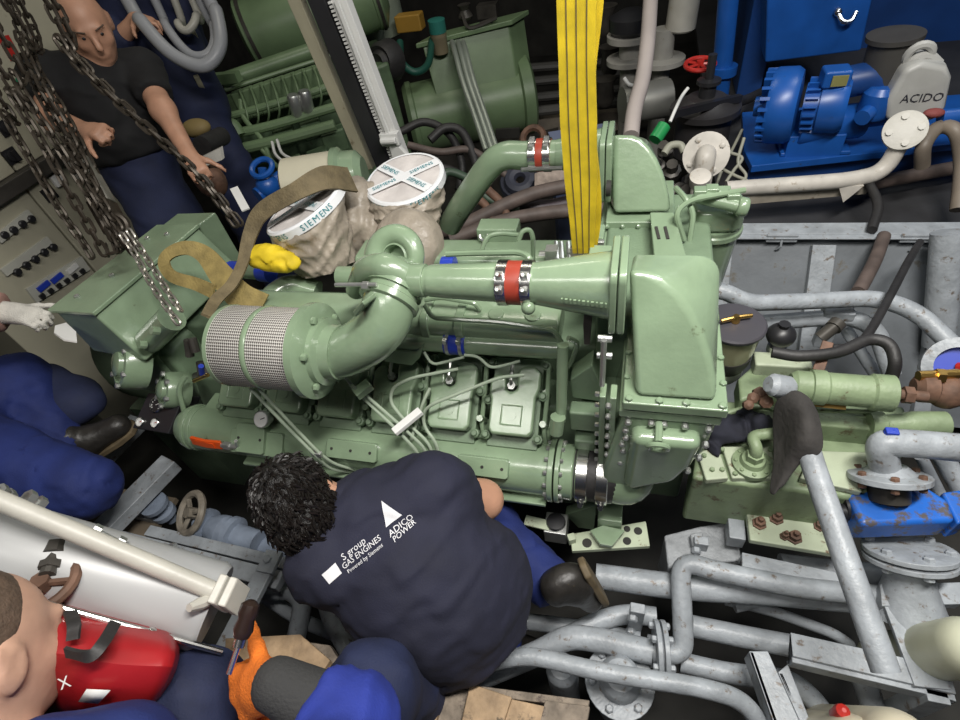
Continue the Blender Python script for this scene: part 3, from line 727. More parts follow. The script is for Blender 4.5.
m.box(U(552, 256, y=1.12), (.03, .03, .05)); m.lathe([(.02, 0), (.02, .04)], U(540, 258, y=1.15), X, 14); m.box(U(572, 255, y=1.12), (.02, .02, .03)); m.build('throttle_linkage', ZINC, ENG)
m = MB(); m.box(U(600, 262, y=1.0), (.05, .05, .06)); m.box(U(597, 236, y=1.10), (.035, .06, .03)); m.build('sensor_block', GREEN, ENG, bev=.004)
m = MB(); m.box(U(600, 246, y=1.06), (.02, .012, .03)); m.build('sensor_plate', ZINC, ENG, bev=.002)

# --- oil filter pot at the far right end
ot = U(716, 205, z=1.20); ob = U(703, 287, z=.93); oc = V((ot.x + ob.x) / 2, (ot.y + ob.y) / 2, 0)
m = MB(); m.lathe([(.045, 0), (.052, .02), (.066, .20), (.068, .215)], (oc.x, oc.y, .92), Z, 32); of = m.build('oil_filter', GREEN, ENG)
m = MB(); m.lathe([(.07, 0), (.074, .004), (.074, .016), (.07, .02), (.07, .03)], (oc.x, oc.y, 1.125), Z, 32); m.build('filter_ring', GREEN, of)
m = MB(); m.prism([V(oc.x, oc.y, 1.155) + V(p[0], p[1], 0) for p in rrect(.13, .13, .035, 4)], (0, 0, .06)); m.build('filter_head', GREEN, of, bev=.014)
m = MB()
m.tube(fillet([U(684, 240, z=1.2), U(675, 212, z=1.27), U(690, 200, z=1.28), U(745, 190, z=1.28)], .03), .007, 8)
m.tube(fillet([U(689, 245, z=1.18), U(694, 212, z=1.25), U(684, 196, z=1.28), U(676, 188, z=1.28)], .03), .007, 8)
m.tube(fillet([U(738, 210, z=1.22), U(722, 230, z=1.16), U(715, 262, z=1.05)], .03), .006, 8)
m.build('oil_line', GREEN, of)
m = MB(); a = U(690, 199, z=1.27); b = U(742, 207, z=1.25); m.cyl(U(697, 196, z=1.26), b, .017, n=14); m.lathe([(.02, 0), (.024, .006), (.024, .02), (.02, .026)], b - (b - a).normalized() * .012, b - a, 16)
for px, py in ((700, 192), (712, 190), (724, 192), (733, 196)): m.box(U(px, py, z=1.27), (.03, .03, .02))
m.build('valve_block', GREEN, of, bev=.003)

# --- left end: flywheel housing with bosses, plus black gauge box
fh = U(150, 362, y=.86)
m = MB(); m.prism([V(-1.66, .86, .98), V(-1.40, .86, .98), V(-1.38, .86, .6), V(-1.62, .86, .6)], (0, .42, 0)); m.prism([V(-1.64, .85, .98), V(-1.44, .85, .98), V(-1.44, 1.2, 1.1), V(-1.64, 1.2, 1.1)], (0, 0, -.2)); m.build('flywheel_housing', GREEN_D, ENG, bev=.02, seg=3)
for px, py, r in ((123, 363, .082), (166, 390, .06)):
    c = U(px, py, y=.79); dd = Vector((-.42, -.55, .60)).normalized()
    m = MB(); m.lathe([(r, -.06), (r, 0), (r * .93, .01), (r * .78, .012), (r * .75, .004), (r * .55, .004), (r * .5, .02), (r * .3, .026)], c, dd, 28); bo = m.build('bearing_boss', GREEN, ENG)
    m = MB()
    u, v, _ = basis(dd)
    for k in range(6): m.bolt(c + (u * math.cos(k * PI / 3) + v * math.sin(k * PI / 3)) * r * .86 + dd * .008, dd, .009, .01)
    m.build('boss_bolts', ZINC, bo, kind='stuff')
m = MB(); m.tube([U(150, 340, y=.84), U(172, 318, y=.86)], .04, 16); m.lathe([(.012, 0), (.012, .02)], U(159, 331, y=.80), (-.3, -.6, .7), 8); m.lathe([(.012, 0), (.012, .02)], U(146, 345, y=.80), (-.3, -.6, .7), 8); m.build('starter_motor', GREEN, ENG)
# rods and fittings between the filter and the generator
m = MB()
for q in (((188, 340), (190, 356)), ((192, 338), (196, 352)), ((200, 362), (202, 376)), ((196, 376), (206, 372))): m.cyl(U(*q[0], y=.82), U(*q[1], y=.80), .012, n=8)
m.build('pipe_fittings', DARKSTEEL, ENG)
m = MB(); m.cyl(U(201, 366, y=.79), U(202, 374, y=.79), .008, n=8); m.build('blue_cap', BLUEHOSE, ENG)
m = MB(); m.cyl(U(194, 381, y=.78), U(208, 375, y=.78), .006, n=8); m.build('brass_fitting', BRASS, ENG)
# control gauge box
ga, gb, gc, gd = U(148, 393, z=.86), U(184, 395, z=.87), U(168, 434, z=.80), U(132, 428, z=.79)
gp = thing('gauge_panel', 'small black gauge panel with three round dials left of the exhaust header', 'gauge panel', tuple((ga + gc) / 2 - V(0, 0, .08)))
gn = (gb - ga).cross(gd - ga).normalized(); gn = gn if gn.z > 0 else -gn
m = MB(); m.prism([ga, gb, gc, gd], -gn * .07); m.build('panel_box', BLACK, gp, bev=.004)
for px, py, r in ((157, 405, .026), (141, 422, .016), (156, 423, .016)):
    c = U(px, py, pl=(tuple(ga), tuple(gn)))
    m = MB(); m.lathe([(r, -.004), (r, .006), (r * .88, .008), (r * .86, .003), (r * .1, .003)], c, gn, 24); b = m.build('dial_bezel', STEEL, gp)
    m = MB(); m.lathe([(r * .84, .0035), (r * .84, .0042)], c, gn, 24); m.build('dial_face', NICEWHITE if r < .02 else BLACK, gp)
    m = MB(); u, v, _ = basis(gn); m.cyl(c + gn * .005, c + gn * .005 + u * r * .6 + v * r * .3, .0012, n=5); m.build('dial_needle', RED if r < .02 else NICEWHITE, gp)
    if r > .02:
        m = MB()
        for k in range(9): a = -.6 + k * .55; m.box(c + gn * .0045 + (u * math.cos(a) + v * math.sin(a)) * r * .66, (.003, .003, .001))
        m.build('dial_marks', NICEWHITE, gp, kind='stuff')
# ================================================================== the setting
m = MB(); m.bb(-6, 6, -2, 8, -.06, 0); struct(m.build('floor', DARK))
m = MB(); m.bb(-6, 6, 6.6, 6.7, 0, 3.6); wb = struct(m.build('wall_back', DARK))
m = MB(); m.bb(-4.3, -4.2, -2, 6.6, 0, 3.6); struct(m.build('wall_left', DARK))
m = MB(); m.bb(4.2, 4.3, -2, 6.6, 0, 3.6); struct(m.build('wall_right', BLUE_D))
# raised plating behind the pit on the right, and its edge girder
m = MB(); m.bb(.34, 4.2, 1.86, 6.6, .66, .70); pf = struct(m.build('floor_platform', mat('dark_deck_plate', (.035, .035, .037), .6, noise=.3, nscale=5, bump=.1)))
GB0, GB1 = U(733, 232, z=.80), U(1010, 226, z=.80)
m = MB(); m.beam((.34, 1.83, .80), (1.75, 1.83, .80), ell(.055, -.04, -.006)); m.bb(.34, 1.75, 1.80, 1.87, .797, .803)
gd = m.build('girder', GREY, None, bev=.002); tag(gd, 'long grey angle girder along the far edge of the pit', 'girder')
for i, (px, py) in enumerate(((782, 236), (918, 236))):
    c = U(px, py, y=1.79)
    m = MB(); m.box(c + V(0, -.005, -.005), (.1, .012, .03)); t = m.build('pipe_bracket', GREY, gd, bev=.002)
    m = MB(); m.tube([c + V(.0, -.012, -.01), c + V(.0, -.02, -.03), c + V(-.01, -.012, -.05)], .004, 6); m.build('hook', GREY, gd)
# sloping hull plate with frames, grey painted
sl0, sl1 = V(.2, 1.82, .79), V(.2, 1.42, .25)
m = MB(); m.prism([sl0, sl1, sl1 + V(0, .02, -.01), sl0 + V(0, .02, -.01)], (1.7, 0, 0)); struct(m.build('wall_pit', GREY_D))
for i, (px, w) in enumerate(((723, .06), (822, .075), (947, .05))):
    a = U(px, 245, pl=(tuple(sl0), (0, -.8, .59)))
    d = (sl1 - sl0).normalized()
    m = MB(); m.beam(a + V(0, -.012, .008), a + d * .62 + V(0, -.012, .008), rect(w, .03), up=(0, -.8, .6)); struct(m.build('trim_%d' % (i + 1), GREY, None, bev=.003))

# ------------------------------------------------------------------ generic pipework
def pipe(name, label, pts, r, mt=GREY, cat='pipe', rad=.06, n=14, parent=None, group=None, sm=False):
    P = [p if isinstance(p, Vector) else (U(p[0], p[1], **p[2]) if isinstance(p[2], dict) else U(p[0], p[1], z=p[2])) for p in pts]
    if proj(P[0])[1] < 0: P.insert(0, P[0] + (P[0] - P[1]).normalized() * .25 + V(0, 0, .9))
    if proj(P[-1])[1] < 0: P.append(P[-1] + (P[-1] - P[-2]).normalized() * .25 + V(0, 0, .9))
    m = MB(); m.tube(spline(P, 8) if sm else fillet(P, rad, 8), r, n); o = m.build(name, mt, parent)
    if label: tag(o, label, cat, group)
    return o
def flange(c, d, R, th, parent, mt=GREY, nb=6, name='flange', rb=None, two=True):
    c = Vector(c); d = Vector(d).normalized(); m = MB(); m.lathe([(R, 0), (R, th)], c, d, 28)
    if two: m.lathe([(R, 0), (R, th)], c + d * th * 1.35, d, 28); m.lathe([(R * .8, 0), (R * .8, th)], c + d * th * .6, d, 20)
    o = m.build(name, mt, parent, bev=.002)
    u, v, _ = basis(d); m = MB(); rb = rb or R * .12
    for k in range(nb):
        a = 2 * PI * k / nb + .3; p = c + (u * math.cos(a) + v * math.sin(a)) * R * .8
        m.bolt(p + d * (th * (2.35 if two else 1)), d, rb, rb * 1.3); m.bolt(p, -d, rb, rb * 1.3)
    m.build('flange_bolts', mt if mt != GREY else GREY, o, kind='stuff'); return o

# ------------------------------------------------------------------ grey bilge pipes, lower right
p = pipe('bilge_pipe', 'straight grey bilge pipe running right from under the worn boot', [(596, 576, .52), (680, 587, .52), (770, 592, .52), (900, 603, .52)], .033)
p = pipe('bilge_pipe', 'thick Z-shaped grey pipe rising from a bolted flange in the bilge', [(652, 652, .50), (684, 655, .50), (680, 560, .60), (720, 572, .60), (800, 588, .60), (880, 596, .58)], .0245, rad=.045)
d = (U(684, 655, z=.5) - U(652, 652, z=.5)).normalized()
flange(U(655, 652, z=.5), d, .075, .012, p, nb=6)
pipe('bilge_pipe', 'grey pipe left of the bolted flange, curving down towards the planks', [(652, 652, .50), (600, 640, .50), (568, 636, .50), (545, 650, .48), (450, 690, .45)], .030, rad=.12)
pipe('bilge_pipe', 'long grey pipe nearest the wooden planks, bending down at its right end', [(440, 682, .60), (505, 658, .60), (535, 656, .60), (600, 672, .60), (700, 687, .60), (745, 700, .58), (765, 735, .5)], .0205, rad=.1)
pipe('bilge_pipe', 'thin grey pipe passing beside the kneeling man and under the boot', [(480, 617, .44), (560, 625, .44), (640, 640, .44)], .022)
pipe('bilge_pipe', 'short S-bent grey pipe right of the boot', [(560, 640, .46), (595, 622, .47), (626, 613, .47), (656, 617, .47)], .025, rad=.1)
pipe('bilge_pipe', 'speckled grey pipe running right, between the Z pipe and the angle frame', [(692, 626, .46), (760, 640, .46), (830, 653, .46), (862, 672, .44), (880, 730, .35)], .027, rad=.1)
pipe('bilge_pipe', 'grey pipe low in the bilge under the speckled pipe', [(680, 662, .42), (730, 674, .42), (790, 680, .42), (815, 700, .40), (840, 740, .36)], .025, rad=.1)
pipe('bilge_pipe', 'small grey pipe crossing diagonally behind the Z pipe', [(725, 600, .42), (770, 610, .42), (835, 634, .40), (850, 645, .36)], .014)
pipe('bilge_pipe', 'slim grey pipe forking over the diagonal one', [(735, 608, .43), (790, 596, .43), (880, 604, .43)], .013)
pipe('bilge_pipe', 'grey pipe behind the straight bilge pipe on the right', [(780, 565, .50), (840, 572, .50), (930, 580, .50)], .03)
for px, py, r, lb in ((562, 672, .040, 'short upright grey stub pipe above the planks, left one'), (620, 680, .052, 'stout upright grey pipe with bolted collar above the planks')):
    a = U(px, py - 2, z=.50); p = pipe('stub_pipe', lb, [a + V(0, 0, .0), a - V(0, 0, .3)], r, n=20)
    m = MB(); m.lathe([(r, 0), (r * .93, .015), (r * .7, .03), (.001, .038)], a, Z, 20); m.build('pipe_cap', GREY, p)
    if r > .045: flange(a - V(0, 0, .03), (0, 0, -1), .085, .012, p, nb=6, two=False)
# clamp straps on the pipes
for i, (px, py, lb) in enumerate(((637, 612, 'upright grey clamp bar holding the bilge pipes by the flange'), (700, 545, 'short grey upright post behind the Z pipe'))):
    a = U(px, py, z=.56); m = MB(); m.bb(a.x - .018, a.x + .018, a.y - .012, a.y + .012, a.z - .25, a.z + .03)
    b = m.build('clamp_bar', GREY, None, bev=.003); tag(b, lb, 'clamp')
    m = MB(); m.bolt(a + V(-.01, -.014, -.0), -Y, .012, .012); m.bolt(a + V(-.01, -.014, -.1), -Y, .012, .012); m.build('clamp_bolts', GREY, b, kind='stuff')
# textured grey foundation block and angle shelf behind the Z pipe
q = [U(*c, z=.55) for c in ((664, 535), (700, 526), (737, 520), (742, 560), (668, 568))]
m = MB(); m.prism(q, (0, 0, -.2)); m.prism([U(*c, z=.575) for c in ((690, 533), (703, 531), (704, 545), (692, 546))], (0, 0, -.05)); tag(m.build('foundation_block', mat('rough_grey_coating', (.27, .285, .30), .6, noise=.2, nscale=30, bump=.6, bscale=70), None, bev=.006), 'rough grey coated foundation block behind the Z-shaped pipe', 'foundation')
m = MB(); m.beam(U(736, 543, z=.60), U(734, 517, z=.60), rect(.04, .05)); tag(m.build('stop_bracket', GREY, None, bev=.003), 'small grey bracket between the rough block and the rusty-bolt plate', 'bracket')
m = MB(); m.beam(U(742, 552, z=.60), U(850, 575, z=.60), [(0, 0), (0, -.05), (.012, -.05), (.012, -.012), (.06, -.012), (.06, 0)]); tag(m.build('angle_bar', GREY, None, bev=.002), 'grey angle bar under the rusty-bolt plate', 'bar')
# angle frame at the lower right corner
fr = thing('steel_stand', 'grey welded angle-iron frame standing in the lower right corner', 'frame', tuple(U(900, 690, z=.40)))
a, b, c2, d2 = U(793, 656, z=.62), U(945, 692, z=.62), U(905, 596, z=.62), U(882, 590, z=.62)
m = MB(); m.beam(a, b + V(.02, 0, 0), [(0, 0), (0, -.05), (.01, -.05), (.01, -.01), (-.05, -.01), (-.05, 0)]); m.build('frame_rail', GREY, fr, bev=.002)
m = MB(); m.prism([U(*q, z=.625) for q in ((880, 594), (918, 592), (952, 690), (915, 686))], (0, 0, -.012)); m.build('frame_plate', GREY, fr, bev=.002)
m = MB(); m.prism([U(*q, z=.63) for q in ((926, 604), (942, 600), (958, 648), (956, 668))], (0, 0, -.1)); m.build('frame_post', GREY, fr, bev=.002)
m = MB(); m.prism([U(*q, z=.62) for q in ((887, 610), (905, 622), (912, 632), (908, 638), (893, 624))], (0, 0, -.02)); m.build('frame_gusset', GREY, fr, bev=.002)
m = MB(); m.prism([U(*q, z=.63) for q in ((880, 584), (962, 582), (962, 604), (882, 606))], (0, 0, -.03)); m.build('frame_shelf', GREY, fr, bev=.002)
m = MB(); m.bb(b.x - .03, b.x + .01, b.y - .02, b.y + .02, .1, .61); m.build('frame_leg', GREY, fr, bev=.002)
for lb, q in (('flat grey bar leaning at the bottom edge under the angle frame', ((749, 651), (768, 651), (806, 735), (778, 735))), ('narrow grey bar beside the leaning flat bar', ((778, 672), (788, 664), (816, 735), (806, 735)))):
    m = MB(); m.prism([U(*c, z=.58) for c in q], (0, 0, -.012)); m.prism([U(*c, z=.58) for c in (q[0], q[3])] + [U(*q[3], z=.58) - V(0, 0, .06), U(*q[0], z=.58) - V(0, 0, .06)], (.01, 0, 0)); tag(m.build('flat_bar', GREY, None, bev=.002), lb, 'bar')
# long diagonal lever pipe with a dark cloth hung over its end
pipe('lever_pipe', 'long grey pipe leaning across the lower right with a dark cloth on its end', [(772, 384, .96), (795, 400, .965), (812, 462, .94), (846, 560, .90), (886, 672, .84)], .0235, rad=.03, cat='pipe')
clm = mat('charcoal_cloth', (.034, .031, .029), .85, noise=.25, nscale=20, bump=.3, bscale=60)
m = MB()
rows = [[(784, 395), (797, 391), (808, 398), (815, 412)], [(776, 402), (790, 402), (806, 410), (818, 422)], [(774, 420), (788, 424), (808, 430), (822, 440)], [(775, 440), (786, 446), (800, 448), (822, 455)], [(776, 462), (783, 468), (792, 462), (806, 456)], [(773, 480), (778, 482), (786, 478), (796, 462)], [(771, 494), (775, 496), (779, 490), (786, 474)]]
zz = [[.98, 1.0, 1.0, .985], [.96, .995, 1.01, .985], [.92, .95, 1.0, .975], [.90, .92, .965, .965], [.88, .90, .92, .95], [.87, .88, .90, .92], [.86, .87, .88, .90]]
vs = []; n = 4
for r_, z_ in zip(rows, zz):
    sp_ = spline([U(a, b, z=c) for (a, b), c in zip(r_, z_)], 4); vs += sp_
nc = len(vs) // len(rows); fs = [(i * nc + k, i * nc + k + 1, (i + 1) * nc + k + 1, (i + 1) * nc + k) for i in range(len(rows) - 1) for k in range(nc - 1)]
m.add(vs, fs); o = m.build('draped_cloth', clm, None, ang=80, solid=.007, sub=2); tag(o, 'dark charcoal cloth draped over the end of the leaning grey pipe', 'cloth')
# ------------------------------------------------------------------ valve with blue actuator, right edge
va = thing('actuated_valve', 'grey flanged elbow pipe on a worn blue actuator at the right edge', 'valve', tuple(U(900, 545, z=.58)))
P = [U(975, 449, z=.93), U(905, 443, z=.93), U(880, 443, z=.93), U(886, 472, z=.85)]
m = MB(); m.tube(fillet(P, .05, 8), .030, 18); m.build('elbow_pipe', GREY, va)
_ry = np.array([420., 150., FPX]); _ry /= np.linalg.norm(_ry); _up = np.array([0., -1., 0.]); _up -= _ry * (_up @ _ry); _up /= np.linalg.norm(_up)
NV = Vector(M_CAM @ (-_ry * .30 + _up * .95)).normalized(); nu, nv_, _ = basis(NV)
c = U(889, 474, z=.845); m = MB(); m.lathe([(.078, -.014), (.078, 0), (.05, .004), (.034, .02)], c, NV, 32); f1 = m.build('flange', GREY, va, bev=.002)
m = MB()
for k in range(6): a = k * PI / 3 + .2; o = c + (nu * math.cos(a) + nv_ * math.sin(a)) * .062; m.bolt(o - NV * .014, -NV, .009, .014); m.bolt(o, NV, .009, .010)
m.build('flange_bolts', RUST, f1, kind='stuff')
m = MB(); m.lathe([(.04, 0), (.04, .05)], c - NV * .06, NV, 20); m.build('valve_neck', DARKSTEEL, va)
bx = [U(*q, z=.80) for q in ((846, 489), (926, 485), (950, 500), (957, 521), (862, 525))]
m = MB(); m.prism(bx, (0, 0, -.075)); m.build('actuator_body', BLUE_W, va, bev=.012, seg=3)
bx2 = [U(*q, z=.79) for q in ((942, 492), (962, 489), (972, 520), (958, 524))]
m = MB(); m.prism(bx2, (0, 0, -.07)); m.build('actuator_end', BLUE_W, va, bev=.006)
m = MB(); m.cyl(U(842, 508, z=.76), U(856, 508, z=.76), .03, n=18); m.cyl(U(838, 512, z=.76), U(845, 512, z=.76), .02, n=12); m.build('actuator_hub', BLACK, va)
c = U(909, 548, z=.70); m = MB(); m.lathe([(.09, -.012), (.09, 0), (.07, .004)], c, NV, 32); m.lathe([(.09, 0), (.09, .012)], c - NV * .03, NV, 32); f2 = m.build('lower_flange', GREY, va, bev=.002)
m = MB(); m.lathe([(.075, -.14), (.05, -.06), (.045, 0)], c - NV * .02, NV, 24); m.build('lower_neck', GREY, va)
m = MB()
for k in range(6): a = k * PI / 3 + .5; o = c + (nu * math.cos(a) + nv_ * math.sin(a)) * .072; m.bolt(o - NV * .03, -NV, .011, .014); m.bolt(o, NV, .011, .012)
m.build('flange_bolts', GREY, f2, kind='stuff')
pipe('bilge_pipe', 'grey pipe dropping behind the blue actuator, thicker of two', [(940, 452, .78), (968, 500, .70)], .022)
pipe('bilge_pipe', 'thin grey pipe dropping behind the blue actuator', [(921, 457, .78), (942, 498, .70)], .013)
m = MB(); m.box(U(891, 433, z=.955), (.025, .018, .02)); m.cyl(U(884, 434, z=.95), U(896, 432, z=.96), .008, n=10); tag(m.build('blue_tap_handle', BLUEHOSE, None, bev=.003), 'tiny bright blue tap handle on the grey elbow pipe', 'handle')

# ------------------------------------------------------------------ pale green pump unit right of the engine
gu = thing('hydraulic_unit', 'worn pale green hydraulic unit with cylinder right of the engine', 'machine', tuple(U(780, 480, z=.55)))
q = [U(*c, z=.80) for c in ((692, 478), (700, 425), (720, 400), (905, 405), (915, 440), (868, 500))]
m = MB(); m.prism(q, (0, 0, -.22)); bd = m.build('gear_casing', GREEN_OLD, gu, bev=.012)
q = [U(*c, z=.812) for c in ((694, 470), (718, 452), (745, 455), (747, 476))]
m = MB(); m.prism([U(*c, z=.815) for c in ((697, 452), (718, 446), (729, 478), (706, 480))], (0, 0, -.02)); m.build('cover_plate', GREEN_PALE, bd, bev=.004)
m = MB(); m.prism([U(*c, z=.815) for c in ((722, 446), (772, 446), (776, 478), (732, 478))], (0, 0, -.02)); cp = m.build('cover_plate', GREEN_PALE, bd, bev=.004)
m = MB(); m.prism([U(*c, z=.82) for c in ((800, 478), (812, 450), (870, 452), (862, 492))], (0, 0, -.02)); m.build('cover_plate', GREEN_PALE, bd, bev=.004)
c = U(752, 463, z=.82); m = MB(); m.lathe([(.045, -.01), (.045, .004), (.03, .008), (.026, .02)], c, Z, 28); m.build('port_flange', GREEN_OLD, cp)
m = MB()
for k in range(8): m.bolt(c + V(math.cos(k * PI / 4) * .037, math.sin(k * PI / 4) * .037, .004), Z, .005, .006)
for px, py in ((704, 456), (722, 470), (712, 470), (722, 450), (735, 474), (770, 450)): m.bolt(U(px, py, z=.816), Z, .006, .007)
m.build('cover_bolts', GREEN_OLD, bd, kind='stuff')
m = MB(); m.tube(fillet([c + V(0, 0, .01), c + V(-.0, 0, .06), U(751, 436, z=.88), U(775, 433, z=.88), U(800, 434, z=.88)], .03), .014, 12); m.build('suction_pipe', GREEN_OLD, bd)
m = MB(); m.lathe([(.02, 0), (.02, .025)], c + V(0, 0, .015), Z, 6); m.build('pipe_nut', GREEN_OLD, bd)
m = MB(); m.bb(*sorted([U(812, 420, z=.84).x, U(868, 420, z=.84).x]), U(840, 432, z=.84).y, U(840, 412, z=.84).y, .79, .86); m.build('manifold_block', GREEN_OLD, gu, bev=.006)
m = MB(); a, b = U(868, 424, z=.86), U(945, 424, z=.86); m.lathe([(.03, 0), (.03, .03), (.022, .035), (.026, .07), (.03, .09), (.03, (b - a).length)], a, b - a, 18); m.build('side_pump', GREEN_OLD, gu)
a, b = U(790, 385, z=.97), U(895, 394, z=.97); L = (b - a).length
m = MB(); m.lathe([(.028, 0), (.036, .01), (.036, .04), (.041, .042), (.041, .07), (.037, .075), (.037, L - .05), (.042, L - .045), (.042, L - .006), (.03, L)], a, b - a, 24); m.build('ram_cylinder', GREEN_OLD, gu)
m = MB(); d = (b - a).normalized(); m.cyl(b, b + d * .06, .012, n=12); m.lathe([(.02, 0), (.02, .018)], b + d * .015, d, 6); m.build('ram_rod', RUST, gu)
q0, q1 = U(809, 402, z=.945), U(846, 406, z=.945); m = MB(); m.ribbon([q0, q1], (0, .6, .6), .018, .003); m.build('brass_nameplate', BRASS, gu, label='brass nameplate')
q0, q1 = U(768, 384, z=1.0), U(790, 388, z=.98); m = MB(); m.lathe([(.018, 0), (.027, .012), (.027, .05), (.02, .06)], q0, q1 - q0, 18); m.build('pipe_end', GREY, gu)
m = MB()
for px, py, r in ((760, 394, .018), (753, 398, .014), (766, 402, .016), (748, 405, .012)): m.lathe([(r * .6, -r), (r, -r * .8), (r, r * .6), (r * .4, r)], U(px, py, z=.93), (.2 * math.sin(px), -.6, .8), 7)
m.build('wheel_remains', RUST, gu)
m = MB(); m.prism([U(*c, z=.86) for c in ((738, 378), (756, 362), (800, 360), (806, 378), (790, 392), (740, 400))], (0, 0, -.07)); m.build('rear_casing', GREEN_OLD, gu, bev=.01)
m = MB(); m.bb(*sorted([U(755, 360, z=.9).x, U(812, 360, z=.9).x]), U(780, 366, z=.9).y, U(780, 352, z=.9).y, .85, .90); m.build('rear_block', GREEN_PALE, gu, bev=.006)
m = MB(); m.tube(fillet([U(720, 415, z=.83), U(760, 404, z=.83), U(790, 416, z=.83), U(870, 418, z=.86)], .04), .007, 8); m.tube(fillet([U(795, 410, z=.88), U(870, 412, z=.9), U(892, 404, z=.94)], .04), .005, 8); m.build('control_line', GREEN_OLD, gu)
# dark rags beside it
m = [('e', U(735, 428, z=.84), (.05, .04, .018)), ('e', U(722, 436, z=.83), (.035, .03, .015)), ('e', U(750, 420, z=.84), (.045, .03, .02)), ('e', U(715, 446, z=.82), (.02, .03, .012)), ('e', U(760, 424, z=.86), (.025, .02, .03))]
o = organic('dark_rag', m, mat('navy_rag_cloth', (.012, .013, .022), .9, noise=.4, nscale=30), None, h=.006, k=.02, fold=wrinkles(.008, 75, 3, (1, .6, .2))); tag(o, 'crumpled dark rag lying on the pale green unit beside the cooler', 'rag')
# pale base plate with rusty bolts
bp = thing('base_plate', 'pale green base plate with rusty bolts below the hydraulic unit', 'plate', tuple(U(790, 525, z=.60)))
m = MB(); m.prism([U(*c, z=.66) for c in ((746, 508), (836, 520), (846, 556), (750, 540))], (0, 0, -.02)); m.build('plate', GREEN_PALE, bp, bev=.004)
for px, py, r in ((759, 524, .013), (776, 519, .013), (794, 538, .0135), (819, 527, .010), (784, 537, .008)):
    c = U(px, py, z=.66); m = MB(); m.lathe([(r * 1.35, 0), (r * 1.35, .005), (r, .006), (r, .018), (r * .5, .019), (r * .5, .03)], c, Z, 6); m.build('bolt', RUST, bp)
# perforated engine foot at the centre
ef = thing('engine_foot', 'pale perforated steel engine foot under the cooler', 'mount', tuple(U(620, 535, z=.50)))
m = MB(); m.prism([U(*c, z=.60) for c in ((570, 534), (646, 521), (650, 546), (572, 551))], (0, 0, -.016)); pl = m.build('foot_plate', GREEN_PALE, ef, bev=.002)
m = MB()
for px, py, r in ((587, 543, .013), (607, 540, .009), (617, 527, .011), (627, 529, .009), (627, 541, .011), (638, 531, .011), (616, 537, .006)): m.lathe([(r, 0), (r, .001)], U(px, py, z=.6005), Z, 14)
m.build('holes', DARK, pl, kind='stuff')
m = MB(); m.prism([U(*c, z=.63) for c in ((590, 530), (603, 525), (625, 530), (612, 546), (600, 544))], (0, 0, -.012)); m.build('foot_gusset', GREEN, ef, bev=.002)
m = MB(); m.prism([U(565, 515, y=.72), U(597, 505, y=.72), U(594, 530, y=.72), U(578, 528, y=.72)], (0, .03, 0)); m.bb(*sorted([U(598, 520, z=.62).x, U(622, 520, z=.62).x]), U(610, 528, z=.62).y, U(610, 505, z=.62).y, .60, .66); m.build('foot_bracket', GREEN, ef, bev=.003)
m = MB(); m.ribbon([U(525, 520, z=.62), U(550, 526, z=.62)], Y, .03, .008); m.ribbon([U(568, 540, z=.61), U(575, 538, z=.61)], Y, .02, .03); m.build('foot_arm', GREEN_PALE, ef, bev=.002)
em = thing('rubber_mount', 'square silver mount with round black rubber top beside the engine foot', 'mount', tuple(U(556, 530, z=.55)))
m = MB(); c = U(556, 523, z=.62); m.box(c - V(0, 0, .03), (.062, .062, .06)); m.build('mount_body', ZINC, em, bev=.003)
m = MB(); m.lathe([(.026, 0), (.027, .006), (.025, .012), (.01, .014)], c, Z, 28); m.build('rubber_top', BLACK, em)

# ------------------------------------------------------------------ things along the pit's far side
w = U(735, 322, d=1.33)
sp_ = thing('fuel_separator', 'clear fuel separator bowl with round black lid and brass handle', 'filter', tuple(w - V(0, 0, .2)))
bowlm = mat('amber_bowl_plastic', (.50, .47, .30), .2, noise=.08, trans=.25)
m = MB(); m.lathe([(.058, 0), (.062, .02), (.069, .095)], w - V(0, 0, .105), Z, 32); m.build('bowl', bowlm, sp_)
m = MB(); m.lathe([(.074, -.014), (.076, -.010), (.076, -.004), (.072, 0), (.0, .001)], w, Z, 36); m.build('lid', mat('matt_black_lid', (.055, .052, .062), .5), sp_)
m = MB(); m.lathe([(.05, 0), (.06, .03), (.06, .05)], w - V(0, 0, .155), Z, 28); m.build('base_band', RUBBER, sp_)
m = MB(); m.lathe([(.04, 0), (.05, .02), (.05, .05)], w - V(0, 0, .2), Z, 24); m.build('base_cup', ZINC, sp_)
m = MB(); m.tube([w + V(-.035, -.012, .012), w + V(0, 0, .016), w + V(.038, .014, .012)], .0055, 8); m.lathe([(.011, 0), (.011, .012), (.007, .02)], w + V(0, 0, .002), Z, 10); m.build('wing_handle', BRASS, sp_)
c = U(781, 335, z=.95)
bb_ = thing('float_vent', 'round black vent cap on a pale fitting beside the separator bowl', 'vent', tuple(c - V(0, 0, .1)))
m = MB(); m.sphere(c, .036, 20, 12, (1, 1, .85)); m.lathe([(.012, 0), (.014, .012)], c + V(0, 0, .028), Z, 10); m.build('cap', BLACK, bb_)
m = MB(); m.lathe([(.014, 0), (.024, .03), (.024, .05)], c - V(0, 0, .085), Z, 12); m.build('fitting', ZINC, bb_)
pp = pipe('cooling_pipe', 'long grey pipe bending along the pit wall from engine to right edge', [(698, 290, .93), (722, 290, .93), (748, 303, .90), (790, 302, .88), (878, 298, .86), (918, 312, .84), (952, 345, .80)], .0245, rad=.1)
m = MB(); a, b = U(697, 290, z=.93), U(712, 290, z=.93); m.lathe([(.014, 0), (.018, .004), (.018, .03), (.014, .034)], a, b - a, 14); m.build('pipe_union', NICEWHITE, pp)
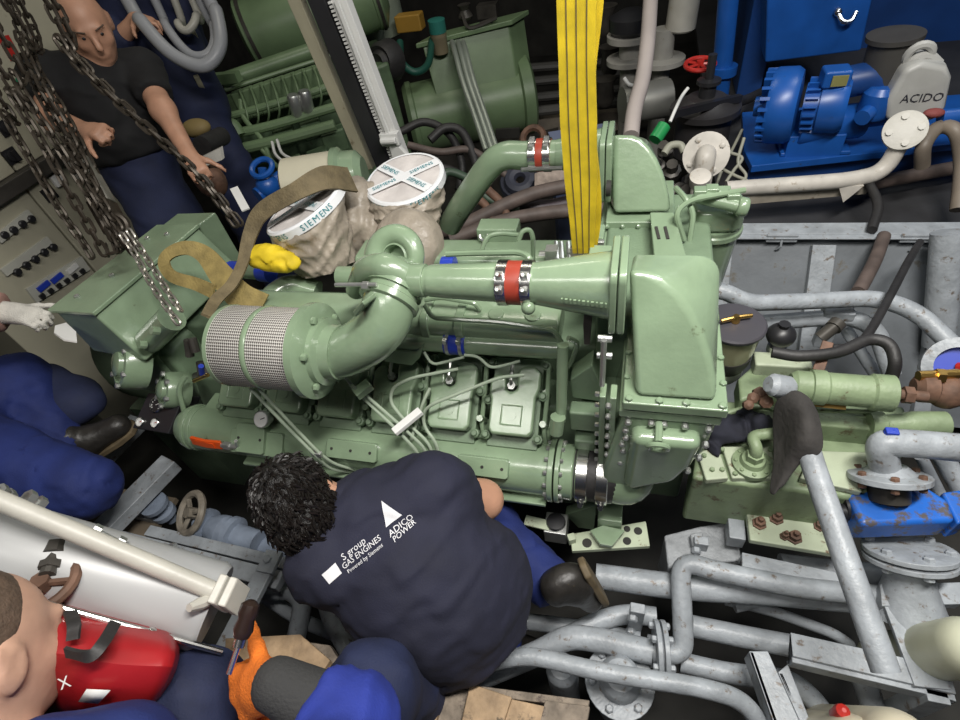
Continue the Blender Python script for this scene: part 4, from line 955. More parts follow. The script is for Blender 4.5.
pipe('cooling_pipe', 'second grey pipe along the pit wall below the long one', [(758, 323, .78), (800, 320, .78), (848, 316, .78), (876, 328, .76), (892, 375, .66)], .025, rad=.1)
pipe('cooling_pipe', 'thin grey pipe dropping in front of the pit wall', [(845, 328, .70), (858, 348, .66), (876, 375, .6)], .018)
pipe('vent_pipe', 'wide upright grey pipe at the far right of the pit wall', [U(948, 232, y=1.7), U(938, 345, y=1.55)], .045, n=18)
pipe('rubber_hose', 'black rubber hose arching over behind the green ram cylinder', [(772, 352, 1.0), (800, 356, 1.0), (838, 352, 1.0), (868, 340, 1.0), (888, 344, 1.0), (895, 362, .98), (890, 382, .93)], .014, RUBBER, 'hose', sm=True)
pipe('rubber_hose', 'thin black hose hanging from the girder to the green ram cylinder', [(920, 242, .87), (908, 262, .9), (890, 296, .94), (868, 334, .98), (852, 346, .98), (832, 349, .98)], .0105, RUBBER, 'hose', sm=True)
pipe('taped_hose', 'short brown taped hose hanging under the girder', [(884, 236, .82), (876, 258, .82), (866, 278, .82), (858, 292, .82)], .02, HOSE_BR, 'hose', sm=True)
m = MB(); m.beam(U(828, 342, z=1.0), U(818, 371, z=.97), rect(.024, .008)); tag(m.build('lever_strip', RUST, None, bev=.002), 'rusty brown lever strip sticking up behind the ram cylinder', 'lever')
m = MB(); m.cyl(U(820, 338, z=.95), U(836, 325, z=.98), .016, n=12); m.lathe([(.02, 0), (.02, .02)], U(833, 328, z=.975), (.5, .6, .2), 12); tag(m.build('pipe_stub', DARKSTEEL, None), 'dark open pipe stub between the pit wall pipes', 'pipe')
m = MB(); c = U(838, 312, z=.80); m.box(c, (.08, .05, .03)); m.box(c + V(0, .02, -.08), (.05, .03, .16)); tag(m.build('pipe_support', GREY, None, bev=.004), 'grey support block holding the pit wall pipes', 'bracket')
# valve ring with blue inside at the right edge and rusty hand valve
c = U(958, 367, z=.85); rv = thing('butterfly_valve', 'grey ring valve with blue disc at the right edge', 'valve', tuple(c - V(0, 0, .06)))
dd = Vector((-.35, -.65, .7)).normalized()
m = MB(); m.lathe([(.075, -.03), (.075, .02), (.05, .022), (.048, -.01)], c, dd, 30, capb=False); m.build('ring', GREY, rv)
m = MB(); m.lathe([(.05, -.012), (.05, 0)], c, dd, 26); m.build('disc', BLUEHOSE, rv)
m = MB(); m.cyl(c + dd * .0, c + dd * .02 + V(.02, 0, 0), .012, n=10); m.build('red_shaft', RED, rv)
c = U(928, 388, z=.92); hv = thing('rusty_valve', 'rusty valve with brass stem at the end of the green ram', 'valve', tuple(c - V(0, 0, .05)))
m = MB(); m.lathe([(.02, 0), (.035, .012), (.035, .04), (.02, .05)], c + V(-.03, 0, 0), X, 18); m.sphere(c + V(.04, .0, -.01), .04, 14, 10); m.build('valve_body', RUST, hv)
m = MB(); m.cyl(U(918, 376, z=.95), U(958, 374, z=.95), .012, n=10); m.lathe([(.018, 0), (.018, .016)], U(935, 376, z=.95), X, 6); m.build('brass_stem', BRASS, hv)
# foreground cream domes and red tip at the bottom edge
for lb, px, py, z, r, mt in (('smooth cream dome at the bottom edge under the angle frame', 912, 740, .80, .055, mat('cream_plastic', (.58, .53, .40), .4, noise=.12)), ('weathered round cream dome at the bottom edge beside the dome', 868, 742, .76, .05, MATS['cream_plastic']), ('pale greenish round float at the right edge by the angle frame', 984, 640, .80, .055, mat('pale_green_plastic', (.52, .53, .40), .4, noise=.15))):
    c = U(px, py, z=z); m = MB(); m.lathe([(r * .9, -.42), (r, -.35), (r, -.02), (r * .93, .005), (r * .75, .026), (r * .4, .038), (.001, .042)], c - V(0, 0, .04), (0, -.2, 1), 28); tag(m.build('cream_dome', mt), lb, 'dome')
c = U(841, 712, z=.72); m = MB(); m.lathe([(.012, -.03), (.014, 0), (.012, .012), (.004, .018)], c, Z, 12); tag(m.build('red_knob', RED), 'small red tip at the bottom edge near the cream domes', 'knob_tip')  # a red knob, only its tip in view
# wooden planks at the front edge of the pit
wd = mat('splintered_wood', (.36, .25, .15), .75, noise=.35, nscale=24, bump=.5, bscale=50, spots=((.12, .09, .06), .12, 16))
wd2 = mat('grey_old_wood', (.22, .18, .14), .8, noise=.4, nscale=30, bump=.5, bscale=60, spots=((.08, .06, .05), .12, 20))
pk = thing('timber_floor', 'broken wooden boards at the front edge of the pit', 'planks', tuple(U(480, 700, z=.70)))
for i, (q, mt, z, nm) in enumerate(((((415, 684), (472, 690), (462, 735), (410, 730)), wd2, .70, 'plank'), (((412, 677), (590, 700), (588, 708), (410, 687)), wd2, .69, 'plank'), (((470, 683), (512, 697), (498, 740), (458, 735)), wd, .72, 'plank'), (((508, 698), (545, 706), (535, 742), (496, 738)), wd, .71, 'plank'), (((545, 700), (590, 706), (584, 742), (535, 740)), wd2, .71, 'plank'), (((225, 638), (300, 634), (330, 660), (322, 672), (224, 662)), wd, .76, 'plank'), (((418, 700), (442, 698), (436, 722), (418, 724)), wd, .715, 'splinter'), (((296, 640), (330, 645), (345, 668), (330, 690), (300, 676)), wd2, .74, 'plank'))):
    m = MB(); m.prism([U(*c, z=z) for c in q], (0, 0, -.03)); m.build(nm, mt, pk, bev=.003)
# ================================================================== generator head at the engine's left end
gh = thing('generator_head', 'green generator with long terminal box at the left end of the engine', 'generator', (-1.75, 1.15, .3))
A_, B_, E_, D_ = U(54, 311, z=1.2), U(94, 314, z=1.2), U(214, 213, z=1.2), U(178, 214, z=1.2)
lo_ = .17
Cm, Dm = B_.lerp(E_, .84), A_.lerp(D_, .84)
m = MB(); _o = V(.075, -.02, -lo_); m.add([A_, B_, Cm, Dm, A_ + V(.0, 0, -lo_), B_ + _o, Cm + V(.075, 0, -lo_), Dm + V(0, 0, -lo_)], [(0, 1, 2, 3), (7, 6, 5, 4), (0, 4, 5, 1), (1, 5, 6, 2), (2, 6, 7, 3), (3, 7, 4, 0)]); tbx = m.build('terminal_box', GREEN, gh, bev=.008)
m = MB(); m.prism([Dm.lerp(D_, .08) + V(0, 0, .004), Cm.lerp(E_, .08) + V(0, 0, .004), E_ + V(.01, .0, .004), D_ + V(0, 0, .004)], (0, 0, -lo_ - .03)); m.build('terminal_box_end', GREEN, gh, bev=.006)
m = MB(); k = (B_ - A_)
m.prism([A_ + V(-.01, -.008, .012), B_ + V(.012, -.008, .012), Cm + V(.012, 0, .012), Dm + V(-.01, 0, .012)], (0, 0, -.014)); m.build('box_lid', GREEN, tbx, bev=.004)
m = MB()
for t, s in ((.12, .3), (.35, .5), (.6, .35), (.85, .6), (.8, .2)): m.bolt(A_.lerp(Dm, t).lerp(B_.lerp(Cm, t), s) + V(0, 0, .012), Z, .008, .008)
m.build('lid_bolts', ZINC, tbx, kind='stuff')
m = MB(); m.lathe([(.22, 0), (.24, .04), (.24, .30), (.22, .33)], (-1.98, 1.17, .70), X, 40); m.build('stator_housing', GREEN_D, gh)
m = MB()
for dy in (-.2, .2):
    m = MB(); m.bb(-1.95, -1.7, 1.17 + dy - .05, 1.17 + dy + .05, .0, .55); m.build('foot', GREEN_D, gh)
# white tag hanging off the box
c = U(64, 333, z=1.10); m = MB(); m.prism([U(*q, z=1.17) for q in ((55, 327), (66, 324), (76, 333), (77, 343), (64, 341), (54, 334))], (0, .003, .003)); tag(m.build('paper_tag', NICEWHITE), 'small white paper tag hanging from the green terminal box', 'tag')

# ------------------------------------------------------------------ wrapped sacks over the rear turbochargers
sackm = mat('dirty_plastic_sack', (.33, .285, .23), .42, noise=.2, nscale=14, bump=.9, bscale=22, spots=((.26, .20, .14), .05, 10))
sackt = mat('white_sack_top', (.62, .58, .56), .4, noise=.1, nscale=16, bump=.35, bscale=30)
tapem = mat('white_packing_tape', (.78, .79, .80), .35, noise=.04)
def sack(label, top, bot, r, rb, dn, seed):
    """pleated sack from the round end 'top' down to 'bot', face normal dn"""
    rs = random.Random(seed); dn = Vector(dn).normalized(); u, v, _ = basis(dn)
    t = thing('wrapped_turbo_inlet', label, 'wrapped duct', tuple(bot))
    m = MB(); n = 110; rows = 34; vs = []; fs = []
    ph = [rs.random() * 6.3 for _ in range(6)]
    for j in range(rows):
        s = j / (rows - 1); c = top.lerp(bot, s) ; rr = r + (rb - r) * s ** 1.3
        ax = (dn * (1 - s) + (top - bot).normalized() * s).normalized(); uu = (u - ax * u.dot(ax)).normalized(); vv = ax.cross(uu)
        for i in range(n):
            a = 2 * PI * i / n
            wp_ = math.sin(2 * a + ph[4]) + .6 * math.sin(5 * a + ph[5] + 3 * s)
            f1 = 1 - abs(math.sin(4.5 * a + ph[0] + s * 5 + .7 * wp_)); f2 = 1 - abs(math.sin(7 * s * 1.6 + 1.5 * a + ph[3] + 1.1 * wp_)); f3 = 1 - abs(math.sin(10 * a + ph[2] - 9 * s + wp_))
            w = 1 + (.012 + .05 * min(1, s * 2.5)) * (f1 * 1.1 + f2 * 1.3 + f3 * .6 - 1.2 + .8 * math.sin(3 * a + ph[1] + s * 3))
            vs.append(c + (uu * math.cos(a) + vv * math.sin(a)) * rr * (w if j else 1.0))
    for j in range(rows - 1):
        for i in range(n): k = (i + 1) % n; fs.append((j * n + i, j * n + k, (j + 1) * n + k, (j + 1) * n + i))
    fs.append(tuple((rows - 1) * n + i for i in range(n))); m.add(vs, fs); m.build('sack', sackm, t, ang=70)
    n = 44; m = MB(); vs = []; fs = []
    for j in range(5):
        q = j / 4
        for i in range(n):
            a = 2 * PI * i / n; vs.append(top + (u * math.cos(a) + v * math.sin(a)) * r * (.001 + .999 * q) + dn * (.004 * math.sin(4 * a + ph[4]) * q * (1 - q) * 3 - .003 * (1 - q)))
    for j in range(4):
        for i in range(n): k = (i + 1) % n; fs.append((j * n + i, j * n + k, (j + 1) * n + k, (j + 1) * n + i))
    m.add(vs, fs); m.build('sack_top', sackt, t, ang=70)
    m = MB(); m.lathe([(r * 1.035, -.024), (r * 1.03, -.002), (r * .985, .003), (r * .93, .0025)], top, dn, 44, capa=False, capb=False); tp = m.build('tape_band', tapem, t)
    # crossed tapes on the face with printed words
    side = X - dn * X.dot(dn); side.normalize(); fw = dn.cross(side)
    for ang in (.62, -.55):
        d = side * math.cos(ang) + fw * math.sin(ang)
        m = MB(); m.ribbon([top + d * (-r * .95 + 1.9 * r * k / 8) + dn * (.005 + .001 * (ang > 0)) for k in range(9)], dn.cross(d), .034, .0012); cr = m.build('tape_strip', tapem, t)
        for off in (-.52, .5):
            yd = dn.cross(d)
            lettering('tape_print', 'SIEMENS', .021, TEAL, cr, top + d * r * off + dn * (.0075), d, yd, lift=.0008)
    # words around the band: each letter placed on the curve
    txt = 'SIEMENS   SIEMENS   SIEMENS   '; m = MB()
    a0 = math.atan2((-Y).dot(v), (-Y).dot(u)) - .25 / r
    adv = 0.
    for i, ch in enumerate(txt):
        w_ = {'I': .008, 'M': .0215, ' ': .014}.get(ch, .0155); a = a0 + (adv + w_ / 2) / r; adv += w_
        if ch == ' ': continue
        o = top + (u * math.cos(a) + v * math.sin(a)) * r * 1.045 - dn * .011; xd = (-u * math.sin(a) + v * math.cos(a)); yd = dn
        vs, fs = text_mesh(ch, .024); m.add([o + xd * p[0] + yd * p[1] for p in vs], fs)
    m.build('band_print', TEAL, tp, kind='stuff')
    return t
sack('beige sack with white taped end over a turbo inlet, under the brown strap', U(303, 205, d=1.48), U(328, 268, d=1.56), rpx(U(303, 205, d=1.48), 44), .085, (-.30, -.06, .95), 3)
sack('beige sack with white taped end over a turbo inlet, nearer the white mast', U(404, 178, d=1.60), U(410, 232, d=1.66), rpx(U(404, 178, d=1.6), 40), .095, (-.02, -.16, .98), 9)
# sack lumps behind (single wrapped cover between the two and the domed cover)
o = organic('sack_bundle', [('e', U(362, 212, d=1.68), (.10, .09, .11)), ('e', U(350, 236, d=1.66), (.08, .07, .10)), ('e', U(372, 235, d=1.64), (.05, .05, .08))], sackm, None, h=.008, k=.03, fold=wrinkles(.009, 75, 5, (1, .2, -.6), .3)); tag(o, 'loose beige sack bulging between the two taped turbo inlets', 'sack')
m = MB(); c = U(400, 244, d=1.46); dd = Vector((-.1, -.75, .62)).normalized(); R_ = rpx(c, 37)
m.lathe([(R_, -.05), (R_ * 1.0, -.01), (R_ * .93, .008), (R_ * .8, .022), (R_ * .55, .034), (.001, .04)], c - dd * .02, dd, 36); o = m.build('domed_cover', sackm); tag(o, 'domed beige cover behind the green compressor volute', 'cover')
# the second air filter, wrapped, behind the left sack
c0, c1 = U(288, 186, d=1.92), U(352, 176, d=1.90); L_ = (c1 - c0).length
f2 = thing('wrapped_air_filter', 'second air filter wrapped in cream film behind the left sack', 'air filter', tuple(c0.lerp(c1, .5) - V(0, 0, .1)))
m = MB(); m.lathe([(.08, 0), (.095, .01), (.095, L_ - .05)], c0, c1 - c0, 32); m.build('wrapped_body', mat('cream_film', (.50, .47, .36), .4, noise=.08, bump=.15, bscale=20), f2)
m = MB(); m.lathe([(.104, L_ - .05), (.104, L_ - .03), (.09, L_ - .02), (.085, L_ + .03), (.06, L_ + .05)], c0, c1 - c0, 32); m.build('end_flange', GREEN, f2)
pipe('vent_elbow', 'green vent elbow left of the left sack under the yellow bundle', [(318, 292, dict(y=1.05)), (290, 284, dict(y=1.05)), (272, 296, dict(y=1.0)), (268, 310, dict(y=.96))], .034, GREEN, rad=.08)
m = MB(); a, b = U(232, 270, y=1.12), U(268, 273, y=1.1); m.tube([a, b], .024, 16); tag(m.build('cross_pipe', GREEN), 'short green pipe with blue hose ends beside the yellow bundle', 'pipe')
for t0, t1 in ((-.02, .25), (.80, 1.08)):
    mm = MB(); mm.tube([a.lerp(b, t0), a.lerp(b, t1)], .029, 16); put(mm.build('blue_hose', BLUEHOSE), bpy.data.objects['cross_pipe'])
# ------------------------------------------------------------------ slings
sl = thing('yellow_lifting_sling', 'wide yellow lifting sling hanging down to the engine top', 'sling', tuple(U(586, 262, y=1.0)))
ya = 1.02
def slp(px, py): return U(px, py, y=ya)
for i, (xs_, th_) in enumerate((((577, 577.5, 578, 579, 583), 0), )):
    pts = [slp(577, -60), slp(576.5, 0), slp(577, 60), slp(578.5, 120), slp(581, 180), slp(582.5, 220), slp(583.5, 252)]
    wd_ = [rpx(p_, w_) for p_, w_ in zip(pts, (40, 39, 36, 36, 32, 25, 21))]; wd_[0] = wd_[1]
    mm = MB(); P = spline(pts, 5); W_ = [float(np.interp(k, np.arange(7) * 5, wd_)) for k in range(len(P))]; P.insert(0, P[0] + V(0, 0, 1.2)); W_.insert(0, W_[0])
    mm.ribbon(P, X, W_, .012); mm.build('webbing', YELLOW, sl)
    for fr_ in (-.26, .0, .27):
        mm = MB(); mm.ribbon([p + X * w_ * fr_ - Y * .0065 for p, w_ in zip(P, W_)], X, .0022, .001); mm.build('stitch_line', mat('stitching', (.12, .09, .03), .8), sl)
    mm = MB(); P2 = [p + V(.004 + .008 * math.sin(k * .3), .02, 0) for k, p in enumerate(P)]; mm.ribbon(P2, X, [w_ * .97 for w_ in W_], .01); mm.build('webbing', YELLOW, sl)
    mm = MB(); b_ = slp(583.5, 250); mm.ribbon([b_ + V(-.016, 0, .008), b_ + V(-.014, .0, -.05), b_ + V(-.01, 0, -.09)], X, .028, .012); mm.ribbon([b_ + V(.022, 0, .01), b_ + V(.02, .0, -.05), b_ + V(.02, 0, -.09)], X, .024, .012); mm.build('worn_end', mat('grey_worn_webbing', (.16, .15, .12), .8), sl)
olive = mat('olive_webbing', (.135, .105, .055), .8, noise=.25, nscale=30, bump=.3, bscale=160)
olive2 = mat('khaki_webbing', (.25, .19, .065), .8, noise=.25, nscale=30, bump=.3, bscale=160)
def strap(label, pts, w, mt, sd, th=.007):
    P = spline([U(p[0], p[1], d=p[2]) for p in pts], 8)
    S_ = [Vector(M_CAM @ np.array([s_[0], s_[1], 0.])) for s_ in sd]
    n_ = len(P); k_ = len(S_) - 1
    side = []
    for i in range(n_):
        t = i / (n_ - 1) * k_; j = min(int(t), k_ - 1); side.append(S_[j].lerp(S_[j + 1], t - j))
    W_ = [float(np.interp(i / (n_ - 1), np.linspace(0, 1, len(w)), w)) * proj(P[i])[2] / FPX for i in range(n_)]
    mm = MB(); mm.ribbon(P, side, W_, th); o = mm.build('lifting_strap', mt); tag(o, label, 'strap'); return o
strap('brown webbing strap passing over the left taped sack', [(352, 180, 1.50), (325, 178, 1.40), (295, 192, 1.38), (262, 212, 1.42), (250, 235, 1.44), (243, 262, 1.42), (232, 284, 1.38), (216, 300, 1.33), (206, 316, 1.26)], [26, 24, 18, 17, 14, 11, 11, 11, 10], olive, [(.4, 1), (.35, 1), (.5, 1), (.75, .7), (1, .2), (1, .1), (1, .4), (.8, .7), (.8, .6)])
strap('khaki webbing strap looped over the generator end', [(262, 308, 1.42), (240, 296, 1.42), (222, 276, 1.46), (205, 255, 1.50), (188, 248, 1.50), (172, 252, 1.50), (164, 262, 1.50), (172, 276, 1.48), (196, 284, 1.46), (214, 292, 1.44)], [30, 28, 24, 18, 14, 12, 11, 12, 13, 14], olive2, [(.9, -.4), (.9, -.5), (.85, -.5), (.8, -.6), (.3, -1), (-.4, -1), (-1, -.1), (-.2, 1), (.2, 1), (.3, 1)])
yb = organic('yellow_bundle', [('e', U(268, 256, d=1.45), (.068, .03, .035)), ('e', U(284, 262, d=1.44), (.05, .03, .02)), ('c', U(255, 262, d=1.45), U(290, 266, d=1.44), .02, .014)], YELLOW, None, h=.006, k=.02, fold=wrinkles(.005, 90, 2, (.2, .2, 1))); tag(yb, 'folded yellow cloth bundle tucked beside the left sack', 'bundle')
# ------------------------------------------------------------------ chains
chm = mat('dark_chain_steel', (.055, .045, .034), .42, .5, noise=.35, nscale=40)
chb = mat('bright_chain_steel', (.36, .34, .30), .35, .8, noise=.3, nscale=40)
def chain(label, pts, link, mt, w=None, sm=True):
    Q = [U(p[0], p[1], d=p[2]) for p in pts]
    if pts[0][1] < 75 and pts[0][0] < 60: Q.insert(0, Q[0] + (Q[0] - Q[1]).normalized() * .3 + V(0, 0, 1.1))
    P = spline(Q, 10)
    # resample
    d = [0.]
    for i in range(1, len(P)): d.append(d[-1] + (P[i] - P[i - 1]).length)
    step = link * .74; nlk = int(d[-1] / step); mm = MB(); r = link * .105
    Pn = np.array([list(p) for p in P])
    for k in range(nlk):
        s = k * step; c = Vector([float(np.interp(s, d, Pn[:, i])) for i in range(3)]); c2 = Vector([float(np.interp(s + .01, d, Pn[:, i])) for i in range(3)])
        t = (c2 - c).normalized(); u, v, _ = basis(t); a = (PI / 2) * (k % 2) + .5; s_ = u * math.cos(a) + v * math.sin(a)
        hw, hl = link * .21, link * .5 - link * .21
        q = []
        for j in range(6): b = -PI / 2 + PI * j / 5; q.append(c + t * (hl + math.cos(b) * hw) + s_ * math.sin(b) * hw)
        for j in range(6): b = PI / 2 + PI * j / 5; q.append(c + t * (-hl + math.cos(b) * hw) + s_ * math.sin(b) * hw)
        n = len(q); nn = t.cross(s_); vs = []; fs = []
        for i in range(n):
            tt = (q[(i + 1) % n] - q[i - 1]).normalized(); o_ = nn.cross(tt)
            for e_ in range(5): vs.append(q[i] + nn * math.cos(e_ * 2 * PI / 5) * r + o_ * math.sin(e_ * 2 * PI / 5) * r)
        for i in range(n):
            for e_ in range(5): fs.append((i * 5 + e_, ((i + 1) % n) * 5 + e_, ((i + 1) % n) * 5 + (e_ + 1) % 5, i * 5 + (e_ + 1) % 5))
        mm.add(vs, fs)
    o = mm.build('chain_strand', mt); tag(o, label, 'chain', 'hoist chains'); return o
chain('dark hoist chain crossing in front of the bald man down to the generator', [(34, -20, 1.35), (60, 42, 1.38), (104, 90, 1.42), (160, 140, 1.5), (200, 178, 1.55), (246, 238, 1.62)], .044, chm)
chain('dark hoist chain lying double beside the one across the bald man', [(42, -20, 1.37), (68, 44, 1.40), (112, 94, 1.44), (168, 146, 1.52), (208, 184, 1.57), (250, 236, 1.64)], .044, chm)
chain('dark chain at the far left edge running down to the hoist block', [(-12, 50, 1.3), (10, 92, 1.32), (40, 140, 1.36), (68, 190, 1.40), (100, 246, 1.46), (112, 264, 1.48)], .044, chm)
chain('second dark chain from the left edge, just right of the first', [(-8, 20, 1.32), (14, 76, 1.35), (46, 128, 1.38), (78, 178, 1.42), (108, 228, 1.46), (120, 262, 1.48)], .044, chm)
chain('dark chain hanging in front of the bald man\'s shirt', [(2, -10, 1.4), (20, 40, 1.4), (44, 90, 1.42), (66, 128, 1.45), (88, 170, 1.46), (112, 220, 1.48)], .042, chm)
chain('dark chain closest to the bald man\'s wrist', [(8, -20, 1.5), (34, 60, 1.5), (62, 108, 1.52), (84, 150, 1.52), (104, 190, 1.52), (130, 248, 1.52)], .042, chm)
chain('dark chain bunched in the middle of the cluster above the hoist block', [(-4, -14, 1.45), (24, 62, 1.45), (52, 118, 1.46), (80, 164, 1.47), (98, 204, 1.46), (126, 256, 1.46)], .042, chm)
chain('dark chain hanging loosest, closest to the switchboard push buttons', [(-20, 70, 1.42), (6, 118, 1.42), (34, 166, 1.44), (60, 210, 1.46), (84, 244, 1.48), (98, 268, 1.5)], .042, chm)
chain('short dark chain doubled over beside the hoist block', [(70, 150, 1.44), (90, 182, 1.43), (110, 214, 1.43), (132, 246, 1.43), (138, 258, 1.44)], .042, chm)
chain('short dark chain hanging under the hoist block over the generator box', [(96, 186, 1.5), (112, 214, 1.48), (124, 240, 1.47), (110, 254, 1.48), (104, 240, 1.5)], .042, chm)
chain('bright chain running from the hoist block to the engine, left of the pair', [(124, 238, 1.40), (136, 256, 1.40), (150, 282, 1.38), (166, 306, 1.36), (182, 328, 1.35)], .032, chb)
chain('bright chain running from the hoist block to the engine, right of the pair', [(131, 234, 1.42), (143, 252, 1.42), (158, 276, 1.40), (172, 298, 1.38), (186, 318, 1.37)], .032, chb)
hb = thing('chain_hoist_block', 'dark steel chain hoist block among the hanging chains', 'hoist', tuple(U(105, 200, d=1.5) - V(0, 0, .1)))
for i, (a, b, w_) in enumerate((((76, 158), (92, 186), 18), ((90, 176), (106, 204), 16), ((100, 200), (118, 232), 20))):
    mm = MB(); p0, p1 = U(*a, d=1.50), U(*b, d=1.5); mm.beam(p0, p1, rrect(rpx(p0, w_), rpx(p0, w_), .01), up=Vector(M_CAM @ np.array([0, 0, -1.]))); mm.build('hoist_case', mat('grey_hoist_steel', (.22, .21, .18), .45, .5, noise=.3, nscale=20) if i < 2 else chm, hb, bev=.004)
mm = MB(); p0 = U(116, 226, d=1.47); mm.torus(p0, (.3, -.6, .4), .03, .009, 20, 8); mm.cyl(U(112, 224, d=1.47), U(134, 252, d=1.47), .014, n=10); mm.build('hoist_hook', chm, hb)
# ------------------------------------------------------------------ switchboard at the left
XC = -2.50
cb = thing('switchboard', 'cream switchboard cabinet with rows of switches at the left edge', 'cabinet', (XC - .2, 1.2, 0))
def cab(name, py0, py1, z0, z1, mt=CREAM, dx=0, th=.3):
    mm = MB(); mm.bb(XC - th, XC + dx, py0, py1, z0, z1); return mm.build(name, mt, cb, bev=.006)
def Uc(px, py, dx=0): return U(px, py, x=XC + dx)
e1 = Uc(28, 190); e2 = Uc(40, 165)
zs = Uc(20, 180).z
YC0 = Uc(20, 345).y
cab('lower_cabinet', YC0, Uc(26, 189).y - .004, .0, zs - .03)
cab('lower_cabinet', Uc(26, 189).y + .004, 2.25, .0, zs - .03)
cab('ledge', YC0, 2.25, zs - .03, zs + .03, DARKSTEEL, .04)
cab('upper_cabinet', YC0, Uc(14, 168).y - .004, zs + .03, 2.5, CREAM, -.0)
cab('upper_cabinet', Uc(14, 168).y + .004, 2.25, zs + .03, 2.5, CREAM, -.0)
def knob(px, py, r=.022, mt=BLACK, nm='rotary_switch'):
    c = Uc(px, py); mm = MB(); mm.box(c + X * .003, (.006, r * 2.6, r * 2.6)); mm.lathe([(r, 0), (r, .012), (r * .5, .014)], c + X * .004, X, 14); mm.box(c + X * .02, (.02, r * .5, r * 1.8)); return mm.build(nm, mt, cb)
knob(5, 128); knob(11, 156); knob(49, 194); knob(40, 100, .018)
for (a, b, pts) in (((-4, 240), (29, 213), [(2, 235), (11, 230), (20, 224), (29, 219)]), ((2, 273), (48, 240), [(15, 272), (24, 265), (33, 259), (42, 252), (51, 247)])):
    p0, p1 = Uc(*a), Uc(*b); mm = MB(); mm.beam(p0 + X * .006, p1 + X * .006, rect(.014, .034), up=Z); mm.build('label_strip', mat('pale_grey_label', (.46, .46, .41), .5), cb)
    for q in pts: c = Uc(*q); mm = MB(); mm.lathe([(.016, 0), (.016, .02), (.012, .024)], c, X, 12); mm.build('push_button', BLACK, cb)
p0, p1 = Uc(30, 296), Uc(84, 263); mm = MB(); mm.beam(p0 + X * .006, p1 + X * .006, rect(.014, .07), up=Z); brk = mm.build('breaker_row', MATS['pale_grey_label'], cb)
for t, mt in ((.22, BLUEHOSE), (.46, BLUEHOSE), (.75, NICEWHITE)):
    c = p0.lerp(p1, t) + X * .016 + Z * .012; mm = MB(); mm.box(c, (.012, .06, .022)); mm.build('breaker', mt, brk)
for t in (.1, .25, .4, .55, .7, .85):
    c = p0.lerp(p1, t) + X * .016 - Z * .02; mm = MB(); mm.box(c, (.014, .022, .018)); mm.build('breaker_slot', BLACK, brk)
# papers / tape on the upper cabinet
c = Uc(12, 42); mm = MB(); mm.beam(Uc(2, 36) + X * .003, Uc(16, 60) + X * .003, rect(.05, .004), up=X); mm.build('red_tape', RED, cb)
mm = MB(); c = Uc(22, 82); mm.lathe([(.025, 0), (.025, .004)], c, X, 16); mm.build('green_sticker', mat('green_sticker', (.02, .2, .1), .5), cb)
mm = MB(); c = Uc(56, 180); mm.box(c + X * .01, (.02, .05, .05)); mm.build('terminal_cover', NICEWHITE, cb, bev=.004)
# ------------------------------------------------------------------ bottom left: white tank pipe, its small pipe, brackets, valve
t0, t1 = U(-70, 528, d=.90), U(215, 607, d=.98)
tp = thing('white_duct', 'wide white painted pipe lying across the lower left corner', 'pipe', tuple(t0.lerp(t1, .5) - V(0, 0, .08)))
R_ = .078
ax = (t1 - t0).normalized()
mm = MB(); mm.lathe([(R_, 0), (R_, (t1 - t0).length - .01), (R_ * .93, (t1 - t0).length)], t0, ax, 40); mm.build('duct_body', WHITE_T, tp)
s0, s1 = U(-30, 488, d=.83), U(228, 597, d=.93)
sp2 = thing('small_white_pipe', 'slim white pipe with clamp bracket above the wide white pipe', 'pipe', tuple(s0.lerp(s1, .5)))
mm = MB(); mm.tube([s0, s1], .0155, 18); mm.build('pipe_body', WHITE_P, sp2)
c = U(230, 595, d=.93); mm = MB(); R3 = Matrix((ax, ax.cross(Z).normalized(), Z)).transposed()
for k in (-.010, .008): mm.box(c + ax * k, (.014, .05, .05), R3)
mm.build('end_clamp', WHITE_P, sp2, bev=.003)
mm = MB(); mm.tube([U(213, 598, d=.92), U(200, 604, d=.90), U(189, 608, d=.88)], [.010, .011, .007], 10); mm.build('clamp_lever', WHITE_P, sp2)
for a, b in (((92, 530), (124, 546)), ((-2, 490), (8, 496)), ((26, 496), (40, 504))):
    p0, p1 = U(*a, d=.90), U(*b, d=.92); mm = MB(); mm.cyl(p0, p1, .006, n=8); mm.lathe([(.013, 0), (.013, .012)], p0, p1 - p0, 6); mm.lathe([(.013, 0), (.013, .012)], p0.lerp(p1, .75), p1 - p0, 6); mm.build('u_bolt', ZINC, sp2)
p0, p1 = U(58, 545, d=.9), U(47, 575, d=.86); vv_ = thing('drain_valve', 'rusty hand valve on the wide white pipe behind the seated man\'s head', 'valve', tuple(p1 - V(0, 0, .05)))
mm = MB(); mm.cyl(p0, p1, .012, n=10); mm.lathe([(.02, 0), (.02, .02)], p0, p1 - p0, 8); mm.lathe([(.017, 0), (.017, .012)], p0.lerp(p1, .6), p1 - p0, 6); mm.build('valve_stem', DARKSTEEL, vv_)
mm = MB(); wn = (p1 - p0).normalized(); c = U(42, 583, d=.86); nn_ = Vector((.2, .15, 1)).normalized(); mm.torus(c, nn_, .048, .009, 24, 8); u, v, _ = basis(nn_)
for k in range(4): a = k * PI / 2 + .4; mm.cyl(c, c + (u * math.cos(a) + v * math.sin(a)) * .046, .006, n=6)
mm.lathe([(.014, -.01), (.014, .012)], c, nn_, 8); mm.build('hand_wheel', RUST, vv_)
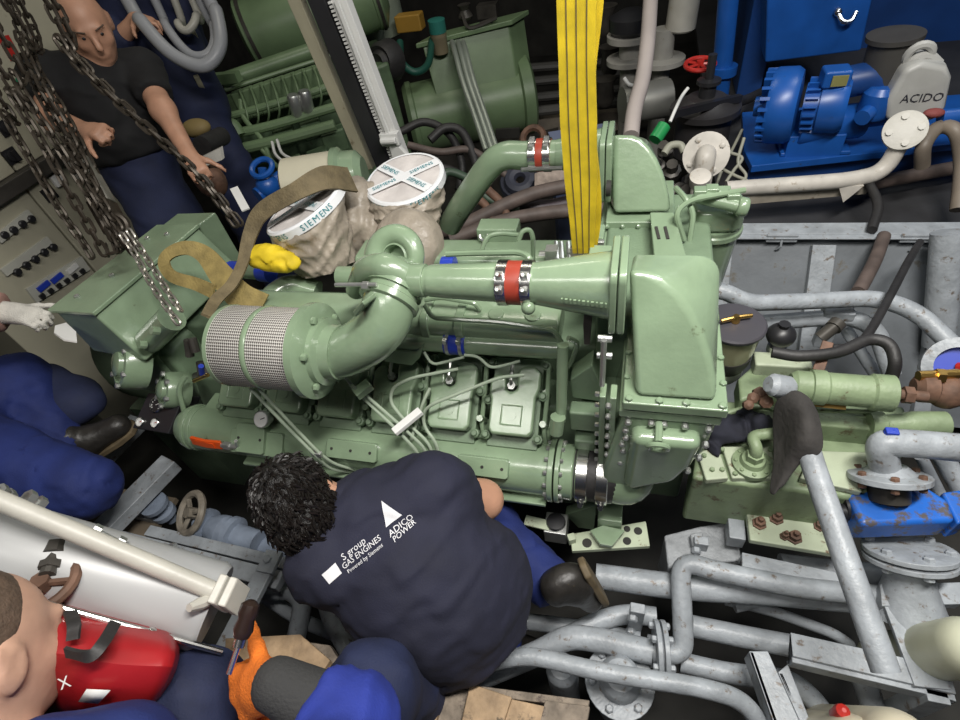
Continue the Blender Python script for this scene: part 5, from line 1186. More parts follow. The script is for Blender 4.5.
# rod in front and red bag
p0, p1 = U(18, 596, d=.80), U(222, 652, d=.92); mm = MB(); mm.cyl(p0, p1, .0052, n=10); mm.sphere(p0.lerp(p1, .62), .009, 10, 6); tag(mm.build('steel_rod', STEEL), 'thin bright steel rod along the lower side of the wide white pipe', 'rod')
rb = thing('red_bag', 'red tool bag with black handles beside the seated man', 'bag', tuple(U(105, 660, d=.9)))
bagm = mat('red_vinyl', (.34, .012, .016), .38, noise=.14, nscale=9, bump=.12, bscale=14)
top = [(22, 600), (60, 608), (110, 622), (162, 636)]; 
rows = [[(10, 588, .84), (62, 600, .85), (114, 614, .87), (172, 630, .88)], [(26, 618, .80), (66, 626, .80), (116, 636, .82), (178, 646, .84)], [(32, 650, .77), (70, 654, .765), (118, 664, .78), (176, 664, .80)], [(36, 685, .79), (72, 690, .775), (114, 694, .785), (160, 698, .82)], [(34, 716, .84), (72, 718, .83), (112, 718, .84), (142, 718, .86)]]
mm = MB(); vs = []
for r_ in rows: vs += spline([U(a, b, d=c) for a, b, c in r_], 4)
nc = len(vs) // len(rows); back = [p + (p - V(0, 0, CAM_H)).normalized() * .12 + V(0, 0, -.02) for p in vs]; nr = len(rows)
fs = [(i * nc + k, i * nc + k + 1, (i + 1) * nc + k + 1, (i + 1) * nc + k) for i in range(nr - 1) for k in range(nc - 1)]
N0 = len(vs); fs += [(N0 + (i + 1) * nc + k, N0 + (i + 1) * nc + k + 1, N0 + i * nc + k + 1, N0 + i * nc + k) for i in range(nr - 1) for k in range(nc - 1)]
for k in range(nc - 1): fs.append((k + 1, k, N0 + k, N0 + k + 1)); e_ = (nr - 1) * nc; fs.append((e_ + k, e_ + k + 1, N0 + e_ + k + 1, N0 + e_ + k))
for i in range(nr - 1): fs.append((i * nc, (i + 1) * nc, N0 + (i + 1) * nc, N0 + i * nc)); e_ = nc - 1; fs.append(((i + 1) * nc + e_, i * nc + e_, N0 + i * nc + e_, N0 + (i + 1) * nc + e_))
mm.add(vs + back, fs); mm.build('bag_body', bagm, rb, ang=60, sub=1)
toC = Vector(M_CAM @ np.array([0, 0, -1.]))
mm = MB(); mm.ribbon(spline([U(115, 623, d=.81), U(103, 643, d=.76), U(90, 656, d=.745), U(66, 652, d=.75)], 6), Vector(M_CAM @ np.array([.8, .5, 0.])), .017, .005); mm.build('handle', RUBBER, rb)
mm = MB(); mm.ribbon(spline([U(70, 612, d=.81), U(74, 624, d=.775), U(73, 640, d=.765)], 6), Vector(M_CAM @ np.array([1., .1, 0.])), .017, .005); mm.build('handle', RUBBER, rb)
def decal(name, q, d, mt, par, lift=.004):
    mm = MB(); mm.add([U(a, b, d=dd_) for (a, b), dd_ in zip(q, d)], [(0, 1, 2, 3)]); return mm.build(name, mt, par, solid=.0015)
lp = (tuple(U(72, 680, d=.755)), tuple(toC))
decal('white_label', [(86, 690), (110, 691), (98, 704), (78, 702)], (.768, .770, .785, .785), NICEWHITE, rb)
xo = U(66, 682, d=.755); xd = Vector(M_CAM @ np.array([.9, -.35, 0.])); yd = Vector(M_CAM @ np.array([-.35, -.9, 0.]))
lettering('bag_print', 'X', .024, NICEWHITE, rb, xo, xd, yd, lift=.003)
# ------------------------------------------------------------------ grey beams and valves, lower left
def beam_px(name, label, a, b, za, zb, w, h, cat='beam', mt=GREY_D):
    mm = MB(); mm.beam(U(*a, z=za), U(*b, z=zb), rect(w, h)); o = mm.build(name, mt, None, bev=.003); tag(o, label, cat); return o
beam_px('cross_beam', 'grey steel cross beam left of the grey flanged valve, running up to the gauge panel', (95, 540), (172, 462), .58, .58, .075, .05, mt=GREY)
beam_px('cross_beam', 'grey steel cross beam by the black shoe, left of the gauge panel', (70, 490), (140, 420), .58, .58, .07, .05, mt=GREY)
beam_px('long_beam', 'grey flat beam running behind the small white pipe', (120, 540), (282, 582), .60, .60, .05, .03, mt=GREY)
beam_px('cross_beam', 'grey flat beam beside the screwdriver, from the valves to the planks', (268, 566), (222, 655), .66, .66, .05, .02, mt=GREY)
beam_px('long_beam', 'slim grey tube beam above the flat beam by the grey valve', (150, 532), (290, 566), .56, .56, .035, .035, mt=GREY)
mm = MB(); mm.bolt(U(268, 560, z=.68), Z, .012, .012); mm.box(U(270, 562, z=.675), (.05, .06, .012)); tag(mm.build('lug_plate', GREY), 'small grey lug plate at the corner of the flat beams', 'plate')
gv = thing('grey_gate_valve', 'grey gate valve with rusty hand wheel in the lower left bilge', 'valve', tuple(U(195, 515, z=.5)))
c = U(191, 513, z=.60); nn_ = Vector((-.35, -.4, .85)).normalized(); u, v, _ = basis(nn_)
mm = MB(); mm.torus(c, nn_, .062, .012, 26, 8)
for k in range(3): a = k * 2 * PI / 3 + .9; mm.cyl(c, c + (u * math.cos(a) + v * math.sin(a)) * .06, .008, n=6)
mm.lathe([(.018, -.02), (.018, .015)], c, nn_, 8); mm.build('hand_wheel', mat('rusty_grey_wheel', (.20, .175, .14), .6, noise=.35, nscale=30), gv)
a, b = U(196, 522, z=.55), U(262, 545, z=.52); d_ = (b - a).normalized()
mm = MB(); mm.lathe([(.02, 0), (.03, .03), (.055, .032), (.055, .05), (.035, .055), (.05, .09), (.052, .11), (.03, .13), (.058, .135), (.058, .155), (.04, .16), (.04, .24)], a, d_, 24); mm.build('valve_body', mat('blue_grey_paint', (.21, .25, .32), .5, noise=.2, nscale=16, bump=.2), gv)
pipe('bilge_pipe', 'blue-grey flanged pipe under the kneeling man\'s head', [(225, 545, .45), (262, 548, .47), (320, 556, .47)], .04, MATS['blue_grey_paint'])
pipe('bilge_pipe', 'grey pipe bending down left of the kneeling man', [(262, 590, .50), (292, 590, .50), (303, 602, .48), (296, 640, .40), (290, 665, .3)], .028, rad=.08)
pipe('bilge_pipe', 'grey pipe dropping beside the kneeling man\'s shirt', [(318, 560, .52), (325, 598, .50), (332, 622, .48), (348, 650, .46)], .026, rad=.08)
pipe('bilge_pipe', 'thin dark grey pipe low behind the flat beam', [(232, 575, .42), (300, 620, .40), (350, 640, .4)], .02)
sv = thing('small_grey_valve', 'small grey capped valve between the cross beams', 'valve', tuple(U(156, 510, z=.45)))
mm = MB(); c = U(156, 506, z=.52); mm.lathe([(.02, -.1), (.02, -.06), (.04, -.055), (.04, -.035), (.025, -.03), (.025, 0), (.045, .002), (.045, .018)], c, Z, 20); mm.build('valve_body', MATS['blue_grey_paint'], sv)
mm = MB(); mm.box(c + V(-.06, -.02, -.05), (.09, .035, .03)); mm.build('valve_arm', GREY, sv, bev=.003)
mm = MB(); mm.cyl(U(140, 548, z=.66), U(172, 546, z=.66), .006, n=8); mm.lathe([(.011, 0), (.011, .014)], U(171, 546, z=.66), X, 6); tag(mm.build('loose_bolt', ZINC), 'long loose bolt lying on the flat beam by the small white pipe', 'bolt')
mm = MB(); mm.bb(-2.5, -1.55, -.3, .62, .44, .46); struct(mm.build('floor_left', mat('dirty_deck', (.15, .12, .085), .7, noise=.3, nscale=8)))
# ================================================================== background, left: second gas engine and generator
be = thing('background_engine', 'dim green engine with large drum standing behind the hoist chains', 'engine', (-2.4, 3.4, 0))
def Ud(px, py, d): return U(px, py, d=d)
d0 = 3.3
a, b = Ud(250, 38, d0), Ud(330, 8, d0); ad = (b - a).normalized()
R_ = rpx(a, 33)
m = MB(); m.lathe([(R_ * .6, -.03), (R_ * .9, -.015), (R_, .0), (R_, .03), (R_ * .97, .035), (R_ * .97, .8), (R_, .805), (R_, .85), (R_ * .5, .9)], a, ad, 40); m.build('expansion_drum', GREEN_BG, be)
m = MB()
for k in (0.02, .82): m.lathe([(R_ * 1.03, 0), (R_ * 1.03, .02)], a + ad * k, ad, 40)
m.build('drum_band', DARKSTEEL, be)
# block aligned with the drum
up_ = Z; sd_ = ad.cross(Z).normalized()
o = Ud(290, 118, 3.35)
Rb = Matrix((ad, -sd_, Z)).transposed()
m = MB(); m.box(o + V(0, .15, -.32), (1.25, .6, .95), Rb); m.build('block', mat('dim_green_casting', (.10, .155, .085), .5, noise=.3, nscale=10, bump=.2, spots=((.04, .04, .025), .06, 14)), be, bev=.02)  # darker casting green, the background's dimness put into the colour
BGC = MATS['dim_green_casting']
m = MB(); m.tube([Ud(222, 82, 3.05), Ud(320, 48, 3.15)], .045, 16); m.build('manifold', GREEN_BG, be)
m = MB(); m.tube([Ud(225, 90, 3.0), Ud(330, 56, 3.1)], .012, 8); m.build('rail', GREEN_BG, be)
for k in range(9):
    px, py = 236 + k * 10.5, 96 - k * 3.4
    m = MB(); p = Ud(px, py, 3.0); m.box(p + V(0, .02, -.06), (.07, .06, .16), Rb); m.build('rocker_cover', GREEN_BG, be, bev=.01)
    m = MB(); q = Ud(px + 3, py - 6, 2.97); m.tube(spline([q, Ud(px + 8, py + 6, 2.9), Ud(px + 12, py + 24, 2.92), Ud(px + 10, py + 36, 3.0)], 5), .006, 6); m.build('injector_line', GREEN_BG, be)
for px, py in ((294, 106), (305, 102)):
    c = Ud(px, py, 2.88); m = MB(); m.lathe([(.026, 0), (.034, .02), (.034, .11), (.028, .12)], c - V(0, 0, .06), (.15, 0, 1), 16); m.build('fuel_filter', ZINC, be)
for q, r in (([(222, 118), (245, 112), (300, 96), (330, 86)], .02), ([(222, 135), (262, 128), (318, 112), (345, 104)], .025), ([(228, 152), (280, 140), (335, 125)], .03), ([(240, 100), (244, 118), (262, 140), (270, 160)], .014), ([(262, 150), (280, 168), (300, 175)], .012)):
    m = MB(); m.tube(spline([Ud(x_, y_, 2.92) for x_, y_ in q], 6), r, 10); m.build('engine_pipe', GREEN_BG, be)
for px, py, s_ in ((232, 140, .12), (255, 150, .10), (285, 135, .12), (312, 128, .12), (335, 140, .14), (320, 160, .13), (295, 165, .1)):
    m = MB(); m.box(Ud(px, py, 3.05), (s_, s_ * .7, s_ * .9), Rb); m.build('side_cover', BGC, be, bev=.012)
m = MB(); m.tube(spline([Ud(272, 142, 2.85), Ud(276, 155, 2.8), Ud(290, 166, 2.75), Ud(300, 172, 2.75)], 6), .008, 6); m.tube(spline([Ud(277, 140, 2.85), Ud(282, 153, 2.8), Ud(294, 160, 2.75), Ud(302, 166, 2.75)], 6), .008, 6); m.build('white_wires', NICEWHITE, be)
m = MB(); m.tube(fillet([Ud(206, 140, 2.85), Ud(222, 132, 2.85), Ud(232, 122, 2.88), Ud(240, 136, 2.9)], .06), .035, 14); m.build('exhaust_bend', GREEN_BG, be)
# generator with terminal box
bg = thing('background_generator', 'green generator with large terminal box beside the yellow sling top', 'generator', (-1.2, 4.1, 0))
q = [Ud(*p) for p in ((422, 47, 3.45), (509, 24, 3.45), (520, 96, 3.65), (440, 112, 3.65))]
nb_ = Vector((.07, .18, .0))
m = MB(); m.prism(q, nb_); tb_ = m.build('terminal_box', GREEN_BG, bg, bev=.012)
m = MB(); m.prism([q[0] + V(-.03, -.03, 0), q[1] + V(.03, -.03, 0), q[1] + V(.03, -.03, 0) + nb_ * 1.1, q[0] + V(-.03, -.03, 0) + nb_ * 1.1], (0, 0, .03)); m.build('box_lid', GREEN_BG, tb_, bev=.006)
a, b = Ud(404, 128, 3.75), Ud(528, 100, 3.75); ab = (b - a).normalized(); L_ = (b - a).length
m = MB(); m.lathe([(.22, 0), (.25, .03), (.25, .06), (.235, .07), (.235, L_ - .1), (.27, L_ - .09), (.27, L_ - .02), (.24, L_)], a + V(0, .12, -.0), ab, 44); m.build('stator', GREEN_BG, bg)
m = MB(); m.bb(a.x - .1, b.x + .2, a.y + .05, a.y + .6, 0, .32); m.build('bed_frame', DARKSTEEL, bg)
m = MB(); m.box(Ud(508, 133, 3.45), (.16, .02, .06)); m.build('vent_slot', DARK, bg)
for dx in (0, 6, 11):
    m = MB(); m.tube(fillet([Ud(452 + dx, 42, 3.40), Ud(455 + dx, 52, 3.30), Ud(462 + dx, 80, 3.25), Ud(476 + dx, 120, 3.2), Ud(486 + dx, 150, 3.15)], .08), .017, 10); m.build('conduit', mat('galvanised_conduit', (.34, .38, .33), .4, .4, noise=.15), bg)
# bits on top of the generator
m = MB(); c = Ud(438, 32, 3.35); m.lathe([(.05, -.12), (.05, -.03), (.054, -.02), (.05, .0)], c, (.05, -.05, 1), 18); o = m.build('paint_tin', mat('tan_tin', (.30, .25, .16), .4, .3)); tag(o, 'tan paint tin with teal lid on the background generator box', 'tin')
m = MB(); m.lathe([(.055, 0), (.055, .07), (.03, .075)], c, (.05, -.05, 1), 18); put(m.build('tin_lid', mat('teal_paint', (.03, .18, .15), .4)), o)
m = MB(); c = Ud(466, 20, 3.5); m.lathe([(.03, 0), (.05, .02), (.03, .06), (.045, .09)], c, Z, 12); m.tube(spline([Ud(480, 24, 3.45), Ud(496, 18, 3.4), Ud(470, 28, 3.4), Ud(462, 14, 3.4)], 5), .012, 6); m.box(Ud(488, 10, 3.7), (.14, .1, .08)); tag(m.build('cable_joint', DARKSTEEL), 'dark tangled cable joint on the background generator box', 'cables')
m = MB(); c = Ud(372, 18, 3.7); m.lathe([(.22, 0), (.22, .55), (.15, .62)], c - V(0, 0, .1), Z, 28); tag(m.build('grey_green_drum', mat('grey_green_paint', (.24, .28, .22), .45)), 'pale grey-green drum behind the white mast', 'drum')
m = MB(); c = Ud(382, 62, 3.2); dd = Vector((-.3, -.9, .2)).normalized(); m.lathe([(.02, .03), (.05, .05), (.07, .02), (.09, .03), (.11, 0), (.12, -.08)], c, dd, 26); tag(m.build('pulley', RUBBER), 'black ribbed pulley between the white mast and the generator box', 'pulley')
pipe('green_cable', 'dark green cable looping beside the black pulley', [(400, 42, dict(d=3.3)), (402, 62, dict(d=3.25)), (415, 72, dict(d=3.25)), (428, 64, dict(d=3.3)), (432, 40, dict(d=3.4))], .022, mat('green_rubber', (.01, .07, .05), .5), 'cable', sm=True)
m = MB(); c = Ud(410, 22, 3.5); m.box(c, (.18, .1, .1)); tag(m.build('orange_case', mat('ochre_case', (.34, .19, .03), .5), None, bev=.01), 'small ochre case beside the tan paint tin', 'case')
# wiring clutter and brown pipes on the floor behind the engine
cl = [((430, 140), (445, 128), (462, 132), (474, 158), (478, 180), RUBBER, .022, 2.6, 'thick black cable arching behind the right taped sack'),
      ((400, 132), (425, 122), (450, 135), (462, 165), (458, 190), RUBBER, .020, 2.65, 'black cable looping over from the white mast foot'),
      ((408, 145), (440, 152), (470, 150), (500, 170), (520, 190), HOSE_BR, .018, 2.6, 'brown cable in the clutter under the generator'),
      ((430, 165), (455, 172), (480, 190), (500, 205), (530, 200), RUBBER, .02, 2.5, 'sagging black cable behind the rear green pipe'),
      ((440, 232), (470, 222), (505, 205), (540, 192), (600, 180), HOSE_BR, .03, 2.2, 'brown pipe crossing below the rear green pipe'),
      ((450, 240), (500, 222), (540, 214), (580, 210), (612, 208), HOSE_BR, .028, 2.1, 'lower brown pipe behind the engine top'),
      ((520, 205), (545, 208), (570, 203), (600, 196), (612, 192), mat('plum_rubber', (.05, .035, .045), .5), .035, 2.3, 'plum coloured rubber pipe behind the yellow sling'),
      ((470, 195), (485, 205), (492, 222), (496, 232), (500, 240), RUST, .018, 2.2, 'short rusty pipe dropping behind the junction box'),
      ((488, 190), (502, 204), (508, 220), (514, 232), (518, 240), RUST, .018, 2.2, 'second short rusty pipe beside the first'),
      ((440, 185), (448, 172), (470, 180), (490, 200), (520, 212), mat('green_dark_pipe', (.04, .07, .045), .5), .018, 2.35, 'thin dark green pipe in the clutter behind the engine')]
for *pts, mt, r, d, lb in cl: pipe('floor_cable', lb, [(x_, y_, dict(d=d)) for x_, y_ in pts], r, mt, 'cable', sm=True)
ck = thing('cardboard_bit', None, None); bpy.data.objects.remove(ck)
m = MB(); m.prism([Ud(*p, 2.45) for p in ((534, 186), (560, 178), (606, 178), (606, 188), (575, 195), (540, 194))], (0, .03, .05)); tag(m.build('flaky_board', mat('flaky_board', (.32, .26, .22), .8, noise=.35, nscale=30, bump=.5), None, bev=.004), 'flaky pale board lying behind the yellow sling', 'board')
m = MB(); m.torus(Ud(520, 182, 2.6), (0, -.5, .8), .07, .035, 18, 8); m.torus(Ud(520, 180, 2.56), (0.1, -.5, .8), .05, .03, 18, 8); tag(m.build('hose_coil', mat('dark_blue_grey_rubber', (.03, .033, .05), .6)), 'coil of dark blue-grey hose left of the flaky board', 'hose')
m = MB(); m.torus(Ud(533, 138, 3.0), (0, -.7, .7), .06, .02, 16, 6); tag(m.build('rusty_ring', RUST), 'rusty ring lying behind the red clamped rear pipe', 'ring')
m = MB(); m.prism([Ud(*p, 2.7) for p in ((548, 132), (612, 122), (612, 140), (552, 142))], (0, .1, -.9)); tag(m.build('blue_grey_box', mat('slate_blue', (.07, .09, .16), .5)), 'low slate-blue box behind the rear green pipe', 'box')
# horizontal stringers and frames on the back wall
wallm = mat('dark_wall_steel', (.055, .053, .048), .55, noise=.35, nscale=5)
for i, (a_, b_, d_) in enumerate((((530, 68), (640, 60), 4.2), ((530, 82), (650, 70), 4.1), ((530, 98), (640, 88), 4.0), ((530, 112), (640, 100), 3.8))):
    m = MB(); m.tube([Ud(*a_, d_), Ud(*b_, d_)], .035, 10); tag(m.build('wall_pipe', wallm), ['dark pipe along the back wall right of the generator, topmost', 'dark pipe along the back wall, second from top', 'dark pipe along the back wall, third from top', 'dark pipe along the back wall, lowest'][i], 'pipe')
m = MB(); m.prism([Ud(*p, 3.9) for p in ((520, 108), (640, 96), (640, 128), (528, 138))], (0, .05, -.05)); tag(m.build('floor_board', mat('brown_board', (.13, .11, .085), .7, noise=.3, nscale=12)), 'brown board on the floor right of the background generator', 'board')
# ------------------------------------------------------------------ leaning mast: cream post, black rack channel, white toothed post
YM = 1.78
def mast(name, label, a, b, w, mt, y, cat='post', th=None):
    p0, p1 = U(*a, y=y), U(*b, y=y); m = MB(); m.beam(p0 + (p0 - p1).normalized() * 1.3, p1, rect(rpx(p0.lerp(p1, .5), w), th or rpx(p0.lerp(p1, .5), w) * .8), up=(0, 1, 0)); o = m.build(name, mt, None, bev=.003); tag(o, label, cat); return o, p0, p1
mast('cream_post', 'cream painted post leaning behind the sacks, left of the black rack', (295, -4), (369, 168), 13, mat('cream_post_paint', (.30, .28, .20), .5, noise=.15, spots=((.15, .12, .07), .06, 20)), YM + .02)
mo, p0, p1 = mast('black_rack', 'black steel channel between the cream post and the white mast', (318, -4), (386, 166), 17, BLACK, YM)
m = MB()
dd = (p1 - p0).normalized(); L_ = (p1 - p0).length; sd = Vector((dd.z, 0, -dd.x)); sd = sd if sd.x > 0 else -sd
wm, w0, w1 = mast('white_mast', 'white painted mast with toothed edge rising behind the right sack', (340, -4), (402, 158), 15, mat('white_mast_paint', (.60, .60, .58), .4, noise=.06), YM - .01)
dw = (w1 - w0).normalized(); sdw = Vector((dw.z, 0, -dw.x)); sdw = -sdw if sdw.x > 0 else sdw
hw = rpx(w0.lerp(w1, .5), 7.5)
for k in range(46):
    c = w0 + dw * (w1 - w0).length * (k + .5) / 46 + sdw * (hw + .004); m.box(c + V(0, -.018, 0), (.012, .012, (w1 - w0).length / 46 * .55), Matrix((sdw, Y, dw)).transposed())
put(m.build('rack_teeth', MATS['white_mast_paint'], None, kind='stuff'), wm)
m = MB(); m.beam(w0 + V(.0, -.032, 0), w1 + V(.0, -.032, 0), rect(.012, .012), up=Y); put(m.build('mast_rib', MATS['white_mast_paint']), wm)
m = MB(); m.box(w0.lerp(w1, .83) + V(0, -.03, 0), (.07, .03, .045)); m.cyl(w0.lerp(w1, .83) + V(-.03, -.05, 0), w0.lerp(w1, .83) + V(.03, -.05, .0), .012, n=10); m.prism([w1 + V(-.02, -.04, .12), w1 + V(.06, -.04, .0), w1 + V(-.02, -.04, .0)], (0, .02, 0)); put(m.build('mast_clamp', MATS['white_mast_paint'], None, bev=.003), wm)
# grey hose coil, thin frames near the second man
hc = mat('grey_hose', (.30, .31, .33), .4, noise=.1)
pipe('grey_hose_coil', 'grey corrugated hose hanging in a large loop top left', [(122, -10, dict(d=2.35)), (142, 22, dict(d=2.3)), (172, 54, dict(d=2.3)), (203, 66, dict(d=2.3)), (220, 46, dict(d=2.3)), (216, 12, dict(d=2.32)), (204, -12, dict(d=2.35))], rpx(Ud(180, 60, 2.3), 6.5), hc, 'hose', sm=True)
pipe('grey_hose_coil', 'inner loop of grey hose inside the large hanging loop', [(150, -10, dict(d=2.4)), (166, 26, dict(d=2.38)), (190, 54, dict(d=2.36)), (210, 52, dict(d=2.36)), (214, 28, dict(d=2.38)), (196, -8, dict(d=2.4))], rpx(Ud(180, 60, 2.3), 4.5), hc, 'hose', sm=True)
pipe('grey_hose_coil', 'pale curled hose end at the top, inside the hose loops', [(172, -6, dict(d=2.45)), (178, 24, dict(d=2.42)), (188, 30, dict(d=2.42)), (196, 16, dict(d=2.42)), (190, -6, dict(d=2.45))], rpx(Ud(180, 60, 2.3), 4), mat('pale_hose', (.42, .41, .36), .4), 'hose', sm=True)
for i, (a_, b_, w_, lb) in enumerate((((158, 26), (214, 118), 6, 'cream rail post slanting behind the second man, left'), ((192, 30), (206, 60), 5, 'short cream rail inside the hose loop'), ((196, 76), (216, 116), 5, 'cream rail post slanting in front of the background engine'))):
    p0, p1 = Ud(*a_, 2.55), Ud(*b_, 2.75); m = MB(); m.beam(p0, p1, rect(rpx(p0, w_), rpx(p0, w_))); tag(m.build('rail_post', MATS['cream_post_paint'], None, bev=.003), lb, 'post')
m = MB(); m.box(Ud(210, 88, 2.9), (.12, .06, .03)); m.box(Ud(224, 78, 2.95), (.2, .05, .05)); tag(m.build('mount_shelf', GREEN_BG), 'small green shelf left of the background engine covers', 'shelf')
# blue hand valve, yellow-brown cap, small things left of the filter
bv = thing('blue_valve', 'small blue valve with handle behind the generator end', 'valve', tuple(Ud(266, 185, 2.2)))
m = MB(); c = Ud(262, 168, 2.2); m.torus(c, (.1, -.4, .9), .045, .012, 18, 8); m.cyl(c, Ud(266, 190, 2.25), .018, n=10); m.build('wheel', BLUE, bv)
m = MB(); m.sphere(Ud(268, 186, 2.25), .05, 14, 10); m.tube([Ud(258, 196, 2.25), Ud(282, 178, 2.3)], .035, 14); m.build('valve_body', BLUE, bv)
m = MB(); c = Ud(196, 128, 2.4); m.sphere(c, .055, 16, 10, (1.3, 1, .7)); tag(m.build('ochre_cap', mat('ochre_cloth', (.22, .16, .06), .7)), 'ochre cloth lump beside the bald man\'s lower hand', 'cloth')  # yellow-brown cap-like lump
m = MB(); m.cyl(Ud(202, 146, 2.25), Ud(222, 136, 2.4), .04, n=16); tag(m.build('dark_grip', RUBBER), 'short black cylinder at the bald man\'s lower hand', 'cylinder')
m = MB(); m.prism([Ud(*p, 2.2) for p in ((200, 158), (220, 148), (222, 160), (206, 166))], (0, .02, .0)); tag(m.build('grey_rag', mat('grey_rag', (.35, .34, .31), .8, bump=.3)), 'grey rag hanging by the bald man\'s lower hand', 'rag')
m = MB(); m.beam(Ud(234, 188, 2.0), Ud(246, 210, 1.95), rect(.03, .006)); tag(m.build('white_strip', NICEWHITE), 'short white strip beside the brown strap behind the generator', 'strip')
m = MB(); m.sphere(Ud(210, 180, 2.3), .06, 12, 8, (1.2, 1, 1.4)); tag(m.build('rusty_lump', RUST), 'rusty lump of machinery below the grey rag', 'fitting')
# ------------------------------------------------------------------ background, right of the sling: pale pipes, valves, strainer
pipe('pink_pipe', 'pale pinkish pipe dropping behind the rear cooler hood', [(651, -8, dict(d=2.6)), (648, 40, dict(d=2.5)), (643, 80, dict(d=2.45)), (634, 108, dict(d=2.4)), (631, 136, dict(d=2.35))], .036, mat('pale_pink_paint', (.50, .44, .41), .45, noise=.1), rad=.1)
v1 = thing('flanged_valve', 'grey-white flanged valve behind the pink pipe, left one', 'valve', tuple(Ud(628, 80, 3.2)))
palev = mat('dirty_white_paint', (.34, .33, .30), .5, noise=.2, spots=((.12, .1, .07), .06, 20))
m = MB(); c = Ud(630, 40, 3.0); m.lathe([(.05, -.75), (.05, -.12), (.13, -.115), (.13, -.09), (.06, -.085), (.06, .0), (.13, .005), (.13, .035)], c, Z, 24); m.build('valve_body', palev, v1)
m = MB(); m.lathe([(.10, .035), (.12, .06), (.12, .12), (.06, .15)], c, Z, 20); m.build('valve_cap', BLACK, v1)
v2 = thing('flanged_valve', 'grey-white flanged valve right of the pink pipe under a white cylinder', 'valve', tuple(Ud(664, 80, 3.1)))
m = MB(); c = Ud(662, 56, 3.0); m.lathe([(.05, -.65), (.05, -.04), (.13, -.035), (.13, -.01), (.06, -.005), (.06, .14)], c, Z, 24); m.build('valve_body', palev, v2)
m = MB(); c = Ud(680, 30, 2.9); m.lathe([(.07, 0), (.08, .01), (.08, .3), (.07, .31)], c, (.05, 0, 1), 24); tag(m.build('white_cylinder', WHITE_P), 'white capped cylinder hanging at the top, right of the pink pipe', 'cylinder')
m = MB(); a, b = Ud(622, 105, 2.9), Ud(668, 98, 2.9); m.lathe([(.09, 0), (.1, .02), (.1, (b - a).length)], a, b - a, 20); m.build('cartridge', mat('grey_cartridge', (.24, .24, .22), .45, .3), v2)
for k, (px, py) in enumerate(((610, 60), (605, 92), (606, 20))):
    m = MB(); c = Ud(px, py, 3.3); m.lathe([(.04, 0), (.06, .04), (.05, .12), (.07, .16)], c - V(0, 0, .08), Z, 14); m.build('dark_fitting', DARKSTEEL, v1)
a, b = U(733, 199, z=.84), U(868, 187, z=.84); m = MB(); m.beam(a, b, rect(.012, .05)); tag(m.build('stained_bar', mat('stained_beige', (.30, .27, .22), .6, noise=.25, nscale=14, spots=((.12, .09, .06), .1, 14))), 'stained beige flat bar under the long white pipe', 'bar')
for k, (q, lb) in enumerate(((((744, 138), (738, 162), (746, 176), (736, 186)), 'curled pale wire right of the stained flange, upper'), (((728, 152), (742, 158), (734, 170), (726, 182)), 'curled pale wire right of the stained flange, middle'), (((720, 168), (736, 176), (748, 182), (742, 192)), 'curled pale wire right of the stained flange, lowest'), (((664, 154), (670, 146), (680, 145), (684, 152)), 'bent pale tube left of the stained flange'))):
    pipe('loose_wire', lb, [(x_, y_, dict(d=2.0)) for x_, y_ in q], .006 if k < 3 else .014, mat('grey_wire', (.3, .3, .24), .5), 'wire', sm=True)
pipe('white_hook', 'small white bent wire under the left flanged valve', [(624, 78, dict(d=2.8)), (630, 85, dict(d=2.8)), (638, 84, dict(d=2.8)), (642, 78, dict(d=2.8))], .010, NICEWHITE, 'wire', sm=True)
# strainer with red hand wheel
st = thing('strainer_valve', 'black strainer pot with red hand wheel on top', 'valve', tuple(Ud(705, 130, 2.35)))
c = Ud(705, 108, 2.35)
m = MB(); m.lathe([(.10, -.22), (.12, -.2), (.12, -.02), (.15, -.015), (.15, .01), (.12, .015), (.08, .05)], c, Z, 30); m.build('pot', mat('black_casting', (.028, .026, .027), .5, noise=.3), st)
m = MB(); m.lathe([(.035, .05), (.035, .1), (.05, .105), (.05, .12), (.018, .125), (.018, .22)], c, Z, 14); m.build('bonnet', BLACK, st)
c = Ud(700, 64, 2.35); m = MB(); m.torus(c, (0, -.1, 1), .062, .010, 26, 8)
for k in range(5): a = k * 2 * PI / 5; m.cyl(c, c + V(math.cos(a) * .06, math.sin(a) * .06, 0), .007, n=6)
m.lathe([(.016, -.02), (.016, .015)], c, Z, 10); m.build('hand_wheel', RED, st)
m = MB(); m.beam(Ud(672, 114, 2.2), Ud(740, 98, 2.3), rect(.025, .03)); m.build('clamp_bar', BLACK, st)
for px, py, r in ((665, 150, .04), (672, 170, .045), (680, 192, .05), (658, 165, .035), (692, 180, .04)):
    m = MB(); m.lathe([(r * .5, -r), (r * .8, -r * .9), (r * .8, 0), (r * .5, .1 * r), (r * .5, r)], Ud(px, py, 2.1), (.3 * math.sin(px), -.6, .7 + .3 * math.cos(py)), 8); m.build('fitting', DARKSTEEL, st)
m = MB(); m.cyl(Ud(655, 140, 2.15), Ud(664, 126, 2.15), .028, n=14); tag(m.build('green_plug', mat('bright_green_plastic', (.02, .28, .08), .4)), 'small bright green plug left of the black strainer', 'plug')
pipe('grey_wire', 'thin grey wires hanging right of the black strainer', [(742, 130, dict(d=2.2)), (732, 150, dict(d=2.15)), (722, 170, dict(d=2.1)), (716, 186, dict(d=2.1))], .006, mat('grey_wire', (.3, .3, .24), .5), 'wire', sm=True)
pipe('pale_wire', 'pale thin wire curling up beside the black strainer', [(670, 122, dict(d=2.15)), (676, 108, dict(d=2.15)), (682, 96, dict(d=2.2)), (688, 88, dict(d=2.2))], .007, NICEWHITE, 'wire', sm=True)
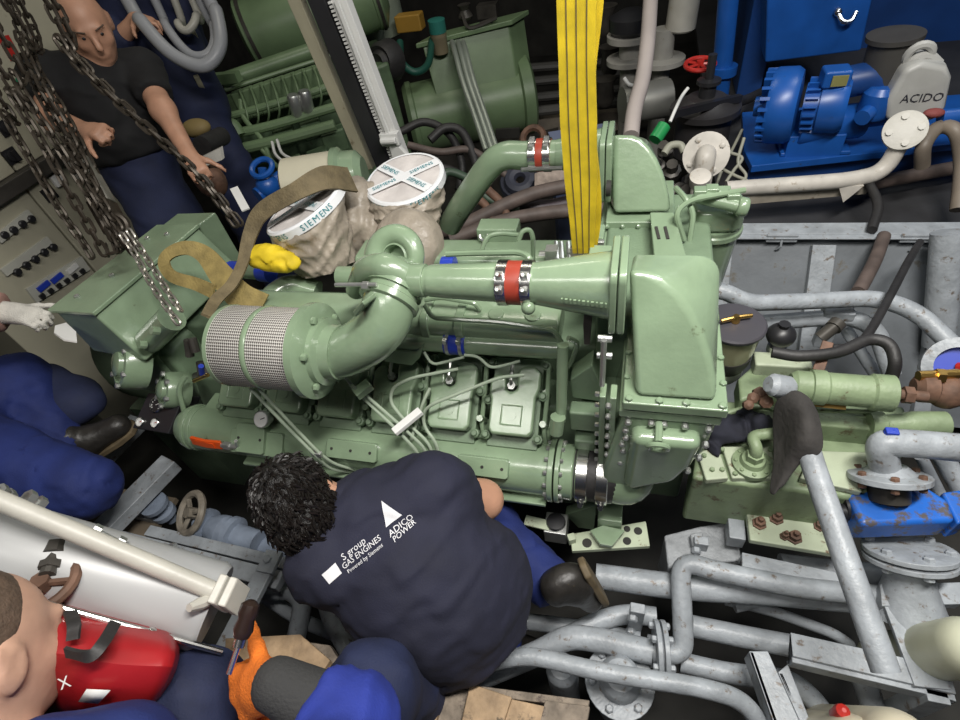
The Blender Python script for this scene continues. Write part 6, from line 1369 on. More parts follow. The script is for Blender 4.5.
# white flanged pipe end with round gauge, centre right
dirty = mat('stained_white_paint', (.52, .49, .44), .45, noise=.15, nscale=16, spots=((.30, .24, .17), .10, 22))
fe = thing('flanged_pipe_end', 'stained white pipe end with round bolted flange behind the oil filter', 'pipe', tuple(Ud(702, 190, 1.9)))
c = Ud(706, 155, 1.95); dd = Vector((-.10, -.85, .5)).normalized(); m = MB(); m.lathe([(.082, -.015), (.082, 0), (.05, .002)], c, dd, 30); m.build('flange', dirty, fe)
m = MB(); u, v, _ = basis(dd)
for k in range(4): a = k * PI / 2 + .6; m.bolt(c + (u * math.cos(a) + v * math.sin(a)) * .062, dd, .011, .01)
m.build('flange_bolts', dirty, fe, kind='stuff')
m = MB(); m.tube(fillet([c, c + dd * .06, c + dd * .08 + V(0, 0, -.16)], .05), .035, 18); m.build('pipe_body', dirty, fe)
c = Ud(700, 178, 1.75); m = MB(); m.lathe([(.030, -.03), (.034, -.01), (.034, .01), (.028, .012)], c, (0, -.35, .9), 24); m.build('round_gauge', dirty, fe)
# white pipe with disc flange on the right
wp = thing('white_bent_pipe', 'long white pipe along the pit edge bending up to a round flange', 'pipe', tuple(U(820, 186, z=.85)))
P = [U(726, 189, z=.88), U(800, 184, z=.88), U(852, 180, z=.88), U(884, 172, z=.89), U(902, 140, z=1.0)]
m = MB(); m.tube(fillet(P, .14, 8), .0285, 18); m.build('pipe_body', dirty, wp)
c = Ud(905, 130, proj(P[-1])[2] - .03); WFC = c.copy(); dd = Vector((-.25, -.75, .6)).normalized()
m = MB(); m.lathe([(.064, -.016), (.064, 0), (.035, .003)], c, dd, 32); m.build('flange', WHITE_P, wp)
m = MB(); u, v, _ = basis(dd)
for k in range(4): a = k * PI / 2 + .3; m.lathe([(.011, 0), (.011, .010)], c + (u * math.cos(a) + v * math.sin(a)) * .044, dd, 8)
m.build('flange_bolts', WHITE_P, wp, kind='stuff')
m = MB(); q = U(846, 186, z=.86); m.prism([q + V(-.03, -.02, .01), q + V(.05, -.02, .01), q + V(.0, -.03, -.05)], (0, .02, 0)); m.build('pipe_lug', dirty, wp)
# brown/black hoses below
pipe('bent_hose', 'dirty bent hose arching at the right edge behind the white pipe', [(922, 166, dict(z=.9)), (924, 145, dict(z=.98)), (938, 128, dict(z=1.0)), (956, 132, dict(z=1.0)), (962, 165, dict(z=.9)), (958, 210, dict(z=.8))], .024, mat('dirty_beige_hose', (.17, .14, .11), .5, noise=.3), 'hose', sm=True)
pipe('deck_pipe', 'dark stained pipe under the white pipe along the deck edge', [(860, 186, .78), (910, 176, .78), (975, 164, .78)], .026, HOSE_BR)
pipe('deck_hose', 'black hose dangling below the white pipe', [(868, 182, .86), (878, 205, .84), (872, 230, .82)], .016, RUBBER, 'hose', sm=True)
# ------------------------------------------------------------------ blue blower skid
ZS = .86
bs = thing('blower_skid', 'blue steel skid under the ribbed blue blower', 'skid', tuple(U(850, 160, z=.70)))
q = [U(*p, z=ZS) for p in ((745, 148), (755, 165), (1000, 140), (1000, 100), (750, 110))]
q = [U(744, 150, z=ZS), U(752, 166, z=ZS), U(985, 140, z=ZS), U(985, 92, z=ZS), U(742, 112, z=ZS)]
m = MB(); m.prism(q, (0, 0, -.03)); m.build('skid_plate', BLUE, bs, bev=.004)
m = MB(); m.prism([q[1] + V(0, .03, -.03), q[2] + V(0, .03, -.03), q[2] + V(0, .05, -.16), q[1] + V(0, .05, -.16)], (0, .02, 0)); m.build('skid_rail', BLUE_D, bs)
bl = thing('side_channel_blower', 'blue ribbed side-channel blower with finned motor on the skid', 'blower', tuple(U(810, 140, z=ZS)))
c = U(783, 106, y=U(790, 140, z=ZS + .05).y + .02); rB = rpx(c, 35)
axb = Vector((.96, -.26, .06)).normalized()
m = MB(); m.lathe([(rB * .45, -.07), (rB * .6, -.065), (rB * .95, -.05), (rB, -.035), (rB, .03), (rB * .9, .05), (rB * .55, .055)], c, axb, 40); m.build('blower_housing', BLUE, bl)
u, v, _ = basis(axb)
for k in range(22):
    a = 2 * PI * k / 22; o = u * math.cos(a) + v * math.sin(a); t_ = axb.cross(o)
    m = MB(); m.box(c + o * rB * .76 - axb * .058, (.034, rB * .44, .012), Matrix((axb, o, t_)).transposed()); m.build('rib', BLUE, bl)
m = MB(); m.lathe([(rB * .26, -.10), (rB * .3, -.06)], c, axb, 20); m.build('hub_cover', BLUE, bl)
mc0 = c + axb * .07; 
Lm = (U(848, 100, y=c.y - .06) - c).length - .07
m = MB(); m.lathe([(.08, 0), (.08, Lm - .09), (.098, Lm - .088), (.098, Lm - .02), (.085, Lm)], mc0, axb, 30); m.build('motor', BLUE, bl)
for k in range(20):
    a = 2 * PI * k / 20; o = u * math.cos(a) + v * math.sin(a); m = MB(); m.box(mc0 + axb * (Lm - .09) * .5 + o * .088, (Lm - .10, .022, .006), Matrix((axb, o, axb.cross(o))).transposed()); m.build('cooling_fin', BLUE, bl)
m = MB(); m.box(mc0 + axb * .07 + V(0, -.02, .11), (.09, .08, .06)); m.build('terminal_box', BLUE, bl, bev=.01)
m = MB(); m.box(mc0 + axb * .075 + V(0, -.065, .11), (.05, .006, .035)); m.build('rating_plate', mat('olive_plate', (.20, .19, .07), .4), bl)
a, b = U(796, 128, z=ZS + .10), U(862, 120, z=ZS + .10); m = MB(); m.lathe([(.06, 0), (.065, .01), (.065, (b - a).length - .01), (.06, (b - a).length)], a, b - a, 24); m.build('silencer', BLUE, bl)
m = MB(); m.cyl(b, b + (b - a).normalized() * .12, .03, n=14); m.build('silencer_neck', BLUE, bl)
m = MB(); m.box(U(812, 140, z=ZS + .04), (.20, .12, .09)); m.box(U(812, 146, z=ZS + .008), (.25, .14, .016)); m.build('foot', BLUE, bl, bev=.005)
m = MB(); m.tube(fillet([U(848, 82, y=c.y), U(878, 76, y=c.y), U(884, 100, y=c.y)], .06), .055, 16); tag(m.build('inlet_pipe', BLUE_D), 'dark blue pipe behind the blower motor', 'pipe')
m = MB(); c2 = U(878, 100, y=c.y - .05); m.lathe([(.045, -.06), (.055, -.04), (.055, .03), (.04, .05)], c2, Z, 20); m.tube([c2 + V(0, 0, -.02), U(862, 118, y=c.y - .12)], .028, 12); tag(m.build('blue_relief_valve', BLUE), 'blue pot valve between the blower motor and the jerry can', 'valve')
m = MB(); a = U(880, 86, y=c.y + .02); b = U(894, 40, y=c.y + .02); m.lathe([(.075, 0), (.075, (b - a).length), (.088, (b - a).length + .005), (.088, (b - a).length + .02), (.04, (b - a).length + .022)], a, b - a, 26); tag(m.build('intake_filter', mat('charcoal_casing', (.04, .038, .035), .55, noise=.3)), 'dark cylindrical intake filter leaning above the blower', 'filter')
# jerry can ACIDO
jc = thing('jerry_can', 'white plastic jerry can marked ACIDO behind the white flange', 'jerry can', tuple(U(918, 118, z=ZS)))
yj = WFC.y + .14
q = [U(*p, y=yj) for p in ((888, 100), (897, 84), (905, 70), (922, 62), (948, 66), (953, 78), (947, 108), (935, 122), (886, 122))]
canm = mat('milky_plastic', (.40, .40, .38), .45, noise=.12, nscale=10)
m = MB(); m.prism(q, (0, .16, .0)); m.build('can_body', canm, jc, bev=.02, seg=3)
m = MB(); m.tube(spline([U(908, 70, y=yj + .06), U(914, 60, y=yj + .06), U(928, 56, y=yj + .06), U(938, 64, y=yj + .06)], 5), .018, 10); m.build('can_handle', canm, jc)
m = MB(); m.torus(U(919, 55, y=yj + .06), (0, 1, .2), .035, .014, 18, 8); m.build('can_cap_ring', canm, jc)
lettering('can_print', 'ACIDO', .040, mat('black_marker', (.02, .02, .03), .6), jc, U(922, 98, y=yj - .001), (1, 0, .0), Z, lift=.002)
m = MB(); m.sphere(U(934, 113, y=yj - .04), .022, 12, 8, (1.5, 1, .7)); tag(m.build('red_rag', mat('dull_red_cloth', (.22, .05, .045), .7, bump=.3)), 'dull red rag lying in front of the jerry can', 'rag')
pipe('blue_pipe', 'blue pipe at the right edge beside the jerry can', [U(940, 118, y=yj - .03), U(985, 114, y=yj - .03)], .03, BLUE)
# blue cabinet and panels behind
cbx = thing('blue_cabinet', 'bright blue steel cabinet with small handle at the top right', 'cabinet', tuple(U(810, 60, y=3.35)))
yc_ = 3.1
q = [U(*p, y=yc_) for p in ((768, -40), (881, -40), (861, 51), (765, 63))]
m = MB(); m.prism(q, (0, .5, 0)); m.build('cabinet_body', BLUE, cbx, bev=.01)
m = MB(); m.tube(fillet([U(838, 13, y=yc_ - .02), U(842, 22, y=yc_ - .05), U(851, 22, y=yc_ - .05), U(856, 12, y=yc_ - .02)], .02), .010, 8); m.sphere(U(838, 12, y=yc_ - .015), .018, 10, 8); m.build('handle', STEEL, cbx)
m = MB(); m.bb(U(735, 60, y=3.9).x, 4.1, 3.9, 3.96, .7, 3.2); struct(m.build('wall_panel', BLUE_D))
m = MB(); m.bb(U(745, 40, y=3.35).x, U(770, 40, y=3.35).x, 3.3, 3.9, .7, 3.0); tag(m.build('blue_locker', BLUE_D, None, bev=.008), 'dark blue locker beside the bright blue cabinet', 'locker')
pipe('blue_upright', 'blue upright pipe with collar left of the blue cabinet', [U(731, -30, y=3.0), U(722, 70, y=3.0), U(718, 105, y=3.0)], .045, BLUE, 'pipe')
m = MB(); c = U(723, 70, y=3.0); m.lathe([(.065, -.02), (.065, .02)], c, Z, 18); put(m.build('collar', BLUE), bpy.data.objects['blue_upright'])
pipe('side_hose', None, [(722, 106, dict(d=2.3)), (745, 100, dict(d=2.5)), (762, 92, dict(d=2.7))], .022, RUBBER, sm=True, parent=st)
# ================================================================== people
SKIN = mat('skin', (.48, .26, .17), .5, noise=.1, nscale=20, bump=.05, bscale=120)
SKIN2 = mat('skin_pale', (.52, .31, .22), .5, noise=.12, nscale=18, bump=.05, bscale=120)
HAIRM = mat('black_hair', (.007, .006, .0055), .5, noise=.5, nscale=60, bump=.5, bscale=240)
STUB = mat('shaved_hair', (.10, .066, .045), .7, noise=.25, nscale=90, bump=.3, bscale=200)
NAVY = mat('navy_cotton', (.012, .013, .030), .85, noise=.2, nscale=9, bump=.12, bscale=300)
BLKT = mat('black_cotton', (.006, .006, .007), .85, noise=.3, nscale=9, bump=.12, bscale=300)
ROYAL = mat('royal_blue_workwear', (.010, .022, .125), .8, noise=.22, nscale=10, bump=.15, bscale=260)
NAVYT = mat('dark_navy_trousers', (.012, .018, .055), .8, noise=.25, nscale=10, bump=.15, bscale=260)
GLOVE_W = mat('white_knit_glove', (.55, .53, .48), .85, noise=.15, nscale=30, bump=.4, bscale=250)
GLOVE_O = mat('orange_knit_glove', (.72, .17, .015), .8, noise=.15, nscale=40, bump=.4, bscale=250)
SHOE = mat('scuffed_black_leather', (.022, .020, .018), .42, noise=.4, nscale=25, bump=.2, spots=((.12, .09, .05), .05, 30))
SOLE = mat('brown_shoe_sole', (.12, .09, .05), .7, noise=.3, nscale=30)
def vv(p): return Vector(p)
def head_prims(c, f, up, s=1.0):
    f = vv(f).normalized(); up = vv(up); up = (up - f * up.dot(f)).normalized(); l = up.cross(f); R = np.array([l, f, up]).T
    P = lambda a, b, d: tuple(vv(c) + (l * a + f * b + up * d) * s)
    q = [('e', P(0, -.012, .025), (.075 * s, .096 * s, .098 * s), R, .02), ('e', P(0, .025, -.045), (.058 * s, .066 * s, .07 * s), R, .035),
         ('e', P(0, .062, -.088), (.024 * s, .02 * s, .018 * s), R, .025),
         ('c', P(-.034, .080, .030), P(.034, .080, .030), .011 * s, .011 * s, .015), ('c', P(0, .086, .018), P(0, .112, -.020), .009 * s, .0135 * s, .012),
         ('e', P(.038, .062, -.02), (.022 * s, .02 * s, .02 * s), R, .02), ('e', P(-.038, .062, -.02), (.022 * s, .02 * s, .02 * s), R, .02),
         ('-e', P(.032, .094, .010), (.017 * s, .014 * s, .011 * s), R, .008), ('-e', P(-.032, .094, .010), (.017 * s, .014 * s, .011 * s), R, .008),
         ('e', P(.031, .076, .010), (.012 * s, .012 * s, .010 * s), R, .004), ('e', P(-.031, .076, .010), (.012 * s, .012 * s, .010 * s), R, .004),
         ('c', P(-.02, .088, -.052), P(.02, .088, -.052), .0065 * s, .0065 * s, .006), ('c', P(-.017, .087, -.064), P(.017, .087, -.064), .007 * s, .007 * s, .006)]
    for sg in (1, -1):
        q += [('e', P(.078 * sg, -.012, -.005), (.010 * s, .022 * s, .034 * s), R, .008), ('c', P(.083 * sg, -.028, .022), P(.083 * sg, -.026, -.018), .006 * s, .006 * s, .004), ('-e', P(.089 * sg, -.006, .0), (.006 * s, .009 * s, .014 * s), R, .004)]
    return q, l, f, up, R
def hand_prims(w, d, pn, sg=1, s=1.0, curl=.45, k=.008):
    """wrist w, direction to the fingers d, palm normal pn, thumb on side sg"""
    d = vv(d).normalized(); pn = vv(pn); pn = (pn - d * pn.dot(d)).normalized(); sd = d.cross(pn) * sg; w = vv(w)
    q = [('c', tuple(w), tuple(w + d * .03 * s), .026 * s, .028 * s, .02), ('c', tuple(w + (d * .035 + sd * .018) * s), tuple(w + (d * .078 + sd * .025) * s), .017 * s, .0145 * s, .018), ('c', tuple(w + (d * .035 - sd * .018) * s), tuple(w + (d * .072 - sd * .027) * s), .016 * s, .013 * s, .018), ('c', tuple(w + (d * .03) * s), tuple(w + (d * .08) * s), .018 * s, .016 * s, .018)]
    for i, (o, ln, r) in enumerate(((.030, .072, .0092), (.010, .082, .0096), (-.011, .076, .0092), (-.030, .060, .0082))):
        p = w + (d * (.080 - abs(o) * .25) + sd * o) * s; a = curl * .55; ff = d + sd * o * 2.5; ff.normalize()
        for j, fr in enumerate((.44, .32, .24)):
            dr = ff * math.cos(a) + pn * math.sin(a); e = p + dr * ln * fr * s
            q.append(('c', tuple(p), tuple(e), r * s * (1 - .08 * j), r * s * (1 - .08 * (j + 1)), .004)); p = e; a += curl * (1.05 if j == 0 else .8)
    p = w + (d * .022 + sd * .024) * s; dr = (d * .62 + sd * .72 + pn * .35).normalized()
    for ln, r, bend in ((.042, .0135, .0), (.034, .0105, .25), (.026, .0092, .3)):
        dr = (dr + (d * .5 + pn * .5 - sd * .3) * bend).normalized(); e = p + dr * ln * s; q.append(('c', tuple(p), tuple(e), r * s, r * s * .9, .006)); p = e
    return q
def C(a, b, ra, rb, k=.035): return ('c', tuple(a), tuple(b), ra, rb, k)
def Fl(a, b, ra, rb, k=.035): return ('f', tuple(a), tuple(b), ra, rb, k)
def shoe(t, ankle, toe, up, s=1.0):
    ankle, toe = vv(ankle), vv(toe); f = (toe - ankle); f = f.normalized(); u = vv(up); u = (u - f * u.dot(f)).normalized(); l = u.cross(f); R = np.array([l, f, u]).T
    P = lambda a, b, d: tuple(ankle + (l * a + f * b + u * d) * s)
    organic('shoe', [C(P(0, -.035, .01), P(0, .03, -.02), .046 * s, .046 * s, .03), C(P(0, .02, -.025), P(0, .13, -.04), .046 * s, .042 * s, .03), C(P(0, -.03, -.03), P(0, 0, -.045), .04 * s, .04 * s, .03), ('e', P(0, -.01, .045), (.046 * s, .05 * s, .03 * s), R, .03)], SHOE, t, h=.008)
    m = MB(); out = [(-.036, -.055), (-.04, .02), (-.044, .10), (-.034, .155), (0, .175), (.034, .155), (.044, .10), (.04, .02), (.036, -.055), (0, -.07)]
    m.prism([ankle + (l * a + f * b - u * .066) * s for a, b in out], -u * .024 * s); m.build('shoe_sole', SOLE, t, bev=.006)

# ---------------------------------------------------------------- kneeling man, back to the viewer
km = thing('person', 'man in navy printed T-shirt kneeling with his back to the viewer', 'person', tuple(U(470, 660, z=.45)))
D = lambda x, y, d: U(x, y, d=d)
hc = D(301, 506, 1.13); nk = D(358, 519, 1.17)
ff = Vector((-.45, .55, -.70)).normalized()          # looks down towards the engine's left side
hp, l_, f_, u_, R_ = head_prims(hc, ff, Vector((-.45, .35, .80)), .92)
sr, sl_ = D(432, 492, 1.16), D(328, 562, 1.12)
c1, c2, c3, hp_ = D(400, 538, 1.21), D(416, 564, 1.19), D(438, 588, 1.20), D(450, 602, 1.24)
er_ = D(483, 500, 1.25); wr_ = D(478, 512, 1.42); el_ = D(345, 590, 1.33); wl_ = D(400, 590, 1.45)
kr, ar_ = D(484, 524, 1.46), D(553, 586, 1.36)
kl, al_ = D(410, 640, 1.42), D(500, 640, 1.46)
body = hp + [C(hc + (nk - hc) * .35, nk, .058, .062, .03), C(nk, c1, .07, .12), C(c1, c2, .14, .14), C(c2, hp_, .14, .14), C(nk, sr, .06, .058), C(nk, sl_, .06, .058),
    C(sr, er_, .052, .042), C(er_, wr_, .042, .028), C(sl_, el_, .052, .042), C(el_, wl_, .042, .028), C(hp_, kr, .085, .06), C(kr, ar_, .058, .04), C(hp_, kl, .085, .06), C(kl, al_, .058, .04)]
body += hand_prims(wr_, D(468, 500, 1.55) - wr_, (0, .3, -1), 1) + hand_prims(wl_, D(430, 570, 1.5) - wl_, (0, .3, -1), -1)
organic('body', body, SKIN, km, h=.009)
hair = [('e', tuple(hc + u_ * .026 - f_ * .020), (.073, .088, .091), R_, .02), ('e', tuple(hc - f_ * .044 - u_ * .024), (.066, .052, .060), R_, .02), ('-e', tuple(hc + f_ * .092 - u_ * .02), (.065, .065, .08), R_, .02)]
def hairfold(g):
    rs = np.random.RandomState(4); w = 0
    for i in range(9): kv = rs.randn(3) * 190; w = w + np.sin(g @ kv + rs.rand() * 6)
    return .0010 * w
hr = organic('hair', hair, HAIRM, km, h=.006, fold=hairfold, smooth=1)
_rs = random.Random(5); m = MB(); _v = [absloc(hr) + v.co for v in hr.data.vertices]; _n = [v.normal.copy() for v in hr.data.vertices]
crown = hc + u_ * .10 - f_ * .05
for _ in range(1500):
    i = _rs.randrange(len(_v)); p, nn = _v[i], _n[i]
    if (p - hc).dot(f_) > .055: continue
    tg = (p - crown); tg = (tg - nn * tg.dot(nn)); tg = tg.normalized() if tg.length > 1e-4 else u_.copy(); sd_ = nn.cross(tg); tg = (tg + sd_ * _rs.uniform(-.9, .9)).normalized()
    ln = _rs.uniform(.014, .026); m.tube([p - nn * .002, p + nn * .004 + tg * ln * .4, p + nn * .0055 + tg * ln * .8 + sd_ * _rs.uniform(-.003, .003), p + nn * .002 + tg * ln * 1.15], [.0026, .0026, .0018, .0004], 4, cap=False)
m.build('hair_tufts', mat('black_hair_strands', (.009, .007, .006), .35, noise=.4, nscale=80), hr, kind='stuff')
sp_c = (hp_ - c1).normalized()
shirt = [C(c1, c2, .160, .180, .05), C(c2, c3, .18, .178, .05), C(c3, hp_, .178, .16, .05), C(nk, c1, .082, .15, .06), C(nk.lerp(sr, .3), sr, .085, .088, .05), C(nk.lerp(sl_, .3), sl_, .085, .086, .05),
         Fl(sr, sr.lerp(er_, .60), .082, .066, .03), Fl(sl_, sl_.lerp(el_, .65), .08, .066, .03), Fl(c3, hp_ + sp_c * .05, .165, .155, .05), C(D(495, 570, 1.22), D(482, 612, 1.22), .08, .085, .06)]
def shirtfold(g):
    w1 = wrinkles(.0042, 62, 11, (.45, -.65, -.6), .28)(g); w2 = wrinkles(.002, 105, 5, (.3, -.5, -.8), .3)(g); return w1 + w2
sh = organic('t_shirt', shirt, NAVY, km, h=.009, fold=shirtfold, smooth=2)
organic('trousers', [C(hp_, kr, .12, .085), C(kr, ar_.lerp(kr, .1), .072, .058), Fl(kr, ar_, .068, .056), C(hp_, kl, .12, .085), C(kl, al_, .08, .06), C(hp_, hp_ + sp_c * .05, .15, .13)], ROYAL, km, h=.010, fold=wrinkles(.005, 80, 8, (.5, -.5, .4), .3))
shoe(km, D(566, 586, 1.28), D(600, 634, 1.46), Vector(M_CAM @ np.array([-.78, -.35, -.45])), .80)
shoe(km, al_, al_ + V(.12, .02, -.08), Vector((0, 0, 1)), .9)
# print on the back
bpy.context.view_layer.update(); dg = bpy.context.evaluated_depsgraph_get()
def bvh_of(o):
    ev = o.evaluated_get(dg); me = ev.to_mesh(); mw = o.matrix_world
    return BVHTree.FromPolygons([mw @ v.co for v in me.vertices], [tuple(p.vertices) for p in me.polygons])
bpy.context.view_layer.update()
bt = bvh_of(sh)
def onto(vs, fs, name, m, o, xd, yd, parent, bt_, lift=.0025):
    """print laid onto a curved surface along the local outward direction"""
    nn = xd.cross(yd).normalized(); out = []
    for v in vs:
        p = o + xd * v[0] + yd * v[1]; h_ = bt_.ray_cast(p + nn * .25, -nn)
        out.append((h_[0] + h_[1] * lift) if h_[0] is not None else p)
    mb = MB(); mb.add(out, fs); return mb.build(name, m, parent)
def grid(w, h, n=4): return [(w * (i / n - .5), h * (j / n - .5), 0) for j in range(n + 1) for i in range(n + 1)], [(j * (n + 1) + i, j * (n + 1) + i + 1, (j + 1) * (n + 1) + i + 1, (j + 1) * (n + 1) + i) for j in range(n) for i in range(n)]
xd = Vector(M_CAM @ np.array([.78, -.62, 0.])).normalized(); yd = Vector(M_CAM @ np.array([-.62, -.78, 0.])).normalized()
toc = xd.cross(yd)
PRT = mat('white_shirt_print', (.70, .70, .72), .7, noise=.03)
def tx(s_, size, px, py, nm='shirt_print'):
    v_, f__ = text_mesh(s_, size); onto(v_, f__, nm, PRT, D(px, py, 1.0), xd, yd, sh, bt)
tx('S group', .019, 348, 558); tx('GAS ENGINES', .0155, 357, 560.5); tx('Powered by Siemens', .0105, 361.5, 565.5)
v_, f__ = grid(.030, .024); onto(v_, f__, 'print_square', PRT, D(327, 581, 1.0), xd, yd, sh, bt)
_N = 8; v_ = [((-.020 + .040 * (i / max(_N - j, 1))) * (1 - j / _N), -.02 + .046 * j / _N, 0) for j in range(_N + 1) for i in range(_N - j + 1)]
_st = [sum(_N - q + 1 for q in range(j)) for j in range(_N + 2)]
f__ = [(_st[j] + i, _st[j] + i + 1, _st[j + 1] + i) for j in range(_N) for i in range(_N - j)] + [(_st[j] + i + 1, _st[j + 1] + i + 1, _st[j + 1] + i) for j in range(_N) for i in range(_N - j - 1)]
onto(v_, f__, 'print_triangle', PRT, D(383, 522, 1.0), xd, yd, sh, bt)
tx('ADICO', .0175, 397, 534); tx('POWER', .0145, 401, 539)

# ---------------------------------------------------------------- bald man in black, standing at the left
bm_ = thing('person', 'bald man in black T-shirt standing behind the hoist chains', 'person', (-2.12, 1.75, 0))
hc = D(88, 27, 1.97); nk = D(101, 70, 2.11); fwd = Vector((.66, -.64, -.34)).normalized()
hp, l_, f_, u_, R_ = head_prims(hc, fwd, Vector((.15, -.1, 1)), 1.02)
sl2, sr2 = D(142, 72, 2.16), D(46, 76, 2.02)
c1, c2, hp_ = D(100, 96, 2.14), D(122, 136, 2.22), D(140, 168, 2.30)
el2, wl2 = D(163, 110, 2.06), D(190, 156, 2.02); er2, wr2 = D(52, 118, 1.98), D(88, 132, 1.86)
kl2, kr2 = D(196, 236, 2.42), D(168, 246, 2.35); fl2, fr2 = V(kl2.x - .02, kl2.y, .09), V(kr2.x - .05, kr2.y, .09)
body = hp + [C(hc + (nk - hc) * .3, nk, .062, .066, .03), C(nk, c1, .08, .13), C(c1, c2, .15, .14), C(c2, hp_, .14, .14), C(nk, sl2, .06, .06), C(nk, sr2, .06, .06),
    C(sl2, el2, .055, .044), C(el2, wl2, .043, .029), C(sr2, er2, .055, .044), C(er2, wr2, .043, .030), C(hp_, kl2, .1, .065), C(kl2, fl2, .062, .04), C(hp_, kr2, .1, .065), C(kr2, fr2, .062, .04)]
body += hand_prims(wr2, D(108, 130, 1.80) - wr2, Vector((.2, .2, -1)), -1, 1.0, 1.5) + hand_prims(wl2, D(201, 176, 2.0) - wl2, Vector((.3, -.2, -.9)), 1, 1.0, 1.1)
organic('body', body, SKIN, bm_, h=.009)
organic('t_shirt', [C(nk.lerp(c1, .35), c1, .085, .16, .05), C(c1, c2, .168, .155, .05), Fl(c2, c2.lerp(hp_, .5), .158, .162, .05), C(nk.lerp(sl2, .35), sl2, .07, .085, .05), C(nk.lerp(sr2, .35), sr2, .07, .085, .05), Fl(sl2, sl2.lerp(el2, .66), .082, .068, .03), Fl(sr2, sr2.lerp(er2, .62), .082, .068, .03)], BLKT, bm_, h=.011, fold=wrinkles(.005, 60, 21, (.2, .3, 1), .3))
organic('trousers', [C(c2.lerp(hp_, .2), hp_, .13, .15), C(hp_, kl2, .135, .09), C(kl2, fl2 + V(0, 0, .06), .088, .07), C(hp_, kr2, .135, .09), C(kr2, fr2 + V(0, 0, .06), .088, .07)], NAVYT, bm_, h=.012, fold=wrinkles(.004, 40, 31, (.2, .3, 1), .5))
for ft in (fl2, fr2): shoe(bm_, ft, ft + V(.12, -.1, -.02), Z)
for sg in (1, -1):
    m = MB(); m.sphere(hc + (l_ * .031 * sg + f_ * .082 + u_ * .010), .0075, 10, 8); m.build('eye', BLACK, bm_)
    m = MB(); m.tube([hc + l_ * (.018 * sg) + f_ * .094 + u_ * .030, hc + l_ * (.034 * sg) + f_ * .093 + u_ * .036, hc + l_ * (.052 * sg) + f_ * .080 + u_ * .036], .0028, 6); m.build('eyebrow', STUB, bm_)

# ---------------------------------------------------------------- second man behind, mostly navy overalls
sm_ = thing('person', 'man in navy overalls behind the bald man, head above the frame', 'person', (-2.3, 2.35, 0))
hp2 = D(196, 104, 2.72); c1 = D(165, 46, 2.62); nk = D(140, 0, 2.55); hc = nk + V(.02, -.03, .20)
hq, l_, f_, u_, R_ = head_prims(hc, (.6, -.7, -.3), (0, 0, 1))
sr2, sl2 = D(118, 14, 2.5), D(180, 6, 2.62); er2, wr2 = D(116, 44, 2.42), D(136, 20, 2.36); el2, wl2 = D(196, 50, 2.78), D(206, 92, 2.86)
kn = [D(215, 170, 2.8), D(236, 166, 2.82)]; fts = [V(p.x, p.y, .09) for p in kn]
body = hq + [C(nk, hc, .06, .06, .03), C(nk, c1, .09, .14), C(c1, hp2, .14, .13), C(nk, sr2, .06, .06), C(nk, sl2, .06, .06), C(sr2, er2, .055, .044), C(er2, wr2, .043, .03), C(sl2, el2, .055, .044), C(el2, wl2, .043, .03)] + [C(hp2, k_, .09, .06) for k_ in kn] + [C(k_, f__, .06, .04) for k_, f__ in zip(kn, fts)]
body += hand_prims(wr2, D(158, 22, 2.30) - wr2, Vector((.3, -.2, -1)), -1, 1.05, .6) + hand_prims(wl2, D(210, 110, 2.9) - wl2, (0, -.3, -1), 1)
organic('body', body, SKIN, sm_, h=.010)
organic('overalls', [C(nk.lerp(c1, .25), c1, .12, .17, .05), C(c1, hp2, .17, .16, .05), C(nk, sr2, .085, .085, .05), C(nk, sl2, .085, .085, .05), Fl(sr2, er2, .08, .064), Fl(er2, er2.lerp(wr2, .45), .062, .055), Fl(sl2, el2, .08, .064), Fl(el2, wl2, .064, .05)] + [C(hp2, k_, .125, .085) for k_ in kn] + [C(k_, f__ + V(0, 0, .06), .085, .07) for k_, f__ in zip(kn, fts)], NAVYT, sm_, h=.012, fold=wrinkles(.004, 34, 41, (.2, .3, 1), .5))
for ft in fts: shoe(sm_, ft, ft + V(.1, -.12, -.02), Z)

# ---------------------------------------------------------------- man's head at the lower left corner
lm = thing('person', 'man with cropped hair at the lower left corner, seen from behind', 'person', (-.95, -.1, .46))
hc = D(-18, 660, .74); fwd = Vector(M_CAM @ np.array([.28, .0, .95])); upv = Vector(M_CAM @ np.array([-.15, -.95, .1]))
hq, l_, f_, u_, R_ = head_prims(hc, fwd, upv, 1.0)
nk = hc - u_ * .15 - f_ * .05; c1 = nk + V(-.04, -.10, -.16); c2 = c1 + V(0, -.05, -.25); wd_ = Vector((.8, -.5, 0)).normalized()
sr2, sl2 = D(118, 770, .74), nk - wd_ * .2 + V(0, 0, -.05)
er2 = D(110, 850, .82); wr2 = er2 + V(-.08, .16, -.18); el2, wl2 = sl2 + V(-.12, -.02, -.26), sl2 + V(-.15, .12, -.42)
hb2 = c2 + V(0, .02, -.05); kn = [hb2 + V(-.15, .35, -.05), hb2 + V(-.3, .32, -.05)]; fts = [k_ + V(.05, .05, -.34) for k_ in kn]
body = hq + [C(hc - u_ * .05 - f_ * .03, nk, .062, .066, .03), C(nk, c1, .09, .13), C(c1, c2, .14, .14), C(nk, sr2, .06, .06), C(nk, sl2, .06, .06), C(sr2, er2, .052, .043), C(er2, wr2, .042, .03), C(sl2, el2, .052, .043), C(el2, wl2, .042, .03)] + [C(hb2, k_, .09, .06) for k_ in kn] + [C(k_, f__, .06, .04) for k_, f__ in zip(kn, fts)]
body += hand_prims(wr2, V(.5, .4, -.2), (0, 0, -1), 1) + hand_prims(wl2, V(.5, .4, -.2), (0, 0, -1), -1)
organic('body', body, SKIN2, lm, h=.0065)
